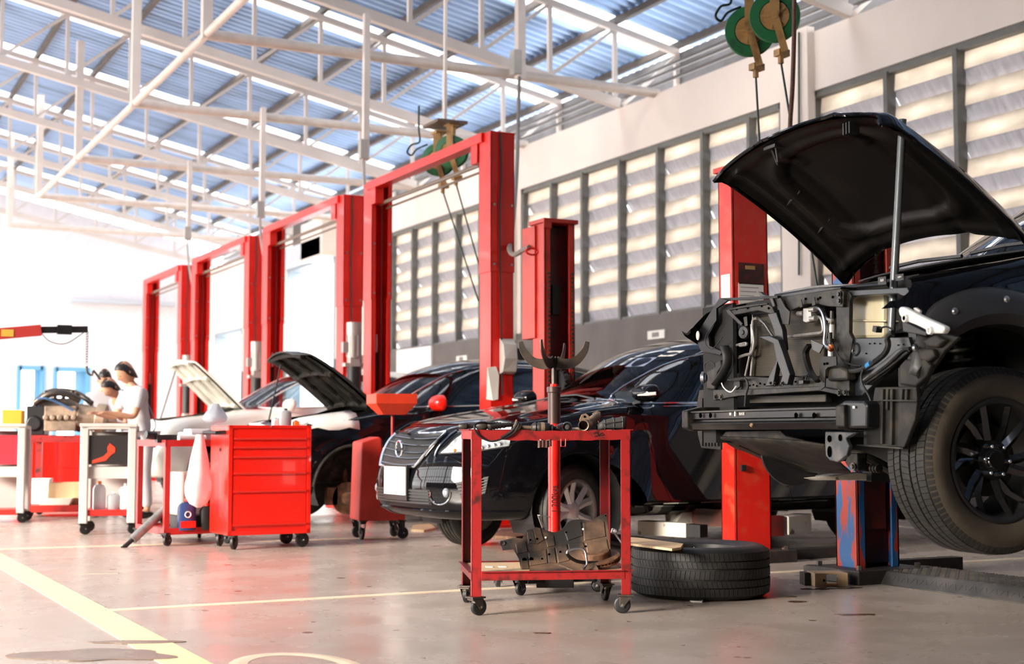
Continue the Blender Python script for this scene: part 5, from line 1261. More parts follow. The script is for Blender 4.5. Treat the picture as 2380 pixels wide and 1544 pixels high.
# condensers
mb = MB(); mb.b2((.72, -.62, .45), (.75, .92, 1.12)); mb.b2((.55, .60, .45), (.57, .90, 1.10)); mb.build('dark_backing', mat('backing_black', (.006, .006, .006), .8), SUV)  # dark sheets added behind the front parts so the gaps stay dark
cond = tp('radiator', [(520, 215), (1040, 160), (1040, 665), (505, 665)], 4.00, .03, mat('radiator_core', (.025, .021, .016), .6, var=.35, vscale=4))
mb = MB()
for k in range(46):
    y_ = 225 + k * 9.6; a, b = V(522, y_ + 3 if y_ < 300 else y_, 3.995), V(1036, y_ - (10 if y_ < 400 else 0), 3.995); mb.bar(a, b, .004, .0028)
mb.build('cooling_fins', mat('fin_brown', (.10, .082, .058), .6, .2), cond)
c2_ = tp('oil_cooler', [(500, 805), (1050, 790), (1050, 850), (500, 858)], 3.98, .03, BLKM)
mb = MB()
for k in range(6): mb.bar(V(505, 812 + k * 8, 3.975), V(1045, 798 + k * 9, 3.975), .004, .0025)
mb.build('cooling_fins', MT['fin_brown'], c2_)
tt('radiator_side_tube', [(527, 218), (530, 400), (512, 660)], 3.97, .0075, ALUD, sm=3)
tt('radiator_side_tube', [(512, 290), (518, 420), (500, 520), (470, 660)], 3.95, .0055, ALUD, sm=3)
tt('coolant_pipe', [(558, 245), (610, 290), (650, 350), (685, 395)], 3.95, .006, STL); tt('coolant_pipe', [(556, 245), (525, 262), (524, 330), (532, 420), (515, 495), (470, 510), (418, 528)], 3.94, .0075, ALUD)
tt('coolant_pipe', [(408, 440), (470, 425), (478, 438), (430, 445)], 3.92, .006, ALUD)
tt('air_conditioning_pipe', [(960, 172), (1005, 180), (1035, 240), (1045, 330), (1040, 430), (1075, 462)], 3.93, .0085, ALU); tt('air_conditioning_pipe', [(975, 240), (1010, 245), (1026, 290), (1022, 345), (940, 360), (745, 385)], 3.94, .0075, ALUD)
tt('air_conditioning_pipe', [(1015, 180), (1040, 215), (1060, 250), (1095, 262)], 3.94, .0075, ALU)
fb = tp('expansion_block', [(882, 175), (938, 168), (942, 268), (905, 280), (882, 270)], 3.92, .035, ALUD, bev=.004)
mb = MB()
for cx, cy in ((865, 215), (950, 185), (955, 250)): mb.cyl(V(cx - 16, cy, 3.925), V(cx + 22, cy - 2, 3.925), .012, 12)
mb.build('pipe_fitting', ALUD, fb, smooth=True)
tp('pipe_bracket', [(855, 115), (870, 110), (880, 165), (862, 172)], 3.885, .004, SUP, fb, .001); tp('pipe_bracket', [(948, 95), (965, 95), (972, 150), (948, 160)], 3.885, .004, SUP, fb, .001)
mb = MB(); mb.cyl(V(1090, 285, 3.95), V(1085, 520, 3.95), .014, 16); dry = mb.build('receiver_drier', mat('drier_white', (.62, .62, .62), .35, .3), SUV, smooth=True)
mb = MB(); mb.cyl(V(1090, 262, 3.95), V(1090, 292, 3.95), .0165, 14); mb.cyl(V(1092, 195, 3.95), V(1090, 262, 3.95), .009, 10); mb.build('drier_cap', STLD, dry, smooth=True)
mb = MB(); mb.cyl(V(1078, 350, 3.90), V(1080, 400, 3.90), .010, 10); mb.cyl(V(1080, 395, 3.90), V(1082, 432, 3.90), .015, 12); bh = mb.build('bulb_holder', BLKP, SUV, smooth=True)
mb = MB(); mb.sphere(V(1084, 464, 3.90), .0135, 14, 10, (1, 1, 1.1)); mb.cyl(V(1083, 436, 3.90), V(1084, 452, 3.90), .008, 10); mb.build('amber_bulb', mat('bulb_amber', (.85, .17, .01), .08, coat=1), bh, smooth=True)
tt('wiring_harness', [(1070, 280), (1068, 350), (1110, 460), (1160, 540), (1230, 580), (1300, 590)], 3.90, .0035, BLKP)
# braces
tp('hood_lock_brace', [(628, 215), (690, 205), (735, 330), (748, 470), (700, 560), (668, 730), (612, 735), (640, 665), (690, 560), (700, 420), (660, 290)], 3.87, .025, SUPD)
br2 = tp('front_brace', [(560, 378), (640, 372), (705, 400), (735, 480), (790, 650), (772, 722), (715, 726), (735, 660), (690, 530), (672, 430), (600, 398)], 3.84, .03, SUPD); bolt_on(br2, [(738, 714)], 3.84, .006); bolt_on(br2, [(655, 712), (683, 716)], 3.86, .005)
tt('curved_bracket', [(930, 440), (905, 490), (915, 560), (940, 630), (990, 700)], 3.83, .018, mat('gloss_bracket', (.008, .008, .009), .3, spec=.4), n=6, flat=.5)
tp('bracket_head', [(940, 400), (1032, 440), (1000, 500), (950, 472)], 3.82, .006, MT['gloss_bracket'], bev=.001)
sb_ = tp('slotted_bracket', [(1003, 540), (1030, 520), (1122, 522), (1125, 585), (1060, 600), (1045, 620), (1040, 740), (1012, 762), (1000, 755)], 3.85, .006, SUP, bev=.001); holes(sb_, [(1060, 572), (1040, 575)], 3.85, .005)
tp('mounting_block', [(1050, 600), (1150, 590), (1200, 620), (1200, 690), (1060, 700)], 3.87, .05, SUP, bev=.01)
mb = MB(); mb.box(V(890, 706, 3.88), (.03, .035, .014)); mb.tube([V(880, 690, 3.88), V(885, 655, 3.88), V(910, 650, 3.88), V(905, 690, 3.88)], .003, 6); mb.build('hook', SUPD, SUV)
tt('wiring_harness', [(345, 690), (420, 690), (470, 680), (490, 730), (475, 800), (468, 880)], 3.87, .0055, BLKP); tt('wiring_harness', [(790, 660), (870, 665), (920, 650)], 3.88, .003, BLKP)
# horn
mb = MB(); c = V(466, 350, 3.84); mb.lathe([(.0001, .020), (.009, .020), (.012, .014), (.028, .012), (.031, .006), (.031, -.004), (.022, -.012)], c, Vector((-1, -.35, 0)), 28); hn = mb.build('horn', BLKM, SUV, smooth=True)
tp('horn_bracket', [(332, 190), (352, 185), (450, 285), (440, 302), (345, 215)], 3.85, .004, SUP, hn, .001); tp('horn_bracket', [(455, 240), (480, 232), (486, 300), (466, 308)], 3.85, .004, SUP, hn, .001)
# far-side pieces
tp('far_panel', [(255, 178), (332, 176), (345, 240), (452, 310), (440, 330), (392, 320), (330, 420), (300, 450), (275, 360)], 3.93, .02, mat('dark_blue_black', (.010, .013, .017), .4, var=.3))
tp('far_panel', [(310, 320), (390, 330), (400, 640), (340, 670), (315, 520)], 4.02, .02, BLKM)
q = [(285, 103), (340, 118), (255, 210), (150, 350), (135, 470), (300, 510), (280, 470), (200, 455), (195, 380), (280, 255), (262, 175)]
FFM = mat('fender_far_black', (.004, .004, .005), .4, spec=.2)
tp('far_fender', [(284, 103), (345, 118), (262, 176), (262, 262), (205, 370), (212, 445), (302, 486), (290, 510), (150, 480), (126, 420), (118, 370), (140, 330)], 3.86, .012, FFM, bev=0)
tp('fender_edge', [(284, 103), (700, 85), (700, 102), (345, 120), (300, 128)], 3.87, .02, FFM, bev=0)
tt('washer_hose', [(262, 262), (215, 330), (185, 380), (190, 440), (235, 465), (305, 385)], 3.84, .0025, BLKP); 
mb = MB(); mb.sphere(V(130, 372, 3.84), .015, 10, 8, (.6, 1, 1.6)); mb.build('marker_lamp', mat('lamp_clear', (.75, .7, .66), .2), SUV, smooth=True)
tt('curved_deflector', [(325, 450), (345, 520), (335, 600), (290, 680), (255, 720)], 3.87, .024, BLKP, n=8, flat=.5); tt('curved_deflector', [(300, 450), (322, 530), (310, 610), (262, 690)], 3.86, .010, SUPD, n=8)
tp('lamp_bracket', [(190, 625), (240, 600), (262, 560), (290, 545), (300, 600), (270, 640), (265, 700), (245, 760), (190, 758)], 3.88, .04, SUP, bev=.008)
mb = MB(); c = V(165, 675, 3.82); mb.lathe([(.0001, .012), (.020, .010), (.026, .004), (.028, -.006), (.018, -.02)], c, Vector((-.9, .75, 0)), 24); fl_ = mb.build('fog_lamp', mat('fog_lens_blue', (.25, .32, .42), .1, .6, coat=1), SUV, smooth=True)
mb = MB(); mb.lathe([(.026, .006), (.031, .004), (.031, -.008), (.026, -.008)], c, Vector((-.9, .75, 0)), 24); mb.build('lamp_ring', ALU, fl_, smooth=True)
tt('lamp_wire', [(178, 610), (182, 575), (215, 556), (245, 575), (250, 600)], 3.83, .003, BLKP, fl_)
li = tp('far_splash_guard', [(140, 762), (235, 760), (250, 870), (292, 900), (292, 1192), (152, 1178), (128, 1085), (120, 880)], 3.97, .012, DUSTP)
for k in range(6): tp('guard_rib', [(150 + k * 22, 820 if k < 4 else 900), (160 + k * 22, 820 if k < 4 else 900), (160 + k * 22, 1165), (150 + k * 22, 1165)], 3.955, .02, DUSTP, li, 0)
tt('small_cable', [(300, 712), (312, 740), (340, 768), (372, 775), (405, 735)], 3.86, .003, PAP)
tp('latch_cable_guide', [(400, 700), (430, 690), (430, 740), (400, 762)], 3.88, .01, SUP)
# right: inner fender panel with its window and the pale washer tank behind
inn = tp('inner_fender', [(1190, 392), (1640, 382), (1665, 470), (1480, 640), (1310, 800), (1217, 805), (1200, 640)], 3.93, .02, INF)
tp('panel_post', [(1120, 165), (1170, 60), (1215, 60), (1232, 90), (1216, 130), (1215, 350), (1240, 400), (1200, 640), (1130, 560)], 3.92, .02, SUP)
tp('panel_top_rail', [(1160, 52), (1400, 38), (1630, 25), (1660, 75), (1600, 88), (1560, 70), (1235, 88), (1215, 60)], 3.93, .04, INF)
tp('panel_side_rail', [(1590, 30), (1660, 20), (1700, 420), (1640, 400), (1620, 90)], 4.02, .02, BLKM)
holes(inn, [(1365, 430), (1400, 428), (1440, 430), (1570, 440), (1610, 435), (1340, 500), (1400, 620), (1250, 480), (1460, 650)], 3.93, .003)
mb = MB(); mb.lathe([(.02, 0), (.026, .005), (.03, 0)], V(1262, 470, 3.928), (-1, 0, 0), 20); mb.build('panel_boss', INF, inn, smooth=True)
TANK = mat('tank_yellowed', (.58, .50, .30), .35, col2=(.72, .66, .46), vscale=6, thr=(.3, .7), stretch=(1, 1, .5))
tank = tp('washer_tank', [(1222, 130), (1235, 100), (1275, 78), (1452, 60), (1462, 90), (1462, 262), (1464, 375), (1440, 392), (1238, 396), (1218, 360), (1222, 262)], 4.02, .14, TANK, bev=.016)
tp('tank_seam', [(1214, 256), (1476, 262), (1478, 272), (1214, 268)], 4.005, .15, TANK, tank, .002)
tt('corrugated_hose', [(1530, 350), (1500, 368), (1488, 400), (1496, 440), (1470, 500), (1400, 560), (1340, 600), (1280, 622), (1200, 628), (1120, 628), (1062, 632)], 3.89, .0105, BLKP)
mb = MB(); q, _ = catmull([V(*c, 3.89) for c in [(1488, 400), (1496, 440), (1470, 500), (1400, 560)]], 12)
for i in range(0, len(q), 1): mb.tube([q[i] - (q[min(i + 1, len(q) - 1)] - q[i - 1 if i else 0]) * .12, q[i] + (q[min(i + 1, len(q) - 1)] - q[i - 1 if i else 0]) * .12], .0125, 8)
mb.build('hose_ridges', BLKP, SUV)
mb = MB(); mb.cyl(V(1345, 592, 3.89), V(1372, 572, 3.89), .0125, 10); mb.build('blue_tape', mat('tape_blue', (.02, .22, .55), .5), SUV)
tt('connector_lead', [(1318, 612), (1302, 660), (1310, 720), (1350, 790), (1370, 840), (1368, 885)], 3.88, .005, BLKP)
mb = MB(); mb.box(V(1338, 886, 3.86), (.02, .022, .012), (R(20), 0, 0)); mb.build('yellow_connector', mat('connector_yellow', (.8, .55, .02), .4), SUV, bevel=.002)
mb = MB(); mb.box(V(1418, 326, 3.93), (.03, .026, .024), (R(15), 0, 0)); mb.tube([V(1435, 320, 3.93), V(1480, 308, 3.93), V(1520, 325, 3.92), V(1530, 350, 3.9)], .004, 6, smooth=4); mb.build('plug_connector', BLKP, SUV)
rl = tp('chassis_rail', [(1300, 690), (1560, 470), (1640, 450), (1662, 470), (1640, 500), (1480, 640), (1350, 728), (1300, 722)], 3.90, .03, SUPD)
tt('rail_rib', [(1318, 706), (1480, 590), (1600, 480), (1650, 468)], 3.895, .007, SUP, rl, sm=3); tt('rail_rib', [(1330, 720), (1490, 610), (1640, 490)], 3.893, .005, SUP, rl, sm=2)
# near splash guard in front of the wheel
def tp3(name, pts, X, d, m, par=None, bev=.004):
    mb = MB(); mb.poly([V3(cx, cy, X=X) for cx, cy in pts], (d, 0, 0)); return mb.build(name, m, par or SUV, bevel=bev)
g2 = tp3('splash_guard', [(108, 692), (215, 690), (302, 690), (308, 758), (296, 850), (282, 885), (245, 978), (120, 972), (62, 966), (66, 855), (102, 795), (100, 740)], 3.80, .02, DUSTP)
for cx, y0, y1_ in ((140, 700, 960), (165, 700, 800), (185, 700, 965), (232, 700, 760), (255, 700, 760)): tp3('guard_rib', [(cx - 6, y0), (cx + 6, y0), (cx + 2, y1_), (cx - 8, y1_)], 3.785, .02, DUSTP, g2, .003)
tp3('guard_ledge', [(100, 750), (305, 752), (305, 760), (100, 757)], 3.775, .03, DUSTP, g2, .001); tp3('guard_hem', [(20, 962), (240, 978), (240, 984), (20, 968)], 3.79, .03, SUP, g2, 0)
g3 = tp3('splash_guard', [(216, 600), (252, 590), (262, 552), (300, 510), (380, 445), (440, 440), (505, 455), (440, 515), (372, 612), (328, 700), (308, 745), (218, 688)], 3.84, .02, DUSTP)
for pts in ([(222, 592), (250, 560), (345, 562), (372, 590), (350, 640), (300, 690), (222, 680)], [(262, 545), (300, 505), (380, 512), (392, 545), (360, 570), (300, 562)], [(330, 470), (390, 442), (440, 470), (400, 505), (350, 500)]): tp3('guard_step', pts, 3.815, .03, DUSTP, g3, .008)
# curved inner edge of the liner running up the wheel opening
mb = MB(); mb.tube([V3(*c, Y=4.06) for c in [(300, 770), (325, 700), (372, 612), (440, 518), (508, 456)]], .008, 8, smooth=4); mb.build('guard_edge', DUSTP, g3, smooth=True)
# white headlamp bracket
wbk = tp3('lamp_carrier', [(216, 325), (226, 310), (245, 314), (330, 358), (430, 402), (439, 415), (425, 438), (355, 438), (345, 420), (300, 398), (240, 375), (222, 350)], 3.70, .03, WHT, bev=.008)
for cx, cy in ((258, 366), (375, 424)):
    mb = MB(); mb.lathe([(.0001, -.004), (.008, 0), (.010, .012), (.014, .012), (.016, 0)], V3(cx, cy, X=3.70), (-1, 0, 0), 16); mb.build('socket', WHT, wbk, smooth=True)
mb = MB(); mb.lathe([(.0001, .013), (.008, .013)], V3(258, 366, X=3.70), (-1, 0, 0), 12); mb.build('socket_hole', GAP, wbk)
tp3('carrier_clip', [(290, 318), (300, 315), (320, 330), (318, 345), (300, 335)], 3.74, .01, WHT, wbk, .001)
tp3('lamp_mount', [(235, 375), (350, 430), (350, 450), (240, 430)], 3.80, .05, BLKP)
# tow eye
th = tp('tow_hook', [(1042, 1060), (1268, 1066), (1190, 1110), (1214, 1165), (1195, 1235), (1130, 1282), (1075, 1270), (1046, 1235), (1040, 1150)], 3.74, .02, mat('tow_hook_grey', (.028, .033, .038), .4, .4, col2=(.12, .11, .10), vscale=12, thr=(.45, .8)), bev=.004)
for cx, cy, r_, e in ((1075, 1112, .010, 1.2), (1152, 1105, .008, 1.5), (1076, 1205, .011, 1.9)):
    mb = MB(); c = V(cx, cy, 3.739); mb.tube([c + Vector((-.002, r_ * math.cos(t), r_ * e * math.sin(t))) for t in np.linspace(0, 6.283, 19)], .0025, 5); mb.add([c + Vector((-.0012, r_ * math.cos(t), r_ * e * math.sin(t))) for t in np.linspace(0, 6.283, 18, endpoint=False)], [tuple(range(18))], 0); mb.build('hole', GAP, th)
# underside
def strip(name, A, B_, m, par=None, th_=.01, n=8):
    mb = MB(); rows = []
    A, _ = catmull(A, 4); B_, _ = catmull(B_, 4)
    for t in np.linspace(0, 1, n):
        rows.append([a.lerp(b, t) + Vector((0, 0, -.012 * math.sin(math.pi * t) + .004 * math.sin(i * .9) * (0 < t < 1))) for i, (a, b) in enumerate(zip(A, B_))])
    mb.ring(rows, False, False); o = mb.build(name, m, par or SUV, smooth=True); o.modifiers.new('s', 'SOLIDIFY').thickness = th_; return o
A = [V(*c, 3.80) for c in [(292, 1095), (480, 1100), (660, 1108), (880, 1125), (1042, 1150)]]
B_ = [V(*c, 4.35) for c in [(480, 1195), (640, 1270), (760, 1320), (980, 1345), (1226, 1345)]]
ut = strip('under_tray', A, B_, DUSTP)
tp('tray_front', [(330, 1058), (720, 1052), (760, 1092), (880, 1125), (480, 1118), (300, 1095)], 3.82, .02, SUP, ut)
for (x1, y1_, x2, y2_) in ((520, 1170, 980, 1335), (700, 1160, 1190, 1335), (430, 1160, 800, 1300)): tt('tray_rib', [(x1, y1_, 3.95), ((x1 + x2) / 2, (y1_ + y2_) / 2 + 12, 4.1), (x2, y2_, 4.25)], 4, .005, DUSTP, ut, sm=3)
tt('tray_outline', [(785, 1198, 4.0), (895, 1200, 4.0), (995, 1295, 4.15), (930, 1300, 4.15), (870, 1240, 4.05), (785, 1200, 4.0)], 4, .003, DUSTP, ut, sm=0)
mb = MB(); mb.b2((.85, -.45, .34), (1.6, .45, .55)); mb.b2((.45, -.72, .42), (4.4, -.60, .54)); mb.b2((.45, .60, .42), (4.4, .72, .54)); mb.build('chassis_frame', mat('chassis_dark', (.008, .008, .008), .7), SUV)
mb = MB(); mb.b2((.72, -.62, .55), (1.35, .66, .72)); mb.b2((.70, -.2, .72), (1.2, .3, .98)); mb.b2((.75, .35, .7), (1.05, .6, 1.0)); mb.build('engine', MT['chassis_dark'], SUV)
mb = MB(); mb.b2((1.42, -.72, .6), (1.50, .72, 1.22)); mb.b2((1.5, -.8, .6), (1.95, .8, 1.12)); mb.build('bulkhead', DARKIN, SUV); seats(SUV, 2.7, .75)
mb = MB(); mb.sphere(V(770, 1380, 4.45), .05, 14, 10, (1.2, 1, 1)); mb.cyl(V(770, 1380, 4.45), V(800, 1440, 4.45), .028, 12); mb.cyl(V(700, 1350, 4.5), V(850, 1400, 4.5), .03, 12); mb.build('drive_joint', STLD, SUV, smooth=True)
tt('control_arm', [(1235, 1225, 3.95), (1320, 1240, 3.98), (1450, 1300, 4.05), (1580, 1380, 4.1)], 4, .020, DUST)
tp('arm_bracket', [(1215, 1215), (1270, 1215), (1275, 1345), (1225, 1340), (1180, 1280)], 3.93, .05, DUST, bev=.006)
mb = MB()
for cx in (1380, 1400, 1420): mb.cyl(V(cx, 1325, 3.95), V(cx + 12, 1327, 3.95), .018 - .0 * cx, 12)
mb.build('bush', DUST, SUV, smooth=True); bolt_on(SUV, [(1243, 1312)], 3.92, .011, STLD)
# cowl, tags, slam panel items
tp3('warning_tag', [(123, 172), (160, 168), (162, 205), (123, 208)], 3.95, .004, BLKP, bev=0); text('B20', V3(142, 187, X=3.945), .014, PAP, SUV, (R(90), 0, R(-90)))
tp3('warning_tag', [(205, 160), (243, 155), (245, 185), (208, 190)], 3.95, .004, BLKP, bev=0); text('>PP<', V3(225, 172, X=3.945), .012, PAP, SUV, (R(90), 0, R(-90)))
mb = MB(); rows = []
for y_ in np.linspace(-.80, .80, 21): rows.append([(1.30 + .12 * (y_ / .8) ** 2, y_, 1.265), (1.40 + .12 * (y_ / .8) ** 2, y_, 1.275), (1.50 + .12 * (y_ / .8) ** 2, y_, 1.255)])
mb.ring(rows, False, False); o = mb.build('cowl_panel', BLKP, SUV, smooth=True); o.modifiers.new('s', 'SOLIDIFY').thickness = .01
for y0 in (-.62, .0):
    mb = MB(); mb.tube([(1.44, y0, 1.30), (1.42, y0 + .3, 1.31), (1.46, y0 + .58, 1.31)], .010, 5); mb.build('wiper', BLKM, SUV)
tt('slam_rail', [(690, 90, 3.95), (900, 60, 3.98), (1200, 30, 4.0), (1500, 5, 4.0)], 4, .012, SUPD); tt('hose_top', [(720, 75, 4.0), (950, 30, 4.05), (1100, 18, 4.08), (1280, 15, 4.08)], 4, .009, ALUD)
# ================================================================== RED PARTS TROLLEY
fl_, fr_ = g(1096, 1433), g(1467, 1427); ex = (fr_ - fl_); TWD = ex.length; TYAW = math.atan2(ex.y, ex.x)
TR = thing('parts_trolley', 'red angle-iron trolley on castors in the foreground, loaded with greasy car parts', 'trolley', fl_, TYAW)
_tm = Matrix.Rotation(-TYAW, 3, 'Z')
def T3(px, py, y):
    """pixel -> point in the trolley frame on its plane y"""
    o = _tm @ (Vector((0, 0, H)) - fl_); d = _tm @ ray(px, py); t = (y - o.y) / d.y; return o + d * t
TD = .54; ZTOP = T3(1300, 999, 0).z; ZLOW = T3(1300, 1328, 0).z; lw = .046
def caster(root, x, y, zt, r=.038, yaw=0, m=STLD, hubm=STL, wm=None):
    c = thing('caster', None, None); c.parent = root; c.location = (x, y, 0); c.rotation_euler = (0, 0, yaw)
    mb = MB(); mb.box((0, 0, zt - .004), (.075, .065, .008)); mb.box((0, 0, zt - .014), (.06, .05, .008)); mb.cyl((0, 0, zt - .03), (0, 0, zt), .02, 10)
    for s_ in (-1, 1): mb.poly([(-.028, s_ * .020, zt - .012), (.028, s_ * .020, zt - .012), (.030, s_ * .020, r + .0), (.012, s_ * .020, r - .014), (.004, s_ * .020, r)], (0, s_ * .003, 0))
    mb.build('fork', m, c, bevel=.001)
    mb = MB(); mb.lathe([(.010, -.014), (r - .008, -.013), (r - .004, -.012), (r, -.008), (r, .008), (r - .004, .012), (r - .008, .013), (.010, .014)], (.018, 0, r), (0, 1, 0), 28); mb.build('caster_wheel', wm or RUBK, c, smooth=True)
    mb = MB(); mb.cyl((.018, -.024, r), (.018, .024, r), .006, 8); mb.lathe([(.0001, -.017), (.011, -.016), (.011, .016), (.0001, .017)], (.018, 0, r), (0, 1, 0), 14); mb.build('axle', hubm, c, smooth=True)
    return c
zleg = T3(1100, 1388, 0).z
def angle_leg(x, y, sx_, sy_, m):
    mb = MB(); t = .005
    mb.b2((x, y, zleg), (x + sx_ * lw, y + sy_ * t, ZTOP)); mb.b2((x, y, zleg), (x + sx_ * t, y + sy_ * lw, ZTOP)); return mb.build('leg', m, TR, bevel=.001)
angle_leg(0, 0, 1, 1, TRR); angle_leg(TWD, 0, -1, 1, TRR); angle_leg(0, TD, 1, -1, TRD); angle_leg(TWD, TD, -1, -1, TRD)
def rail(a, b, m, h=.045, nm='rail'):
    mb = MB(); mb.bar(a, b, .005, h); mb.bar(Vector(a) + Vector((0, 0, h / 2)), Vector(b) + Vector((0, 0, h / 2)), .03, .004); return mb.build(nm, m, TR, bevel=.001)
n = 24; mb = MB(); rows = []     # front top rail sags a little in the middle and is dented
for i in range(n + 1):
    x = TWD * i / n; s_ = -.006 * math.sin(math.pi * i / n) + .002 * math.sin(i * 1.7); z = ZTOP + s_
    rows.append([(x, -.002, z), (x, -.002, z - .046), (x, .003, z - .046), (x, .003, z - .004), (x, .04, z - .004), (x, .04, z)])
mb.ring(rows); mb.build('rail', TRR, TR)
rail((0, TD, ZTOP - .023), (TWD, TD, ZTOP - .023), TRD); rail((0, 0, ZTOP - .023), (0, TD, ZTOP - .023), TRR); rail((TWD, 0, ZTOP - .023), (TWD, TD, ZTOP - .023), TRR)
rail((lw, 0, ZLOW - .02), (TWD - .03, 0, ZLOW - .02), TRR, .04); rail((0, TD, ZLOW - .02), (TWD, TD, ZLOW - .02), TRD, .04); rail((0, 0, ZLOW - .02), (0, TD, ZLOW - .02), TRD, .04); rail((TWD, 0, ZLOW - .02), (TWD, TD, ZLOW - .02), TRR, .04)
mb = MB(); mb.b2((.01, .03, ZTOP - .012), (TWD - .01, TD - .01, ZTOP - .006)); mb.build('top_tray', mat('tray_rusty_red', (.16, .03, .02), .6, col2=(.05, .03, .02), vscale=10, thr=(.4, .6)), TR)
mb = MB(); mb.b2((.01, .02, ZLOW - .012), (TWD - .01, TD - .01, ZLOW - .004)); mb.build('shelf', WOOD, TR)
for x, y, yw in ((.02, .02, .5), (TWD - .02, .02, 2.9), (.02, TD - .02, 1.2), (TWD - .02, TD - .02, 1.7)): caster(TR, x, y, zleg, .040, yw)
mb = MB(); c = T3(1266, 1031, -.01)
for k in range(7): mb.box(c + Vector(((k - 3) * .0085, .006 * (k % 2), random.uniform(-.004, .004))), (.009, .014, .034), (0, 0, .5 * (-1) ** k))
mb.build('bent_bracket', mat('bracket_brown_pink', (.20, .10, .09), .4, .3, col2=(.10, .04, .035), vscale=30), TR)
mb = MB(); q = [T3(px, py, -.012) for px, py in ((1304, 1020), (1304, 1038), (1314, 1038), (1315, 1020))]; mb.tube(q, .0028, 6); mb.build('hook_loop', mat('hook_red', (.6, .02, .01), .4), TR)
mb = MB(); q = [T3(px, py, -.0035) for px, py in ((1380, 1008), (1388, 1005), (1390, 1012), (1400, 1006), (1404, 1011), (1382, 1015))]; mb.tube(q, .0018, 5); mb.build('marker_scrawl', BLKP, TR)
def tw(p): return fl_ + _tm.transposed() @ Vector(p)
def onT(name, label, cat, p):
    return thing(name, label, cat, tw(p), TYAW)
# --- on the top tray
def Q(root, px, py, y): return T3(px, py, y) - (_tm @ (root.location - fl_))
BOOT = mat('boot_rubber', (.020, .018, .015), .5, col2=(.09, .07, .05), vscale=10, thr=(.5, .8))
BRN = mat('shaft_brown', (.24, .155, .10), .5, .4, col2=(.42, .30, .21), vscale=14, thr=(.4, .7))
r1 = onT('drive_shaft', 'driveshaft with ribbed rubber boot at the left end of the trolley top', 'drive shaft', (.05, .22, ZTOP - .006))
def lathe_px(root, name, m, cy_, prof_, y, ax=(1, 0, 0), n_=20):
    """turned part given by (px, half height in px) along one line of the photograph"""
    mb = MB(); pts = [(Q(root, px, cy_(px), y), h) for px, h in prof_]; k = (T3(1300, 990, y) - T3(1301, 990, y)).length
    mb.tube([p for p, _ in pts], [max(.0005, h * k) for _, h in pts], n_); return mb.build(name, m, root, smooth=True)
c1 = lambda px: 991 - (px - 1070) * .02
lathe_px(r1, 'stub_axle', STLD, c1, [(1066, 4), (1069, 6.5), (1078, 7.5), (1084, 8), (1088, 5), (1095, 4.5), (1108, 4.5)], .2)
lathe_px(r1, 'joint_housing', BOOT, c1, [(1106, 5), (1110, 9), (1118, 10.5), (1128, 10.5), (1132, 8), (1136, 9.5), (1139, 10.5)], .2)
lathe_px(r1, 'ribbed_boot', BLKP, c1, [(1139, 10), (1143, 10.5), (1145, 8.5), (1149, 10), (1152, 7.5), (1156, 9), (1159, 6.5), (1163, 8), (1166, 5.5), (1172, 6.5), (1176, 4), (1205, 3.5)], .2)
r2 = onT('drive_shaft', 'driveshaft with the fat brown-banded joint at the middle of the trolley top', 'drive shaft', (.3, .16, ZTOP - .006))
c2 = lambda px: 993 + (px - 1200) * .03
lathe_px(r2, 'shaft_collar', BRN, c2, [(1193, 4), (1197, 8), (1207, 9), (1212, 6), (1213, 4), (1236, 4)], .15)
lathe_px(r2, 'ribbed_boot', BOOT, c2, [(1234, 5), (1238, 10), (1244, 12.5), (1247, 10.5), (1251, 13), (1256, 12.8)], .15)
lathe_px(r2, 'joint_band', BRN, c2, [(1256, 12.8), (1261, 13), (1265, 12.5)], .15); lathe_px(r2, 'joint_housing', BLKM, c2, [(1264, 12.2), (1270, 12), (1276, 11), (1280, 8), (1284, 9), (1288, 4.5), (1302, 4.2)], .15)
r3 = onT('drive_shaft', 'driveshaft pointing at the viewer, its round splined end beside the exhaust pipe', 'drive shaft', (.5, .10, ZTOP - .006))
mb = MB(); c = Q(r3, 1318, 993, .06); mb.lathe([(.0001, .006), (.004, .006), (.006, .010), (.010, .010), (.012, .004), (.017, .004), (.018, .010), (.021, .010), (.0245, .0), (.026, -.02), (.022, -.05), (.012, -.06), (.010, -.28)], c, (-.1, -1, .0), 28); mb.build('joint_housing', BLKM, r3, smooth=True)
mb = MB(); mb.lathe([(.0001, .0115), (.003, .0115), (.0115, .0105), (.012, .008)], c, (-.1, -1, .0), 20); mb.build('shaft_end', STL, r3, smooth=True)
mb = MB(); mb.lathe([(.019, .0105), (.0235, .004)], c, (-.1, -1, .0), 28); mb.build('bearing_ring', CHR, r3, smooth=True)
mb = MB(); c = Q(r3, 1308, 987, .05); mb.cyl(c, c + Vector((-.03, -.01, -.012)), .009, 10); mb.build('bright_stub', STL, r3)
# exhaust pipes with flanges
r4 = onT('exhaust_pipe', 'rusty forked exhaust pipe with two flanges and a dark open end on the trolley', 'exhaust pipe', (.55, .2, ZTOP - .006))
mb = MB(); a = Q(r4, 1356, 989, .08); b = a + Vector((.055, .13, .010)); mb.lathe([(.021, -.0), (.0265, -.002), (.027, .02), (.025, .10), (.021, .13)], a, (b - a), 26); mb.build('pipe', BRN, r4, smooth=True)
mb = MB(); mb.lathe([(.0225, .001), (.021, .10)], a, (b - a), 26); mb.build('pipe_bore', GAP, r4)
mb = MB(); mb.lathe([(.0215, -.001), (.026, -.001)], a, (b - a), 26); mb.build('gasket', BLKM, r4)
def flange(pts, y, th, nm='flange'):
    mb = MB(); mb.poly([Q(r4, *p, y) for p in pts], (.0, th, 0)); return mb.build(nm, BRN, r4, bevel=.002)
flange([(1347, 975), (1352, 964), (1362, 961), (1370, 968), (1372, 985), (1364, 1002), (1350, 1002)], .12, .008)
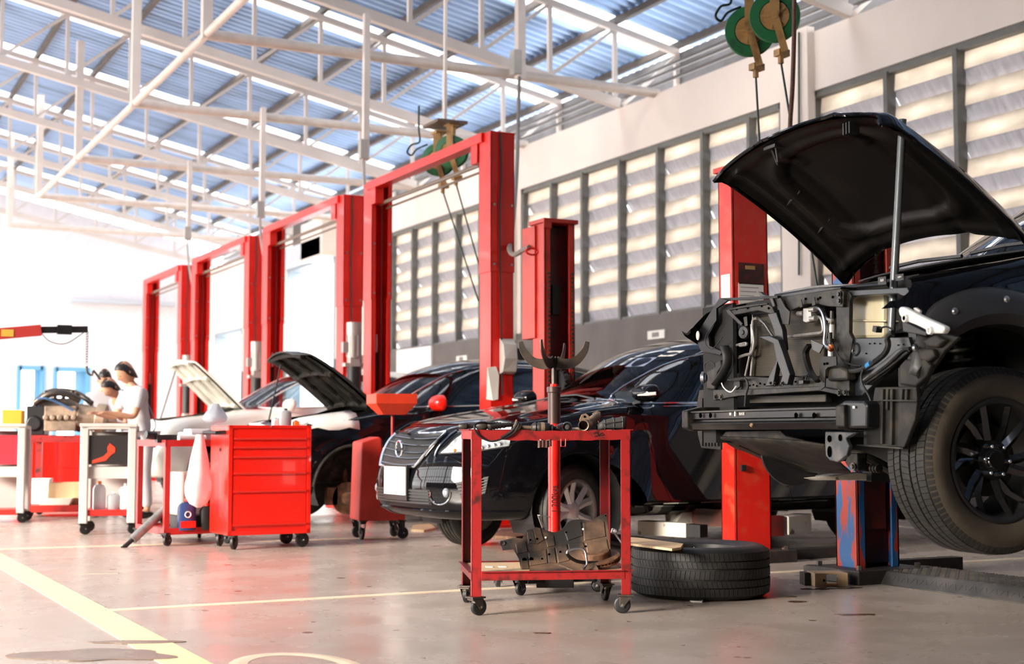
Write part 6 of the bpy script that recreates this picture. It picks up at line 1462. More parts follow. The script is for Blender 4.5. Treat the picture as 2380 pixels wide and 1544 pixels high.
mb = MB(); p = Q(r4, 1359, 969, .118); mb.lathe([(.0001, 0), (.006, 0)], p, (0, -1, 0), 12); mb.build('bolt_hole', GAP, r4)
mb = MB(); mb.tube([Q(r4, 1366, 986, .16), Q(r4, 1378, 975, .2), Q(r4, 1388, 968, .26)], .020, 14, smooth=4); mb.tube([Q(r4, 1366, 996, .20), Q(r4, 1345, 999, .25), Q(r4, 1330, 1000, .3)], .012, 10, smooth=3); mb.build('pipe_branch', BRN, r4, smooth=True)
flange([(1376, 962), (1388, 955), (1396, 958), (1397, 974), (1392, 984), (1385, 970)], .27, .008)
r5 = onT('intake_duct', 'grey ribbed rubber intake duct at the right end of the trolley top', 'duct', (.68, .2, ZTOP - .006))
mb = MB(); rows = []
for px, yc, hh, dd in ((1387, 994, 6, .02), (1400, 989, 10, .028), (1415, 986, 13, .032), (1440, 985, 15.5, .036), (1452, 984, 16.5, .038)):
    k = .002; c = Q(r5, px, yc, .12); rows.append([c + Vector((0, dd * math.copysign(abs(math.cos(t)) ** .6, math.cos(t)), hh * k * math.copysign(abs(math.sin(t)) ** .6, math.sin(t)))) for t in np.linspace(0, 6.283, 20, endpoint=False)])
RUG = mat('rubber_grey', (.055, .055, .052), .6, var=.15, vscale=8)
mb.ring(rows, caps=False); o = mb.build('duct', RUG, r5, smooth=True); o.modifiers.new('s', 'SOLIDIFY').thickness = .004
for i_, px in enumerate((1404, 1424, 1444)):
    c = Q(r5, px, [988, 985.5, 984.5][i_], .12); k = .002; dd = [.030, .0345, .0375][i_]; hh = [11.5, 14.3, 16.2][i_]; mb = MB(); mb.tube([c + Vector((0, dd * math.copysign(abs(math.cos(t)) ** .6, math.cos(t)), hh * k * math.copysign(abs(math.sin(t)) ** .6, math.sin(t)))) for t in np.linspace(0, 6.283, 21)], .003, 5); mb.build('duct_rib', RUG, r5)
mb = MB(); mb.tube([Q(r5, 1400, 985, .08), Q(r5, 1449, 979, .08)], .002, 5); mb.tube([Q(r5, 1403, 994, .08), Q(r5, 1449, 994, .08)], .002, 5); mb.build('duct_seam', RUG, r5)
# cable with strap drooping over the front rail
r6 = onT('cable_bundle', 'black looped cable drooping over the left part of the trolley front rail', 'cable', (.15, -.01, ZTOP - .05))
q = [Q(r6, *p) for p in [(1190, 985, .1), (1150, 986, .06), (1118, 983, .02), (1103, 990, -.012), (1107, 1006, -.012), (1120, 1018, -.012), (1142, 1026, -.012), (1165, 1021, -.012), (1190, 1010, -.012), (1204, 995, -.01), (1207, 984, .0), (1196, 985, .04), (1175, 990, .05)]]
mb = MB(); mb.tube(q, .0045, 8, smooth=6); mb.build('cable', BLKP, r6, smooth=True)
mb = MB(); mb.tube([Q(r6, *p) for p in [(1165, 1018, -.014), (1185, 1006, -.014), (1198, 992, -.014), (1203, 980, -.01)]], .0065, 8, smooth=5); mb.tube([Q(r6, *p) for p in [(1140, 992, .03), (1160, 988, .03), (1185, 986, .03)]], .008, 8); mb.build('cable_sleeve', BLKP, r6, smooth=True)
mb = MB(); mb.tube([Q(r6, 1200, 976, .0), Q(r6, 1197, 988, -.01), Q(r6, 1193, 1001, -.012)], .0045, 4, flat=.4); mb.build('strap', mat('strap_brown', (.20, .11, .07), .6), r6)
# --- on the lower shelf
def S(cx, cy, y): return T3(1040 + cx / 4.825, 1140 + cy / 4.825, y)
SHD = mat('shield_rusty_grey', (.034, .032, .030), .55, .2, col2=(.22, .135, .085), vscale=6, thr=(.47, .66), bump=.25, bscale=18)
r7 = onT('splash_shield', 'dusty pressed-metal splash shield full of holes leaning on the trolley lower shelf', 'shield', (.3, .2, ZLOW - .004))
out = [(590, 572), (750, 532), (840, 542), (890, 450), (1000, 415), (1110, 450), (1190, 472), (1270, 456), (1350, 360), (1400, 332), (1500, 326), (1620, 342), (1700, 290), (1782, 262), (1792, 330), (1840, 760), (1700, 800), (1250, 832), (1232, 900), (830, 902), (800, 770), (740, 662), (620, 676)]
ysh = lambda cx, cy: .10 + (900 - cy) / 900 * .24 - (cx > 1500) * .0
def Sh(cx, cy, off=0):
    y = .13 + (900 - cy) / 640 * .16; return S(cx, cy, y - off) - (_tm @ (r7.location - fl_))
mb = MB(); pts = [Sh(*p) for p in out]; mb.poly(pts, (0, .004, 0)); o = mb.build('shield_plate', SHD, r7)
steps = [[(760, 600), (880, 575), (905, 690), (780, 715)], [(890, 470), (960, 445), (1000, 600), (905, 600)], [(960, 440), (1040, 420), (1085, 560), (1000, 610)], [(905, 700), (1110, 660), (1125, 820), (920, 850)], [(1120, 655), (1200, 640), (1225, 820), (1130, 815)], [(1100, 560), (1190, 500), (1210, 620), (1120, 640)], [(1210, 640), (1340, 600), (1370, 790), (1240, 820)], [(1310, 460), (1500, 345), (1520, 510), (1345, 570)], [(1520, 360), (1760, 345), (1780, 520), (1530, 570)], [(1545, 590), (1790, 545), (1825, 740), (1580, 770)], [(1350, 600), (1520, 580), (1540, 640), (1360, 680)], [(820, 760), (900, 740), (915, 880), (830, 890)]]
for i_, st in enumerate(steps):
    mb = MB(); c = sum((Sh(*p) for p in st), Vector()) / 4; a = [Sh(*p) for p in st]; b = [c + (q_ - c) * .92 + Vector((0, -.005, 0)) for q_ in a]
    mb.add(a + b, [(4, 5, 6, 7), (0, 1, 5, 4), (1, 2, 6, 5), (2, 3, 7, 6), (3, 0, 4, 7)]); mb.build('pressed_step', SHD, o, bevel=.002)
for cx, cy, r_ in ((865, 780, .0105), (940, 775, .0105), (930, 558, .005), (1005, 546, .006), (1062, 768, .005), (1140, 720, .006), (1265, 692, .006), (1330, 472, .005), (1550, 628, .005), (1775, 285, .004)):
    mb = MB(); mb.lathe([(.0001, 0), (r_, 0)], Sh(cx, cy, .0065), (0, -1, .2), 16); mb.build('hole', GAP, o)
for cx, cy in ((1100, 530), (1520, 436)): mb = MB(); mb.lathe([(.0001, 0), (.0055, 0)], Sh(cx, cy, .0065), (0, -1, .2), 12); mb.build('white_spot', PAP, o)  # plain white discs on the plate
mb = MB(); mb.lathe([(.009, 0), (.012, .003), (.014, 0)], Sh(615, 595, .004), (0, -1, .2), 16); mb.build('washer_ring', SHD, o)
mb = MB(); mb.poly([Sh(920, 850, .0), Sh(1130, 820, 0), Sh(1400, 900, .08), Sh(1380, 906, .08), Sh(920, 906, .06)], (0, 0, -.003)); mb.poly([Sh(1250, 830, 0), Sh(1500, 790, 0), Sh(1660, 815, .06), Sh(1690, 898, .09), Sh(1420, 898, .09)], (0, 0, -.003)); mb.build('folded_foot', SHD, o)
mb = MB(); mb.poly([Sh(1625, 850, .09), Sh(1640, 838, .09), Sh(1665, 835, .09), Sh(1705, 905, .09), Sh(1620, 905, .09)], (0, .003, 0)); mb.build('foot_tab', BRN, o)
r8 = onT('brake_rotor', 'rusty ventilated brake disc on the right of the trolley lower shelf', 'brake disc', (TWD - .13, .20, ZLOW - .004))
mb = MB(); ax = Vector((-.14, -.22, 1)).normalized(); o_ = Vector((0, 0, .030)); mb.lathe([(.045, 0), (.118, 0), (.120, .006), (.118, .009), (.07, .009)], o_, ax, 48); mb.lathe([(.06, .016), (.118, .016), (.120, .020), (.118, .026), (.074, .026), (.072, .050), (.068, .054), (.036, .054), (.034, .04), (.05, .02)], o_, ax, 48); mb.build('disc', RUST, r8, smooth=True)
mb = MB(); q_ = ax.cross(Vector((0, 1, 0))).normalized(); q2 = ax.cross(q_)
for k in range(40):
    a = k * 2 * math.pi / 40; v = q_ * math.cos(a) + q2 * math.sin(a); mb.bar(o_ + ax * .0125 + v * .075, o_ + ax * .0125 + v * .117, .005, .008, up=ax)
mb.build('cooling_vanes', RUST, r8)
r9 = onT('brake_pipe', 'bent silver pipe with a black hose in front of the splash shield', 'pipe', (.45, .06, ZLOW - .004))
def Qs(root, cx, cy, y): return S(cx, cy, y) - (_tm @ (root.location - fl_))
mb = MB(); mb.tube([Qs(r9, *p) for p in [(1340, 712, .04), (1350, 682, .04), (1405, 660, .04), (1500, 652, .04), (1540, 680, .04), (1560, 770, .03), (1562, 835, .03), (1535, 872, .02)]], .0055, 10, smooth=5); mb.cyl(Qs(r9, 1545, 862, .025), Qs(r9, 1515, 888, .015), .0085, 8); mb.build('silver_pipe', ALU, r9, smooth=True)
mb = MB(); mb.tube([Qs(r9, *p) for p in [(1340, 700, .042), (1365, 745, .06), (1450, 795, .08), (1560, 812, .1), (1740, 815, .12)]], .0085, 10, smooth=5); mb.build('black_hose', RUBK, r9, smooth=True)
r10 = onT('oil_pipe', 'silver pipe with a square banjo fitting standing up at the right of the lower shelf', 'pipe', (.68, .25, ZLOW - .004))
mb = MB(); mb.tube([Qs(r10, *p) for p in [(1880, 480, .26), (1910, 530, .26), (2020, 680, .24), (2030, 705, .24), (2012, 750, .22)]], .0055, 10, smooth=4); mb.build('silver_pipe', ALU, r10, smooth=True)
mb = MB(); c = Qs(r10, 1860, 458, .26); mb.box(c, (.022, .018, .022), (.2, .3, 0)); mb.cyl(c + Vector((.006, -.012, 0)), c + Vector((.014, .014, 0)), .009, 12); mb.build('fitting', ALU, r10, bevel=.002)
for i_, (a, b) in enumerate((((425, 828), (512, 836)), ((568, 824), (662, 834)))):
    p0, p1 = S(*a, .30), S(*b, .26); mb = MB(); mb.b2((p0.x, p0.y, ZLOW - .004), (p1.x, p1.y, ZLOW - .001)); o = mb.build('paper_strip', PAP, TR)
# ================================================================== TRANSMISSION JACK
jc = U(1288, 1371, Z=0); jd = 7.62; jc = U(1288, 1008, D=1) ; d_ = ray(1288, 1008); t_ = 7.62 / (d_.dot(_cm @ Vector((0, 0, -1)))); jc = Vector((0, 0, H)) + d_ * t_; jc.z = 0
JK = thing('transmission_jack', 'tall red hydraulic transmission jack with a black four-horned saddle behind the trolley', 'jack', jc)
def J(px, py): q_ = U(px, py, Y=jc.y); return q_ - jc
kz = lambda py: J(1288, py).z
mb = MB(); mb.cyl((0, 0, .10), (0, 0, kz(975)), .0335, 24); mb.build('column', mat('jack_red', (.62, .012, .008), .3, coat=.3, col2=(.36, .02, .012), vscale=7, thr=(.55, .8)), JK, smooth=True)
mb = MB(); mb.cyl((0, 0, kz(985)), (0, 0, kz(912)), .0345, 24); mb.lathe([(.030, kz(915)), (.040, kz(912)), (.040, kz(900)), (.030, kz(899))], (0, 0, 0), (0, 0, 1), 24); mb.build('cylinder_head', mat('jack_worn_brown', (.060, .035, .030), .4, .3, col2=(.35, .03, .02), vscale=9, thr=(.6, .75)), JK, smooth=True)
mb = MB(); mb.lathe([(.0001, kz(893)), (.022, kz(893)), (.024, kz(900))], (0, 0, 0), (0, 0, 1), 8); mb.build('gland_nut', RED, JK)
mb = MB(); mb.cyl((0, 0, kz(905)), (0, 0, kz(848)), .0145, 16); mb.build('ram', STLD, JK, smooth=True)
sd_ = bpy.data.objects.new('saddle', None); C.objects.link(sd_); sd_.parent = JK; sd_.location = (0, 0, kz(842))
mb = MB(); mb.lathe([(.017, -.03), (.019, .02), (.019, .022), (.0001, .022)], (0, 0, 0), (0, 0, 1), 16); mb.build('saddle_hub', BLKM, sd_, smooth=True)
kpx = (U(1289, 842, Y=jc.y) - U(1288, 842, Y=jc.y)).length
def horn(pts, w, dirv, nm='saddle_horn'):
    mb = MB(); dirv = Vector(dirv).normalized(); up = Vector((0, 0, 1)); P_ = [dirv * a * kpx + up * b * kpx for a, b in pts]; P_, ww = catmull(P_, 5, w); nrm = dirv.cross(up); rows = []
    for i, p in enumerate(P_):
        t = (P_[min(i + 1, len(P_) - 1)] - P_[max(i - 1, 0)]).normalized(); n_ = t.cross(nrm).normalized(); h = ww[i] * kpx
        rows.append([p - n_ * h - nrm * .0035, p + n_ * h - nrm * .0035, p + n_ * h + nrm * .0035, p - n_ * h + nrm * .0035])
    mb.ring(rows); mb.build(nm, STLD, sd_, bevel=.001)
wv = [(4, 2), (22, -4), (44, 2), (62, 22), (68, 42)]; ww_ = [11, 11, 9, 7, 4.5]
cr = Vector((math.cos(R(YAW)), -math.sin(R(YAW)), 0)); cf = Vector((math.sin(R(YAW)), math.cos(R(YAW)), 0))
horn(wv, ww_, cr); horn(wv, ww_, -cr + cf * .05); horn(wv, ww_, -cr * .42 - cf * .95); horn(wv, ww_, cr * .36 + cf * .95)
text('1.200kgs', (cr * .0 - cf * .0345 + Vector((0, 0, kz(1160)))), .042, BLKP, JK, (R(90), R(-90), R(-YAW)), ext=.0004)
bs = MB()
legs = [g(1205, 1385), g(1397, 1376), g(1158, 1366), g(1345, 1352)]
mb = MB(); mb.box((0, 0, .075), (.20, .20, .09), (0, 0, R(-YAW))); 
for p in legs: q_ = p - jc; mb.bar((0, 0, .075), (q_.x * .86, q_.y * .86, .085), .07, .05)
mb.build('base', BLKM, JK, bevel=.004)
for p, yw in zip(legs, (.4, 2.4, 1.2, .2)): q_ = p - jc; caster(JK, q_.x, q_.y, .098, .035, yw, BLKM, STL)
mb = MB(); c = J(1253, 1212); mb.bar(J(1262, 1226), J(1252, 1199), .008, .012); mb.bar(J(1252, 1198), J(1276, 1202), .03, .004); mb.build('pump_pedal', ALUD, JK)
# ================================================================== WHEEL LYING ON THE FLOOR
d_ = ray(1624, 1008); t_ = 7.49 / (d_.dot(_cm @ Vector((0, 0, -1)))); lc = Vector((0, 0, H)) + d_ * t_; lc.z = .134
LW = thing('spare_wheel', 'large black off-road wheel lying flat on the floor right of the trolley', 'wheel', lc); LW.rotation_euler = (R(90), 0, R(20))
LW.rotation_euler = (R(-90), 0, R(20))
tyre_mb(.366, .26, .23, 96, True, True).build('tyre', [mat('tyre_black_clean', (.012, .0118, .011), .55, col2=(.030, .028, .024), vscale=12, thr=(.5, .8), bump=.1, bscale=80), MT['tyre_black_clean']], LW, smooth=True)
rim_parts(LW, .23, .26, 'six_twisted', BLKP, MT['wheel_gloss_black'])
mb = MB(); q = [U(px, py, Z=.275) for px, py in ((1463, 1252), (1500, 1256), (1588, 1268), (1582, 1277), (1562, 1280), (1463, 1267))]; q = [Vector((p.x, p.y, .272)) for p in q]; mb.poly(q, (0, 0, .012)); tag(mb.build('cardboard_sheet', WOOD), 'torn pale cardboard strip lying on top of the flat wheel', 'cardboard')
mb = MB(); q = [g(*p) for p in ((1601, 1396), (1620, 1393), (1638, 1397), (1632, 1401), (1606, 1400))]; mb.poly(q, (0, 0, .006)); mb.add([q[1] + Vector((0, 0, .006)), q[2] + Vector((0, 0, .014)), q[3] + Vector((0, 0, .008))], [(0, 1, 2)]); tag(mb.build('paper_scrap', PAP), 'crumpled white paper scrap on the floor in front of the flat wheel', 'paper')
# wooden packing piece
wb = g(1922, 1362); WB_ = thing('packing_block', 'small pale plywood packing piece standing on the floor by the pickup lift base', 'wooden block', wb, R(-22))
mb = MB(); mb.b2((-.085, -.06, .068), (.10, .10, .075)); mb.b2((-.085, -.055, 0), (-.079, .09, .068)); mb.b2((.10, -.055, .0), (.094, .09, .068)); mb.b2((-.085, -.055, .0), (.10, .09, .006)); mb.build('plywood_shell', CARD, WB_)
mb = MB(); mb.b2((-.079, -.058, 0), (-.02, -.052, .068)); mb.b2((.04, -.058, 0), (.10, -.052, .068)); mb.build('end_panel', CARD, WB_); mb = MB(); mb.lathe([(.0001, 0), (.007, 0)], (-.035, -.059, .035), (0, -1, 0), 12); mb.build('hole', GAP, WB_)
mb = MB(); mb.b2((-.12, .02, .0), (-.09, .12, .07)); mb.build('dark_offcut', BLKM, WB_)
mb = MB(); c = g(1799, 1306); mb.sphere(c + Vector((0, 0, .010)), .010, 8, 6); tag(mb.build('litter', mat('litter_turquoise', (.05, .5, .48), .4)), 'tiny turquoise cap on the floor by the base of the near short red post', 'cap')
# ================================================================== BIG RED TOOL CHEST
bl = g(530, 1281); CH = thing('tool_chest', 'big bright red roller tool chest with seven drawers, left of the cars', 'tool chest', (bl.x + .0, bl.y + .03, 0), R(1))
kx = U(723, 1100, Y=bl.y + .03).x - bl.x; cz = lambda py: U(620, py, Y=bl.y + .03).z; CHD = .46
zb_, zt_ = cz(1243), cz(989)
mb = MB(); mb.b2((0, 0, zb_), (kx, CHD, zt_)); mb.build('cabinet', CHEST, CH, bevel=.008)
mb = MB(); f = .03
mb.b2((0, -.012, zb_), (f, 0, zt_)); mb.b2((kx - f, -.012, zb_), (kx, 0, zt_)); mb.b2((0, -.012, zt_ - .02), (kx, 0, zt_)); mb.b2((0, -.012, zb_), (kx, 0, zb_ + .035)); mb.build('front_frame', CHEST, CH, bevel=.003)
dr = [1000, 1026, 1046, 1068, 1106, 1148, 1225]
for a, b in zip(dr[:-1], dr[1:]):
    za, zb3 = cz(a), cz(b) + .006; mb = MB(); mb.b2((f + .006, -.008, zb3 + .018), (kx - f - .006, 0, za)); d_o = mb.build('drawer', CHEST, CH, bevel=.003)
    mb = MB(); mb.ring([[(x, -.026, zb3 + .018), (x, -.012, zb3 + .024), (x, -.006, zb3 + .010), (x, -.018, zb3 + .004)] for x in (f + .01, kx - f - .01)]); mb.build('drawer_pull', CHEST, d_o, bevel=.002)
mb = MB(); mb.tube([(-.005, .06, zt_ - .05), (-.07, .06, zt_ - .055), (-.07, CHD - .06, zt_ - .055), (-.005, CHD - .06, zt_ - .05)], .014, 8); mb.build('side_handle', BLKP, CH, smooth=True)
mb = MB(); mb.cyl((-.008, .2, zt_ - .18), (.0, .2, zt_ - .18), .014, 10); mb.build('side_lock', BLKP, CH)
mb = MB(); mb.lathe([(.0001, .004), (.006, .003), (.007, 0)], (kx / 2, -.013, zt_ - .008), (0, -1, 0), 10); mb.build('lock', CHR, CH)
for x, y, w_ in ((.06, .05, 0), (kx - .06, .05, 1), (.06, CHD - .05, 0), (kx - .06, CHD - .05, 1)): caster(CH, x, y, zb_ + .004, .055, .9 if not w_ else .2, BLKM, WHT if w_ else STL)
CT = CH.location + Vector((0, 0, zt_))
def bottle(name, label, x, y, z, w, d, h, m, cap, group=None, parent=None, neck=.35):
    t = thing(name, label, 'bottle', (x, y, z), group=group); mb = MB()
    mb.ring([[(a * w / 2 * k, b * d / 2 * k, zz) for a, b in ((-1, -.7), (-.7, -1), (.7, -1), (1, -.7), (1, .7), (.7, 1), (-.7, 1), (-1, .7))] for zz, k in ((0, .95), (.01, 1), (h * .72, 1), (h * .85, .7), (h * .88, neck), (h * .92, neck))]); mb.build('bottle_body', m, t, smooth=True)
    mb = MB(); mb.cyl((0, 0, h * .90), (0, 0, h), min(w, d) * .25, 12); mb.build('bottle_cap', cap, t); return t
GREYP = mat('plastic_grey', (.40, .42, .44), .35); ORP = mat('plastic_orange', (.85, .22, .03), .4)
bottle('oil_bottle', 'grey plastic bottle standing on the red tool chest', U(663, 985, Y=CT.y + .2).x, CT.y + .2, zt_, .085, .055, .13, GREYP, BLKP)
bottle('grease_tub', 'small orange tub on the right of the tool chest top', U(688, 985, Y=CT.y + .2).x, CT.y + .2, zt_, .045, .045, .04, ORP, ORP)
mb = MB(); x_ = U(712, 985, Y=CT.y + .25).x; mb.b2((x_ - .09, CT.y + .18, zt_ - .001), (x_ - .02, CT.y + .3, zt_ + .012)); tag(mb.build('rag', mat('rag_white', (.78, .74, .66), .9)), 'folded cream rag at the right edge of the tool chest top', 'rag')
bottle('spray_can', 'clear blue-capped flask at the right rear of the tool chest top', U(640, 985, Y=CT.y + .34).x, CT.y + .34, zt_, .05, .05, .06, WHT, mat('cap_blue', (.03, .30, .65), .3))
# hanging bags
def bag(name, label, cx, cy_px, Yv, rx, rz_, m, seed, ztop=None, mm=(1, 1)):
    rnd = random.Random(seed); c = U(cx, cy_px, Y=Yv); mb = MB(); n_, k_ = 28, 18; rows = []
    for i in range(k_ + 1):
        t = i / k_; z = rz_ * (1 - 2 * t); prof_ = (.28 + .72 * min(1, t * 1.5)) * math.sqrt(max(.02, 1 - max(0, (t - .72) / .29) ** 2)) if t < .99 else .15
        rows.append([(rx * prof_ * (1 + .07 * math.sin(5 * a + seed + t * 3) + .04 * math.sin(9 * a - t * 7)) * math.cos(a), rx * .55 * prof_ * (1 + .08 * math.sin(4 * a + t * 4)) * math.sin(a), z) for a in [2 * math.pi * j / n_ for j in range(n_)]])
    mb.ring(rows); o = mb.build(name, m, smooth=True, loc=c); return tag(o, label, 'bag')
PB_ = transl('bag_plastic_white', (.82, .80, .82), (.9, .88, .9), .25, .35, 9); PCL = transl('bag_plastic_clear', (.55, .62, .70), (.7, .8, .9), .3, .2, 7, clear=.25)
bag('plastic_bag', 'full white plastic bag hanging from the side handle of the tool chest', 463, 1095, CT.y + .22, .098, .27, PB_, 3)
bag('plastic_bag', 'pale clear plastic bag sagging on the left corner of the tool chest', 500, 962, CT.y + .12, .09, .075, PCL, 8)
# ================================================================== RED RACK WITH TOOLS
f2, b2_ = g(385, 1270), g(322, 1257); ey2 = (b2_ - f2); RY = math.atan2(ey2.y, ey2.x) - math.pi / 2; DD = ey2.length
RK = thing('tool_rack', 'worn red two-shelf rack trolley left of the big red tool chest', 'trolley', f2, RY); zr = .85 - 15 / 3260 * 10.7; zl2 = .85 - 218 / 3260 * 10.7; WW = .50
RKM = mat('rack_red', (.42, .02, .018), .45, var=.15, vscale=6)
for x, y in ((0, 0), (WW, 0), (0, DD), (WW, DD)):
    mb = MB(); mb.b2((x - .02, y - .02, .10), (x + .02, y + .02, zr)); mb.build('leg', RKM, RK); caster(RK, x, y, .10, .042, random.uniform(0, 3), BLKM)
for z, nm in ((zr, 'top_shelf'), (zl2, 'bottom_shelf')):
    mb = MB(); mb.b2((-.02, -.02, z - .04), (WW + .02, DD + .02, z - .02))
    for a, b in (((-.022, -.022), (WW + .022, -.012)), ((-.022, DD + .012), (WW + .022, DD + .022)), ((-.022, -.022), (-.012, DD + .022)), ((WW + .012, -.022), (WW + .022, DD + .022))): mb.b2((*a, z - .05), (*b, z))
    mb.build(nm, RKM, RK)
def onR(x, y, z): 
    v = Vector((x, y, z)); v.rotate(Euler((0, 0, RY))); return f2 + v
def obj_at(name, label, cat, p, rz=0): return thing(name, label, cat, p, rz)
t = obj_at('test_machine', 'grey boxy machine with a round port standing on the lower shelf of the red rack', 'machine', onR(.28, .22, zl2 - .02), RY)
mb = MB(); mb.b2((-.14, -.14, .10), (.16, .14, .44)); mb.build('housing', GRYP, t, bevel=.02); mb = MB(); mb.lathe([(.0001, .02), (.06, .02), (.075, 0)], (-.02, -.14, .30), (0, -1, 0), 20); mb.build('port', BLKP, t, smooth=True); mb = MB(); mb.b2((-.16, -.15, 0), (.17, .15, .10)); mb.b2((.05, -.16, .12), (.15, -.14, .3)); mb.build('base', BLKP, t)
t = obj_at('air_gun', 'silver air tool leaning out of the left end of the red rack', 'air tool', onR(-.06, .10, zl2 + .02), RY)
mb = MB(); mb.cyl((-.18, -.05, -.10), (.10, .02, .12), .035, 12); mb.build('barrel', ALUD, t, smooth=True); mb = MB(); mb.bar((.05, 0, .08), (.10, .0, -.02), .04, .05); mb.cyl((-.26, -.07, -.16), (-.18, -.05, -.10), .018, 8); mb.build('grip', BLKM, t)
t = bottle('oil_jug', 'dark blue oil jug with a red label on the lower shelf of the red rack', *onR(.16, -.0, zl2 - .02), .13, .08, .24, mat('jug_blue', (.02, .05, .16), .35), RED)
mb = MB(); mb.b2((-.055, -.043, .02), (.06, -.040, .07)); mb.build('bottle_label', RED, t); mb = MB(); mb.tube([(.0 + .022 * math.cos(a), -.044, .12 + .022 * math.sin(a)) for a in np.linspace(0, 6.283, 17)], .004, 5); mb.build('bottle_emblem', WHT, t)
bottle('oil_jug', 'small black bottle with red cap beside the blue oil jug', *onR(.32, .0, zl2 - .02), .10, .08, .20, BLKP, RED)
mb = MB(); mb.box((0, 0, .03), (.20, .12, .06)); mb.cyl((-.1, 0, .05), (-.18, -.02, .06), .03, 10); o = mb.build('air_ratchet', BLKM, loc=onR(.05, .12, zr - .02)); tag(o, 'black tool on the top shelf of the red rack, at its left corner', 'tool')
mb = MB(); mb.box((0, 0, .04), (.22, .20, .08), (0, 0, .3)); mb.box((.0, 0, .09), (.16, .16, .03), (0, 0, .1)); o = mb.build('parts_tray', mat('tray_white', (.72, .71, .72), .5), loc=onR(.30, .2, zr - .02), bevel=.01); tag(o, 'white box of small parts on the top shelf of the red rack', 'box')
mb = MB(); mb.cyl((-.10, -.03, .03), (.12, .02, .03), .028, 12); o = mb.build('bottle', WHT, loc=onR(.2, .06, zr - .02), smooth=True); tag(o, 'white bottle lying on the front of the red rack top shelf', 'bottle')
# ================================================================== GREY DIAGNOSTIC CARTS
def cart(px, py, label, pm, face, wpx=124, cutright=True):
    f = g(px, py); D_ = (f - Vector((0, 0, 0))).dot(Vector((math.sin(R(YAW)), math.cos(R(YAW)), 0))); k = D_ / FPX; w = wpx * k
    t = thing('diagnostic_cart', label, 'cart', f, R(-YAW + 12)); GC = mat('cart_grey', (.56, .53, .50), .4, var=.06)
    zt = .85 - (990 - 1008) * k; d = .42
    for x in (.03, w - .03):
        for y in (.03, d - .03): mb = MB(); mb.b2((x - .035, y - .03, .09), (x + .035, y + .03, zt)); mb.build('post', GC, t, bevel=.01); caster(t, x, y, .095, .05, .3, BLKM)
    mb = MB(); mb.b2((0, 0, zt - .03), (w, d, zt)); mb.b2((-.01, -.01, zt - .01), (w + .01, .02, zt + .02)); mb.build('top_tray', GC, t, bevel=.006)
    zs = .85 - (1185 - 1008) * k; mb = MB(); mb.b2((.05, .02, zs - .05), (w - .05, d - .02, zs)); mb.build('bottom_shelf', mat('shelf_red', (.62, .02, .015), .4), t)
    mb = MB(); mb.b2((.05, d - .03, zs), (w - .05, d - .01, zt - .05)); mb.build('back_panel', mat('cart_back', (.50, .47, .45), .5), t)
    z1, z2 = .85 - (1012 - 1008) * k, .85 - (1080 - 1008) * k; mb = MB(); mb.b2((.06, .02, z2), (w - .06, .3, z1)); b_ = mb.build('drawer_box', pm, t)
    if face:
        mb = MB(); c = Vector((w * .52, .016, (z1 + z2) / 2 + .0)); mb.poly([c + Vector(p) for p in ((.0, 0, .055), (.045, 0, .02), (.045, 0, -.02), (.01, 0, -.045), (-.03, 0, -.09), (-.14, 0, -.115), (-.14, 0, -.09), (-.05, 0, -.055), (-.015, 0, -.02), (-.02, 0, .02))], (0, .003, 0)); mb.build('flame_decal', mat('decal_red', (.75, .05, .02), .4), b_)
    mb = MB(); mb.b2((.06, .04, z2 - .12), (w - .06, .3, z2 - .02)); mb.build('drawer', GC, t, bevel=.004)
    return t, w, k, zs, zt
c_, w_, k_, zs_, zt_c = cart(183, 1244, 'grey diagnostic cart with black and red flame panel, holding bottles, near the left edge', mat('panel_black', (.022, .018, .018), .4), True)
mb = MB(); mb.b2((w_, .03, .45), (w_ + .012, .40, .86)); 
sp_ = mb.build('side_panel', WHT, c_); 
for k in range(6): mb = MB(); mb.b2((w_ + .012, .06, .52 + k * .055), (w_ + .018, .38, .545 + k * .055)); mb.build('louvre', mat('louvre_blue', (.14, .26, .42), .5), sp_)
def onC(root, x, y, z): v = Vector((x, y, z)); v.rotate(root.rotation_euler); return root.location + v
bottle('cleaner_bottle', 'white bottle with an orange cap on the lower shelf of the flame-panel cart', *onC(c_, .15, .12, zs_), .10, .07, .24, mat('plastic_milky', (.68, .70, .74), .4), ORP)
bottle('cleaner_bottle', 'short grey bottle in the middle of the lower shelf of the flame-panel cart', *onC(c_, .27, .12, zs_), .10, .08, .15, GREYP, WHT)
bottle('cleaner_bottle', 'wide white tub at the right of the lower shelf of the flame-panel cart', *onC(c_, .37, .14, zs_), .11, .09, .22, WHT, GREYP)
c0, w0, k0, zs0, zt0 = cart(-78, 1218, 'grey cart with a plain red panel, cut off by the left edge of the picture', mat('panel_red_dull', (.50, .03, .05), .4), False)
mb = MB(); mb.b2((w0 - .22, .05, 0), (w0 - .04, .3, .15)); o = mb.build('parts_box', mat('box_orange', (.85, .42, .04), .5), loc=c0.location + Vector((0, 0, zt0 + .001)), bevel=.006); o.rotation_euler = c0.rotation_euler; tag(o, 'orange box on top of the cart at the left edge of the picture', 'box')
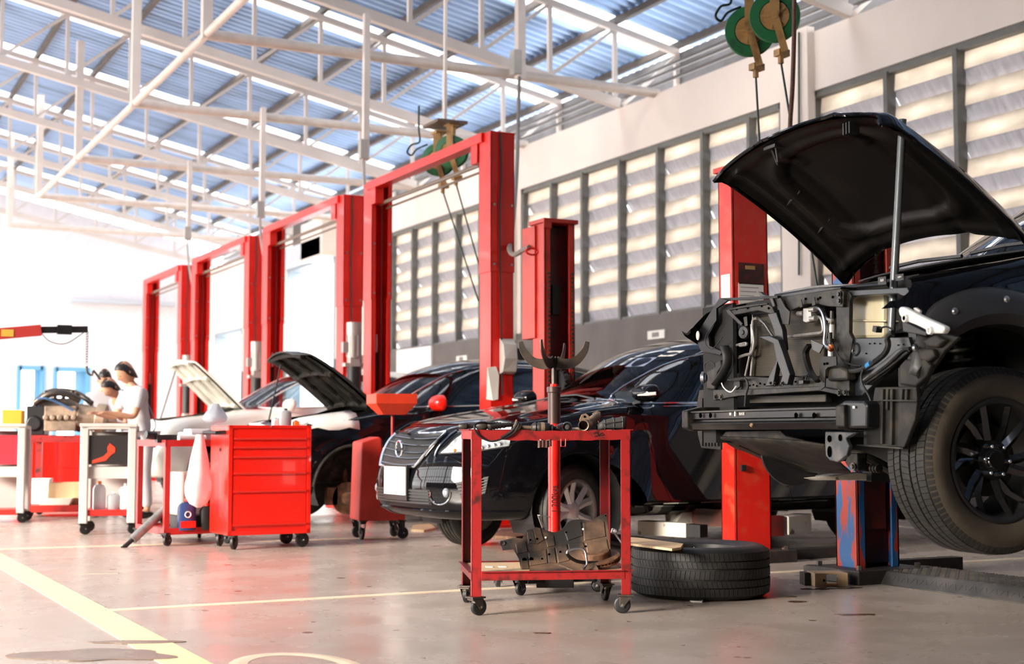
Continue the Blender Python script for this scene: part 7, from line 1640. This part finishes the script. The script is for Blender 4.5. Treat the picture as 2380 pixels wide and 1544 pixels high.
# ================================================================== OIL DRAINER
f = g(842, 1256); DRN = thing('oil_drainer', 'red wheeled waste oil drainer with a funnel pan on a rod, left of the sedan', 'oil drainer', f, R(-8)); kd = .85 / 248
zc_ = lambda py: .85 - (py - 1008) * kd
x1 = 97 * kd * .98; mb = MB(); pr = [(-.03, zc_(1212)), (x1 + .03, zc_(1212)), (x1 + .03, zc_(1186)), (x1 - .10, zc_(1170)), (x1 - .15, zc_(1120)), (x1 - .17, zc_(1020)), (.13, zc_(1016)), (-.01, zc_(1028))]
mb.poly([(x, 0, z) for x, z in pr], (0, .34, 0)); mb.build('tank', REDL, DRN, bevel=.012)
for x in (.01, x1): 
    for y in (.04, .30): caster(DRN, x, y, zc_(1212) + .003, .048, random.uniform(0, 3), BLKM)
px0 = .285; mb = MB(); mb.cyl((px0, .17, zc_(1060)), (px0, .17, zc_(965)), .012, 10); mb.build('riser', mat('rod_dull_red', (.35, .03, .03), .35, .4), DRN, smooth=True)
mb = MB(); zt1, zm, zb1 = zc_(914), zc_(937), zc_(963); a = [(px0 - .18, 0.0), (px0 + .165, 0.0), (px0 + .165, .34), (px0 - .18, .34)]; b = [(px0 - .10, .08), (px0 + .09, .08), (px0 + .09, .26), (px0 - .10, .26)]
mb.ring([[(x, y, zb1) for x, y in b], [(x, y, zm) for x, y in a], [(x, y, zt1) for x, y in a]]); mb.build('funnel_pan', ORG, DRN, bevel=.004)
# floor clutter under the sedan
mb = MB(); q = [g(*p) for p in ((960, 1226), (1000, 1222), (1012, 1232), (985, 1238), (955, 1236))]; mb.poly(q, (0, 0, .02)); tag(mb.build('rag', WOOD), 'crumpled tan rag on the floor beside the front wheel of the sedan', 'rag')
mb = MB(); q = [g(*p) for p in ((1145, 1248), (1165, 1238), (1240, 1236), (1262, 1248), (1200, 1256), (1150, 1254))]; mb.poly(q, (0, 0, .03)); tag(mb.build('drip_tray', RUST, bevel=.005), 'rusty flat drip tray on the floor under the nose of the sedan', 'tray')
# ================================================================== ENGINE ON ITS STAND, HOIST
es = g(75, 1203); ES = thing('engine_stand', 'dark red angle-iron stand under the dismounted engine, far left', 'stand', es, R(-20)); ke = .85 / 195; ze = lambda py: .85 - (py - 1008) * ke
for x, y in ((-.05, 0), (.62, 0), (-.05, .5), (.62, .5)): mb = MB(); mb.b2((x - .03, y - .03, .1), (x + .03, y + .03, ze(1012))); mb.build('leg', TRR, ES); caster(ES, x, y, .1, .045, .5, BLKM)
for z in (ze(1012), ze(1175)): mb = MB(); mb.b2((-.1, -.04, z - .07), (.66, .54, z)); mb.build('shelf', REDO if z < .5 else TRR, ES)
def onE(x, y, z): v = Vector((x, y, z)); v.rotate(ES.rotation_euler); return es + v
EN = thing('engine', 'dismounted greasy engine block with beige transmission on the red stand', 'engine', onE(.18, .2, ze(1012)), R(-20))
ENB = mat('engine_beige', (.42, .31, .22), .5, .3, col2=(.16, .12, .09), vscale=7, thr=(.4, .7)); 
mb = MB(); mb.b2((-.10, -.14, .04), (.22, .16, .30)); mb.cyl((.22, 0, .18), (.40, 0, .17), .15, 20, r2=.12); mb.cyl((.40, 0, .17), (.50, 0, .16), .16, 20)
for k in range(5): mb.cyl((-.08 + k * .07, -.14, .18), (-.08 + k * .07, -.18, .18), .028, 10)
mb.build('crankcase', ENB, EN, bevel=.01)
mb = MB(); mb.b2((-.28, -.13, .0), (-.10, .15, .30)); mb.lathe([(.0001, .03), (.07, .03), (.08, 0)], (-.2, -.13, .12), (0, -1, 0), 20); mb.cyl((-.30, 0, .1), (-.28, 0, .1), .09, 20); mb.build('pulley_side', BLKM, EN, bevel=.01)
mb = MB(); mb.b2((-.16, -.10, .30), (.20, .12, .38)); mb.tube([(-.2, -.12, .33), (-.05, -.16, .42), (.1, -.15, .43), (.25, -.1, .36)], .035, 10, smooth=4); mb.tube([(-.25, 0, .25), (-.12, .05, .44), (.15, .08, .45), (.35, .0, .33)], .028, 10, smooth=4)
for k in range(4): mb.cyl((-.12 + k * .09, 0, .38), (-.12 + k * .09, 0, .46), .022, 10)
mb.build('intake_manifold', STLD, EN, smooth=True)
mb = MB(); mb.tube([(-.22, -.1, .35), (-.1, -.2, .38), (.05, -.19, .33), (.2, -.2, .25)], .012, 6, smooth=4); mb.build('engine_wiring', mat('loom_blue', (.05, .12, .25), .5), EN)
for nm, lb, cat, p, s, m in (('parts_bag', 'white bag of parts on the lower left of the engine stand', 'bag', (-.0, .35, ze(1175)), (.22, .2, .26), WHT), ('cardboard_box', 'brown cardboard box on the lower shelf of the engine stand', 'box', (.33, .3, ze(1175)), (.42, .3, .22), CARD), ('plastic_basin', 'shallow white basin at the front of the engine stand lower shelf', 'basin', (.22, .06, ze(1175)), (.36, .2, .07), CRM)):
    mb = MB(); w2, d2, h2 = s; mb.ring([[(a * w2 / 2 * k, b * d2 / 2 * k, z) for a, b in ((-1, -1), (1, -1), (1, 1), (-1, 1))] for z, k in ((0, .8 if nm != 'cardboard_box' else 1), (h2, 1), (h2, .93), (h2 * .9, .92))]); o = mb.build(nm, m, loc=onE(*p), bevel=.01); o.rotation_euler = (0, 0, R(-20)); tag(o, lb, cat)
mb = MB(); mb.b2((0, 0, 0), (.9, .4, .80)); mb.b2((.02, -.01, .45), (.43, 0, .78)); mb.b2((.47, -.01, .45), (.88, 0, .78)); o = mb.build('workbench_cabinet', CHEST, loc=(U(40, 1100, Y=17.0).x, 17.0, 0), bevel=.006); tag(o, 'low red cabinet standing behind the engine stand', 'cabinet')
hp_ = U(95, 768, Y=12.6); HS = thing('engine_hoist', 'red engine hoist boom with black extension, chain and hook, at the left edge', 'engine hoist', (hp_.x, hp_.y, 0), 0)
HZ = hp_.z; L0 = U(-20, 778, Y=12.6); mb = MB(); dv = (L0 - hp_); dv.normalize(); mb.bar((0, 0, HZ), Vector((0, 0, HZ)) + dv * 2.7, .07, .095); mb.build('boom', mat('hoist_red', (.60, .06, .05), .4), HS, bevel=.004)
mb = MB(); e_ = U(203, 766, Y=12.6) - Vector((hp_.x, hp_.y, 0)); mb.bar(Vector((-.05, 0, HZ)), e_, .05, .055); mb.box((e_ + Vector((0, 0, HZ))) * .5 + Vector((0, 0, 0)), (.12, .06, .08)); mb.build('extension', BLKM, HS)
mb = MB(); mb.box(Vector((0, 0, HZ)) + dv * .28 + Vector((0, -.037, 0)), (.10, .003, .06)); mb.build('warning_label', mat('label_yellow', (.8, .55, .08), .5), HS)
mb = MB()
for k in range(13): mb.tube([e_ + Vector((.0 + .008 * math.cos(a), (.006 * math.sin(a)) if k % 2 else 0, -.03 - k * .022 + .014 * math.sin(a))) for a in np.linspace(0, 6.283, 9)], .003, 4)
mb.tube([e_ + Vector(p) for p in ((0, 0, -.32), (.01, 0, -.38), (.05, 0, -.40), (.06, 0, -.36), (.12, 0, -.44))], .010, 6, smooth=3); mb.tube([e_ + Vector(p) for p in ((-.40, 0, -.02), (-.32, 0, -.11), (-.18, 0, -.13), (-.02, 0, -.02))], .004, 5, smooth=4); mb.build('chain_and_hook', STLD, HS)
mp = Vector((0, 0, HZ)) + dv * 2.6; mb = MB(); mb.bar((mp.x, mp.y, .12), (mp.x, mp.y, mp.z + .05), .10, .10); mb.build('mast', MT['hoist_red'], HS)
mb = MB()
for s_ in (-1, 1): mb.bar((mp.x - .05, mp.y + s_ * .1, .10), (mp.x + .9, mp.y + s_ * .38, .10), .07, .07)
mb.bar((mp.x, mp.y - .3, .10), (mp.x, mp.y + .3, .10), .08, .08); mb.build('base', MT['hoist_red'], HS)
for s_ in (-1, 1): caster(HS, mp.x + .85, mp.y + s_ * .37, .075, .032, 0, BLKM); caster(HS, mp.x, mp.y + s_ * .28, .075, .032, 0, BLKM)
# ================================================================== PEOPLE
def skinned(name, J_, E_, m, parent, sub=2, root=0):
    me = bpy.data.meshes.new(name); me.from_pydata([j[0] for j in J_], E_, []); o = bpy.data.objects.new(name, me); C.objects.link(o); o.parent = parent; me.materials.append(m)
    sm = o.modifiers.new('skin', 'SKIN'); sm.use_smooth_shade = True
    for i, j in enumerate(J_): me.skin_vertices[0].data[i].radius = (j[1], j[2] if len(j) > 2 else j[1]); me.skin_vertices[0].data[i].use_root = (i == root)
    s2 = o.modifiers.new('sub', 'SUBSURF'); s2.levels = sub; s2.render_levels = sub; return o
def person(label, loc, rz, lean=.35, head=.4, shirt=None, trouser=None, sitting=False, arms='work', hgt=1.0, strap=False, cat='person'):
    """figure facing -y; lean and head nod in radians"""
    t = thing('person', label, cat, loc, rz)
    hz = .92 if not sitting else .0
    sl, cl = math.sin(lean), math.cos(lean)
    def tor(u, x=0, f=0): return Vector((x, -u * sl - f * cl, hz + u * cl - f * sl))
    pel = Vector((0, 0, hz)); ch = tor(.30); sh = tor(.47); nk = tor(.55, 0, .01)
    hd_ = lean * .5 + head; hv = Vector((0, -math.sin(hd_), math.cos(hd_))); hf = Vector((0, -math.cos(hd_), -math.sin(hd_)))
    hc = nk + hv * .13
    Jn = [(pel, .09, .07), (tor(.16), .09, .06), (ch, .10, .07), (sh, .085, .06), (nk, .052), (nk + hv * .05, .05)]; E_ = [(0, 1), (1, 2), (2, 3), (3, 4), (4, 5)]
    hands = []
    for s_ in (-1, 1):
        k = len(Jn); so = tor(.45, s_ * .17); 
        if arms == 'work': el = so + Vector((s_ * .05, -.10, -.27)); wr = el + Vector((-s_ * .06, -.23, .04))
        elif arms == 'wheel': el = so + Vector((s_ * .06, -.16, -.22)); wr = el + Vector((-s_ * .06, -.20, .08))
        else: el = so + Vector((s_ * .05, .03, -.29)); wr = el + Vector((0, -.10, -.23))
        Jn += [(so, .055), (el, .040), (wr, .026)]; E_ += [(3, k), (k, k + 1), (k + 1, k + 2)]
        dv_ = (wr - el).normalized(); hn_ = wr + dv_ * .045; Jn.append((hn_, .034, .018)); E_.append((k + 2, k + 3)); hands.append((wr, hn_, dv_, s_))
        side = Vector((1, 0, 0)); 
        for fi, (o_, ln) in enumerate(((-.024, .062), (-.008, .070), (.008, .066), (.024, .052))):
            a = hn_ + dv_ * .03 + side * o_; b = a + dv_ * ln * .55 + Vector((0, 0, -.008)); c = b + dv_ * ln * .35 + Vector((0, 0, -.022)); q_ = len(Jn); Jn += [(a, .009), (b, .0085), (c, .007)]; E_ += [(k + 3, q_), (q_, q_ + 1), (q_ + 1, q_ + 2)]
        a = wr + dv_ * .02 - side * s_ * .028; b = a + dv_ * .035 - side * s_ * .018 + Vector((0, 0, -.01)); q_ = len(Jn); Jn += [(a, .011), (b, .009)]; E_ += [(k + 3, q_), (q_, q_ + 1)]
    for s_ in (-1, 1):
        k = len(Jn); hp2 = Vector((s_ * .09, 0, hz - .04))
        if sitting: kn = hp2 + Vector((s_ * .03, -.42, .05)); an = kn + Vector((0, -.22, -.36))
        else: kn = Vector((s_ * .11, -.02, .49)); an = Vector((s_ * .12, .02, .08))
        Jn += [(hp2, .085), (kn, .058), (an, .038), (an + Vector((0, -.12, -.04)), .04, .03)]; E_ += [(0, k), (k, k + 1), (k + 1, k + 2), (k + 2, k + 3)]
    skinned('body', Jn, E_, SKIN, t)
    # head: one shaped surface with brow, nose, chin, eye sockets
    side = Vector((1, 0, 0)); mb = MB(); rows = []
    for i in range(15):
        v = i / 14; zz = -.125 + .25 * v; rr_ = math.sqrt(max(.0004, 1 - ((v - .53) / .535) ** 2)); row = []
        for j in range(20):
            a = 2 * math.pi * j / 20; cx_ = math.cos(a) * .077 * rr_; fy = math.sin(a); dep = .098 * rr_
            if fy > 0:
                dep *= 1 - .10 * (v < .3) ; nose = .022 * math.exp(-((a - math.pi / 2) / .22) ** 2) * math.exp(-((v - .40) / .09) ** 2); brow = .006 * math.exp(-((v - .58) / .05) ** 2) * fy; sock = -.008 * math.exp(-((abs(a - math.pi / 2) - .42) / .18) ** 2) * math.exp(-((v - .50) / .04) ** 2); lips = .006 * math.exp(-((a - math.pi / 2) / .35) ** 2) * math.exp(-((v - .24) / .03) ** 2)
                f_ = fy * dep + nose + brow + sock + lips
            else: f_ = fy * dep * 1.02
            row.append(hc + side * cx_ + hf * f_ + hv * zz)
        rows.append(row)
    mb.ring(rows); 
    for s_ in (-1, 1): mb.sphere(hc + side * s_ * .078 - hf * .005 - hv * .0, .022, 8, 6, (.35, .7, 1.1))
    mb.build('head', SKIN, t, smooth=True)
    for s_ in (-1, 1): mb = MB(); mb.sphere(hc + side * s_ * .030 + hf * .083 + hv * .0, .008, 8, 6); mb.build('eye', BLKP, t)
    mb = MB(); rows = []
    for i in range(9):
        v = i / 8; zz = -.02 + .155 * v; rr_ = math.sqrt(max(.0006, 1 - (v * .99) ** 2.6)); rows.append([hc + side * math.cos(a) * .086 * rr_ + hf * ((math.sin(a) * .106 * rr_) * (1 if math.sin(a) < 0 else .96) - (.045 * (1 - v) * max(0, math.sin(a)) * (v < .35))) + hv * (zz + (.075 * max(0, math.sin(a)) * (1 - v)) - (.085 * max(0, -math.sin(a)) * (1 - v)) - .02 * (1 - v) * abs(math.cos(a))) for a in [2 * math.pi * j / 20 for j in range(20)]])
    mb.ring(rows); mb.build('hair', HAIR, t, smooth=True)
    # shirt
    Js = [(pel + Vector((0, 0, -.06)), .165, .125), (tor(.16), .155, .118), (ch, .165, .118), (sh, .135, .095), (tor(.525), .07, .065)]; Es = [(0, 1), (1, 2), (2, 3), (3, 4)]
    for s_ in (-1, 1): k = len(Js); so = tor(.45, s_ * .17); el = Jn[6 if s_ == -1 else 6 + 18][0] if False else so + (Vector((s_ * .05, -.10, -.27)) if arms == 'work' else Vector((s_ * .06, -.16, -.22)) if arms == 'wheel' else Vector((s_ * .05, .03, -.29))) * .72; Js += [(so, .072), (el, .062)]; Es += [(3, k), (k, k + 1)]
    skinned('shirt', Js, Es, shirt, t)
    Jt = [(pel, .142, .112)]; Et = []
    for s_ in (-1, 1):
        k = len(Jt); hp2 = Vector((s_ * .09, 0, hz - .06)); kn = hp2 + Vector((s_ * .03, -.42, .05)) if sitting else Vector((s_ * .11, -.02, .49)); an = kn + Vector((0, -.22, -.34)) if sitting else Vector((s_ * .12, .02, .10)); Jt += [(hp2, .10), (kn, .074), (an, .060)]; Et += [(0, k), (k, k + 1), (k + 1, k + 2)]
    skinned('trousers', Jt, Et, trouser or shirt, t)
    for s_ in (-1, 1):
        an = (Vector((s_ * .12, -.64, -.37)) if sitting else Vector((s_ * .12, .02, .0))); mb = MB(); mb.sphere(an + Vector((0, -.06, .045)), .05, 12, 8, (.85, 2.7, .9)); mb.build('shoe', BLKP, t, smooth=True)
    if strap: mb = MB(); mb.tube([tor(.50, -.09, .10), tor(.50, -.10, -.02), tor(.42, -.07, -.115), tor(.25, .02, -.14), tor(.05, .13, -.11), tor(-.02, .16, 0)], .022, 6, smooth=4, flat=.3); mb.build('strap', mat('strap_blue_grey', (.16, .24, .33), .6), t)
    return t
SHG = mat('shirt_grey', (.42, .42, .46), .85, var=.05); SHW = mat('shirt_white', (.56, .54, .56), .85, var=.05); TRG = mat('trousers_grey', (.42, .41, .44), .85)
def pp(px, D_): d_ = ray(px, 1008); t_ = D_ / (d_.dot(_cm @ Vector((0, 0, -1)))); p = Vector((0, 0, H)) + d_ * t_; p.z = 0; return p
p_ = person('man in white overalls with blue-grey strap, rightmost of the three, bending over the engine', pp(330, 14.2), R(-75), .25, .35, SHW, SHW, strap=True); p_.scale = (.93, .93, .93)
p_ = person('black-haired person crouched low between the other two mechanics, looking down', pp(316, 15.7), R(-60), .62, .35, SHG, TRG); p_.scale = (.92, .92, .92)
p_ = person('young man in grey, leftmost of the three mechanics, looking down at the engine', pp(243, 15.6), R(-15), .12, .5, SHG, TRG); p_.scale = (.92, .92, .92)
dv = person('person in a grey shirt added inside the black sedan for a windscreen reflection', SED.matrix_basis @ Vector((2.08, .28, .66)), R(-90) + SED.rotation_euler.z, -.02, .25, mat('shirt_pale_grey', (.66, .66, .62), .8), TRG, sitting=True, arms='wheel')  # seated figure added to stand for a reflection in the windscreen
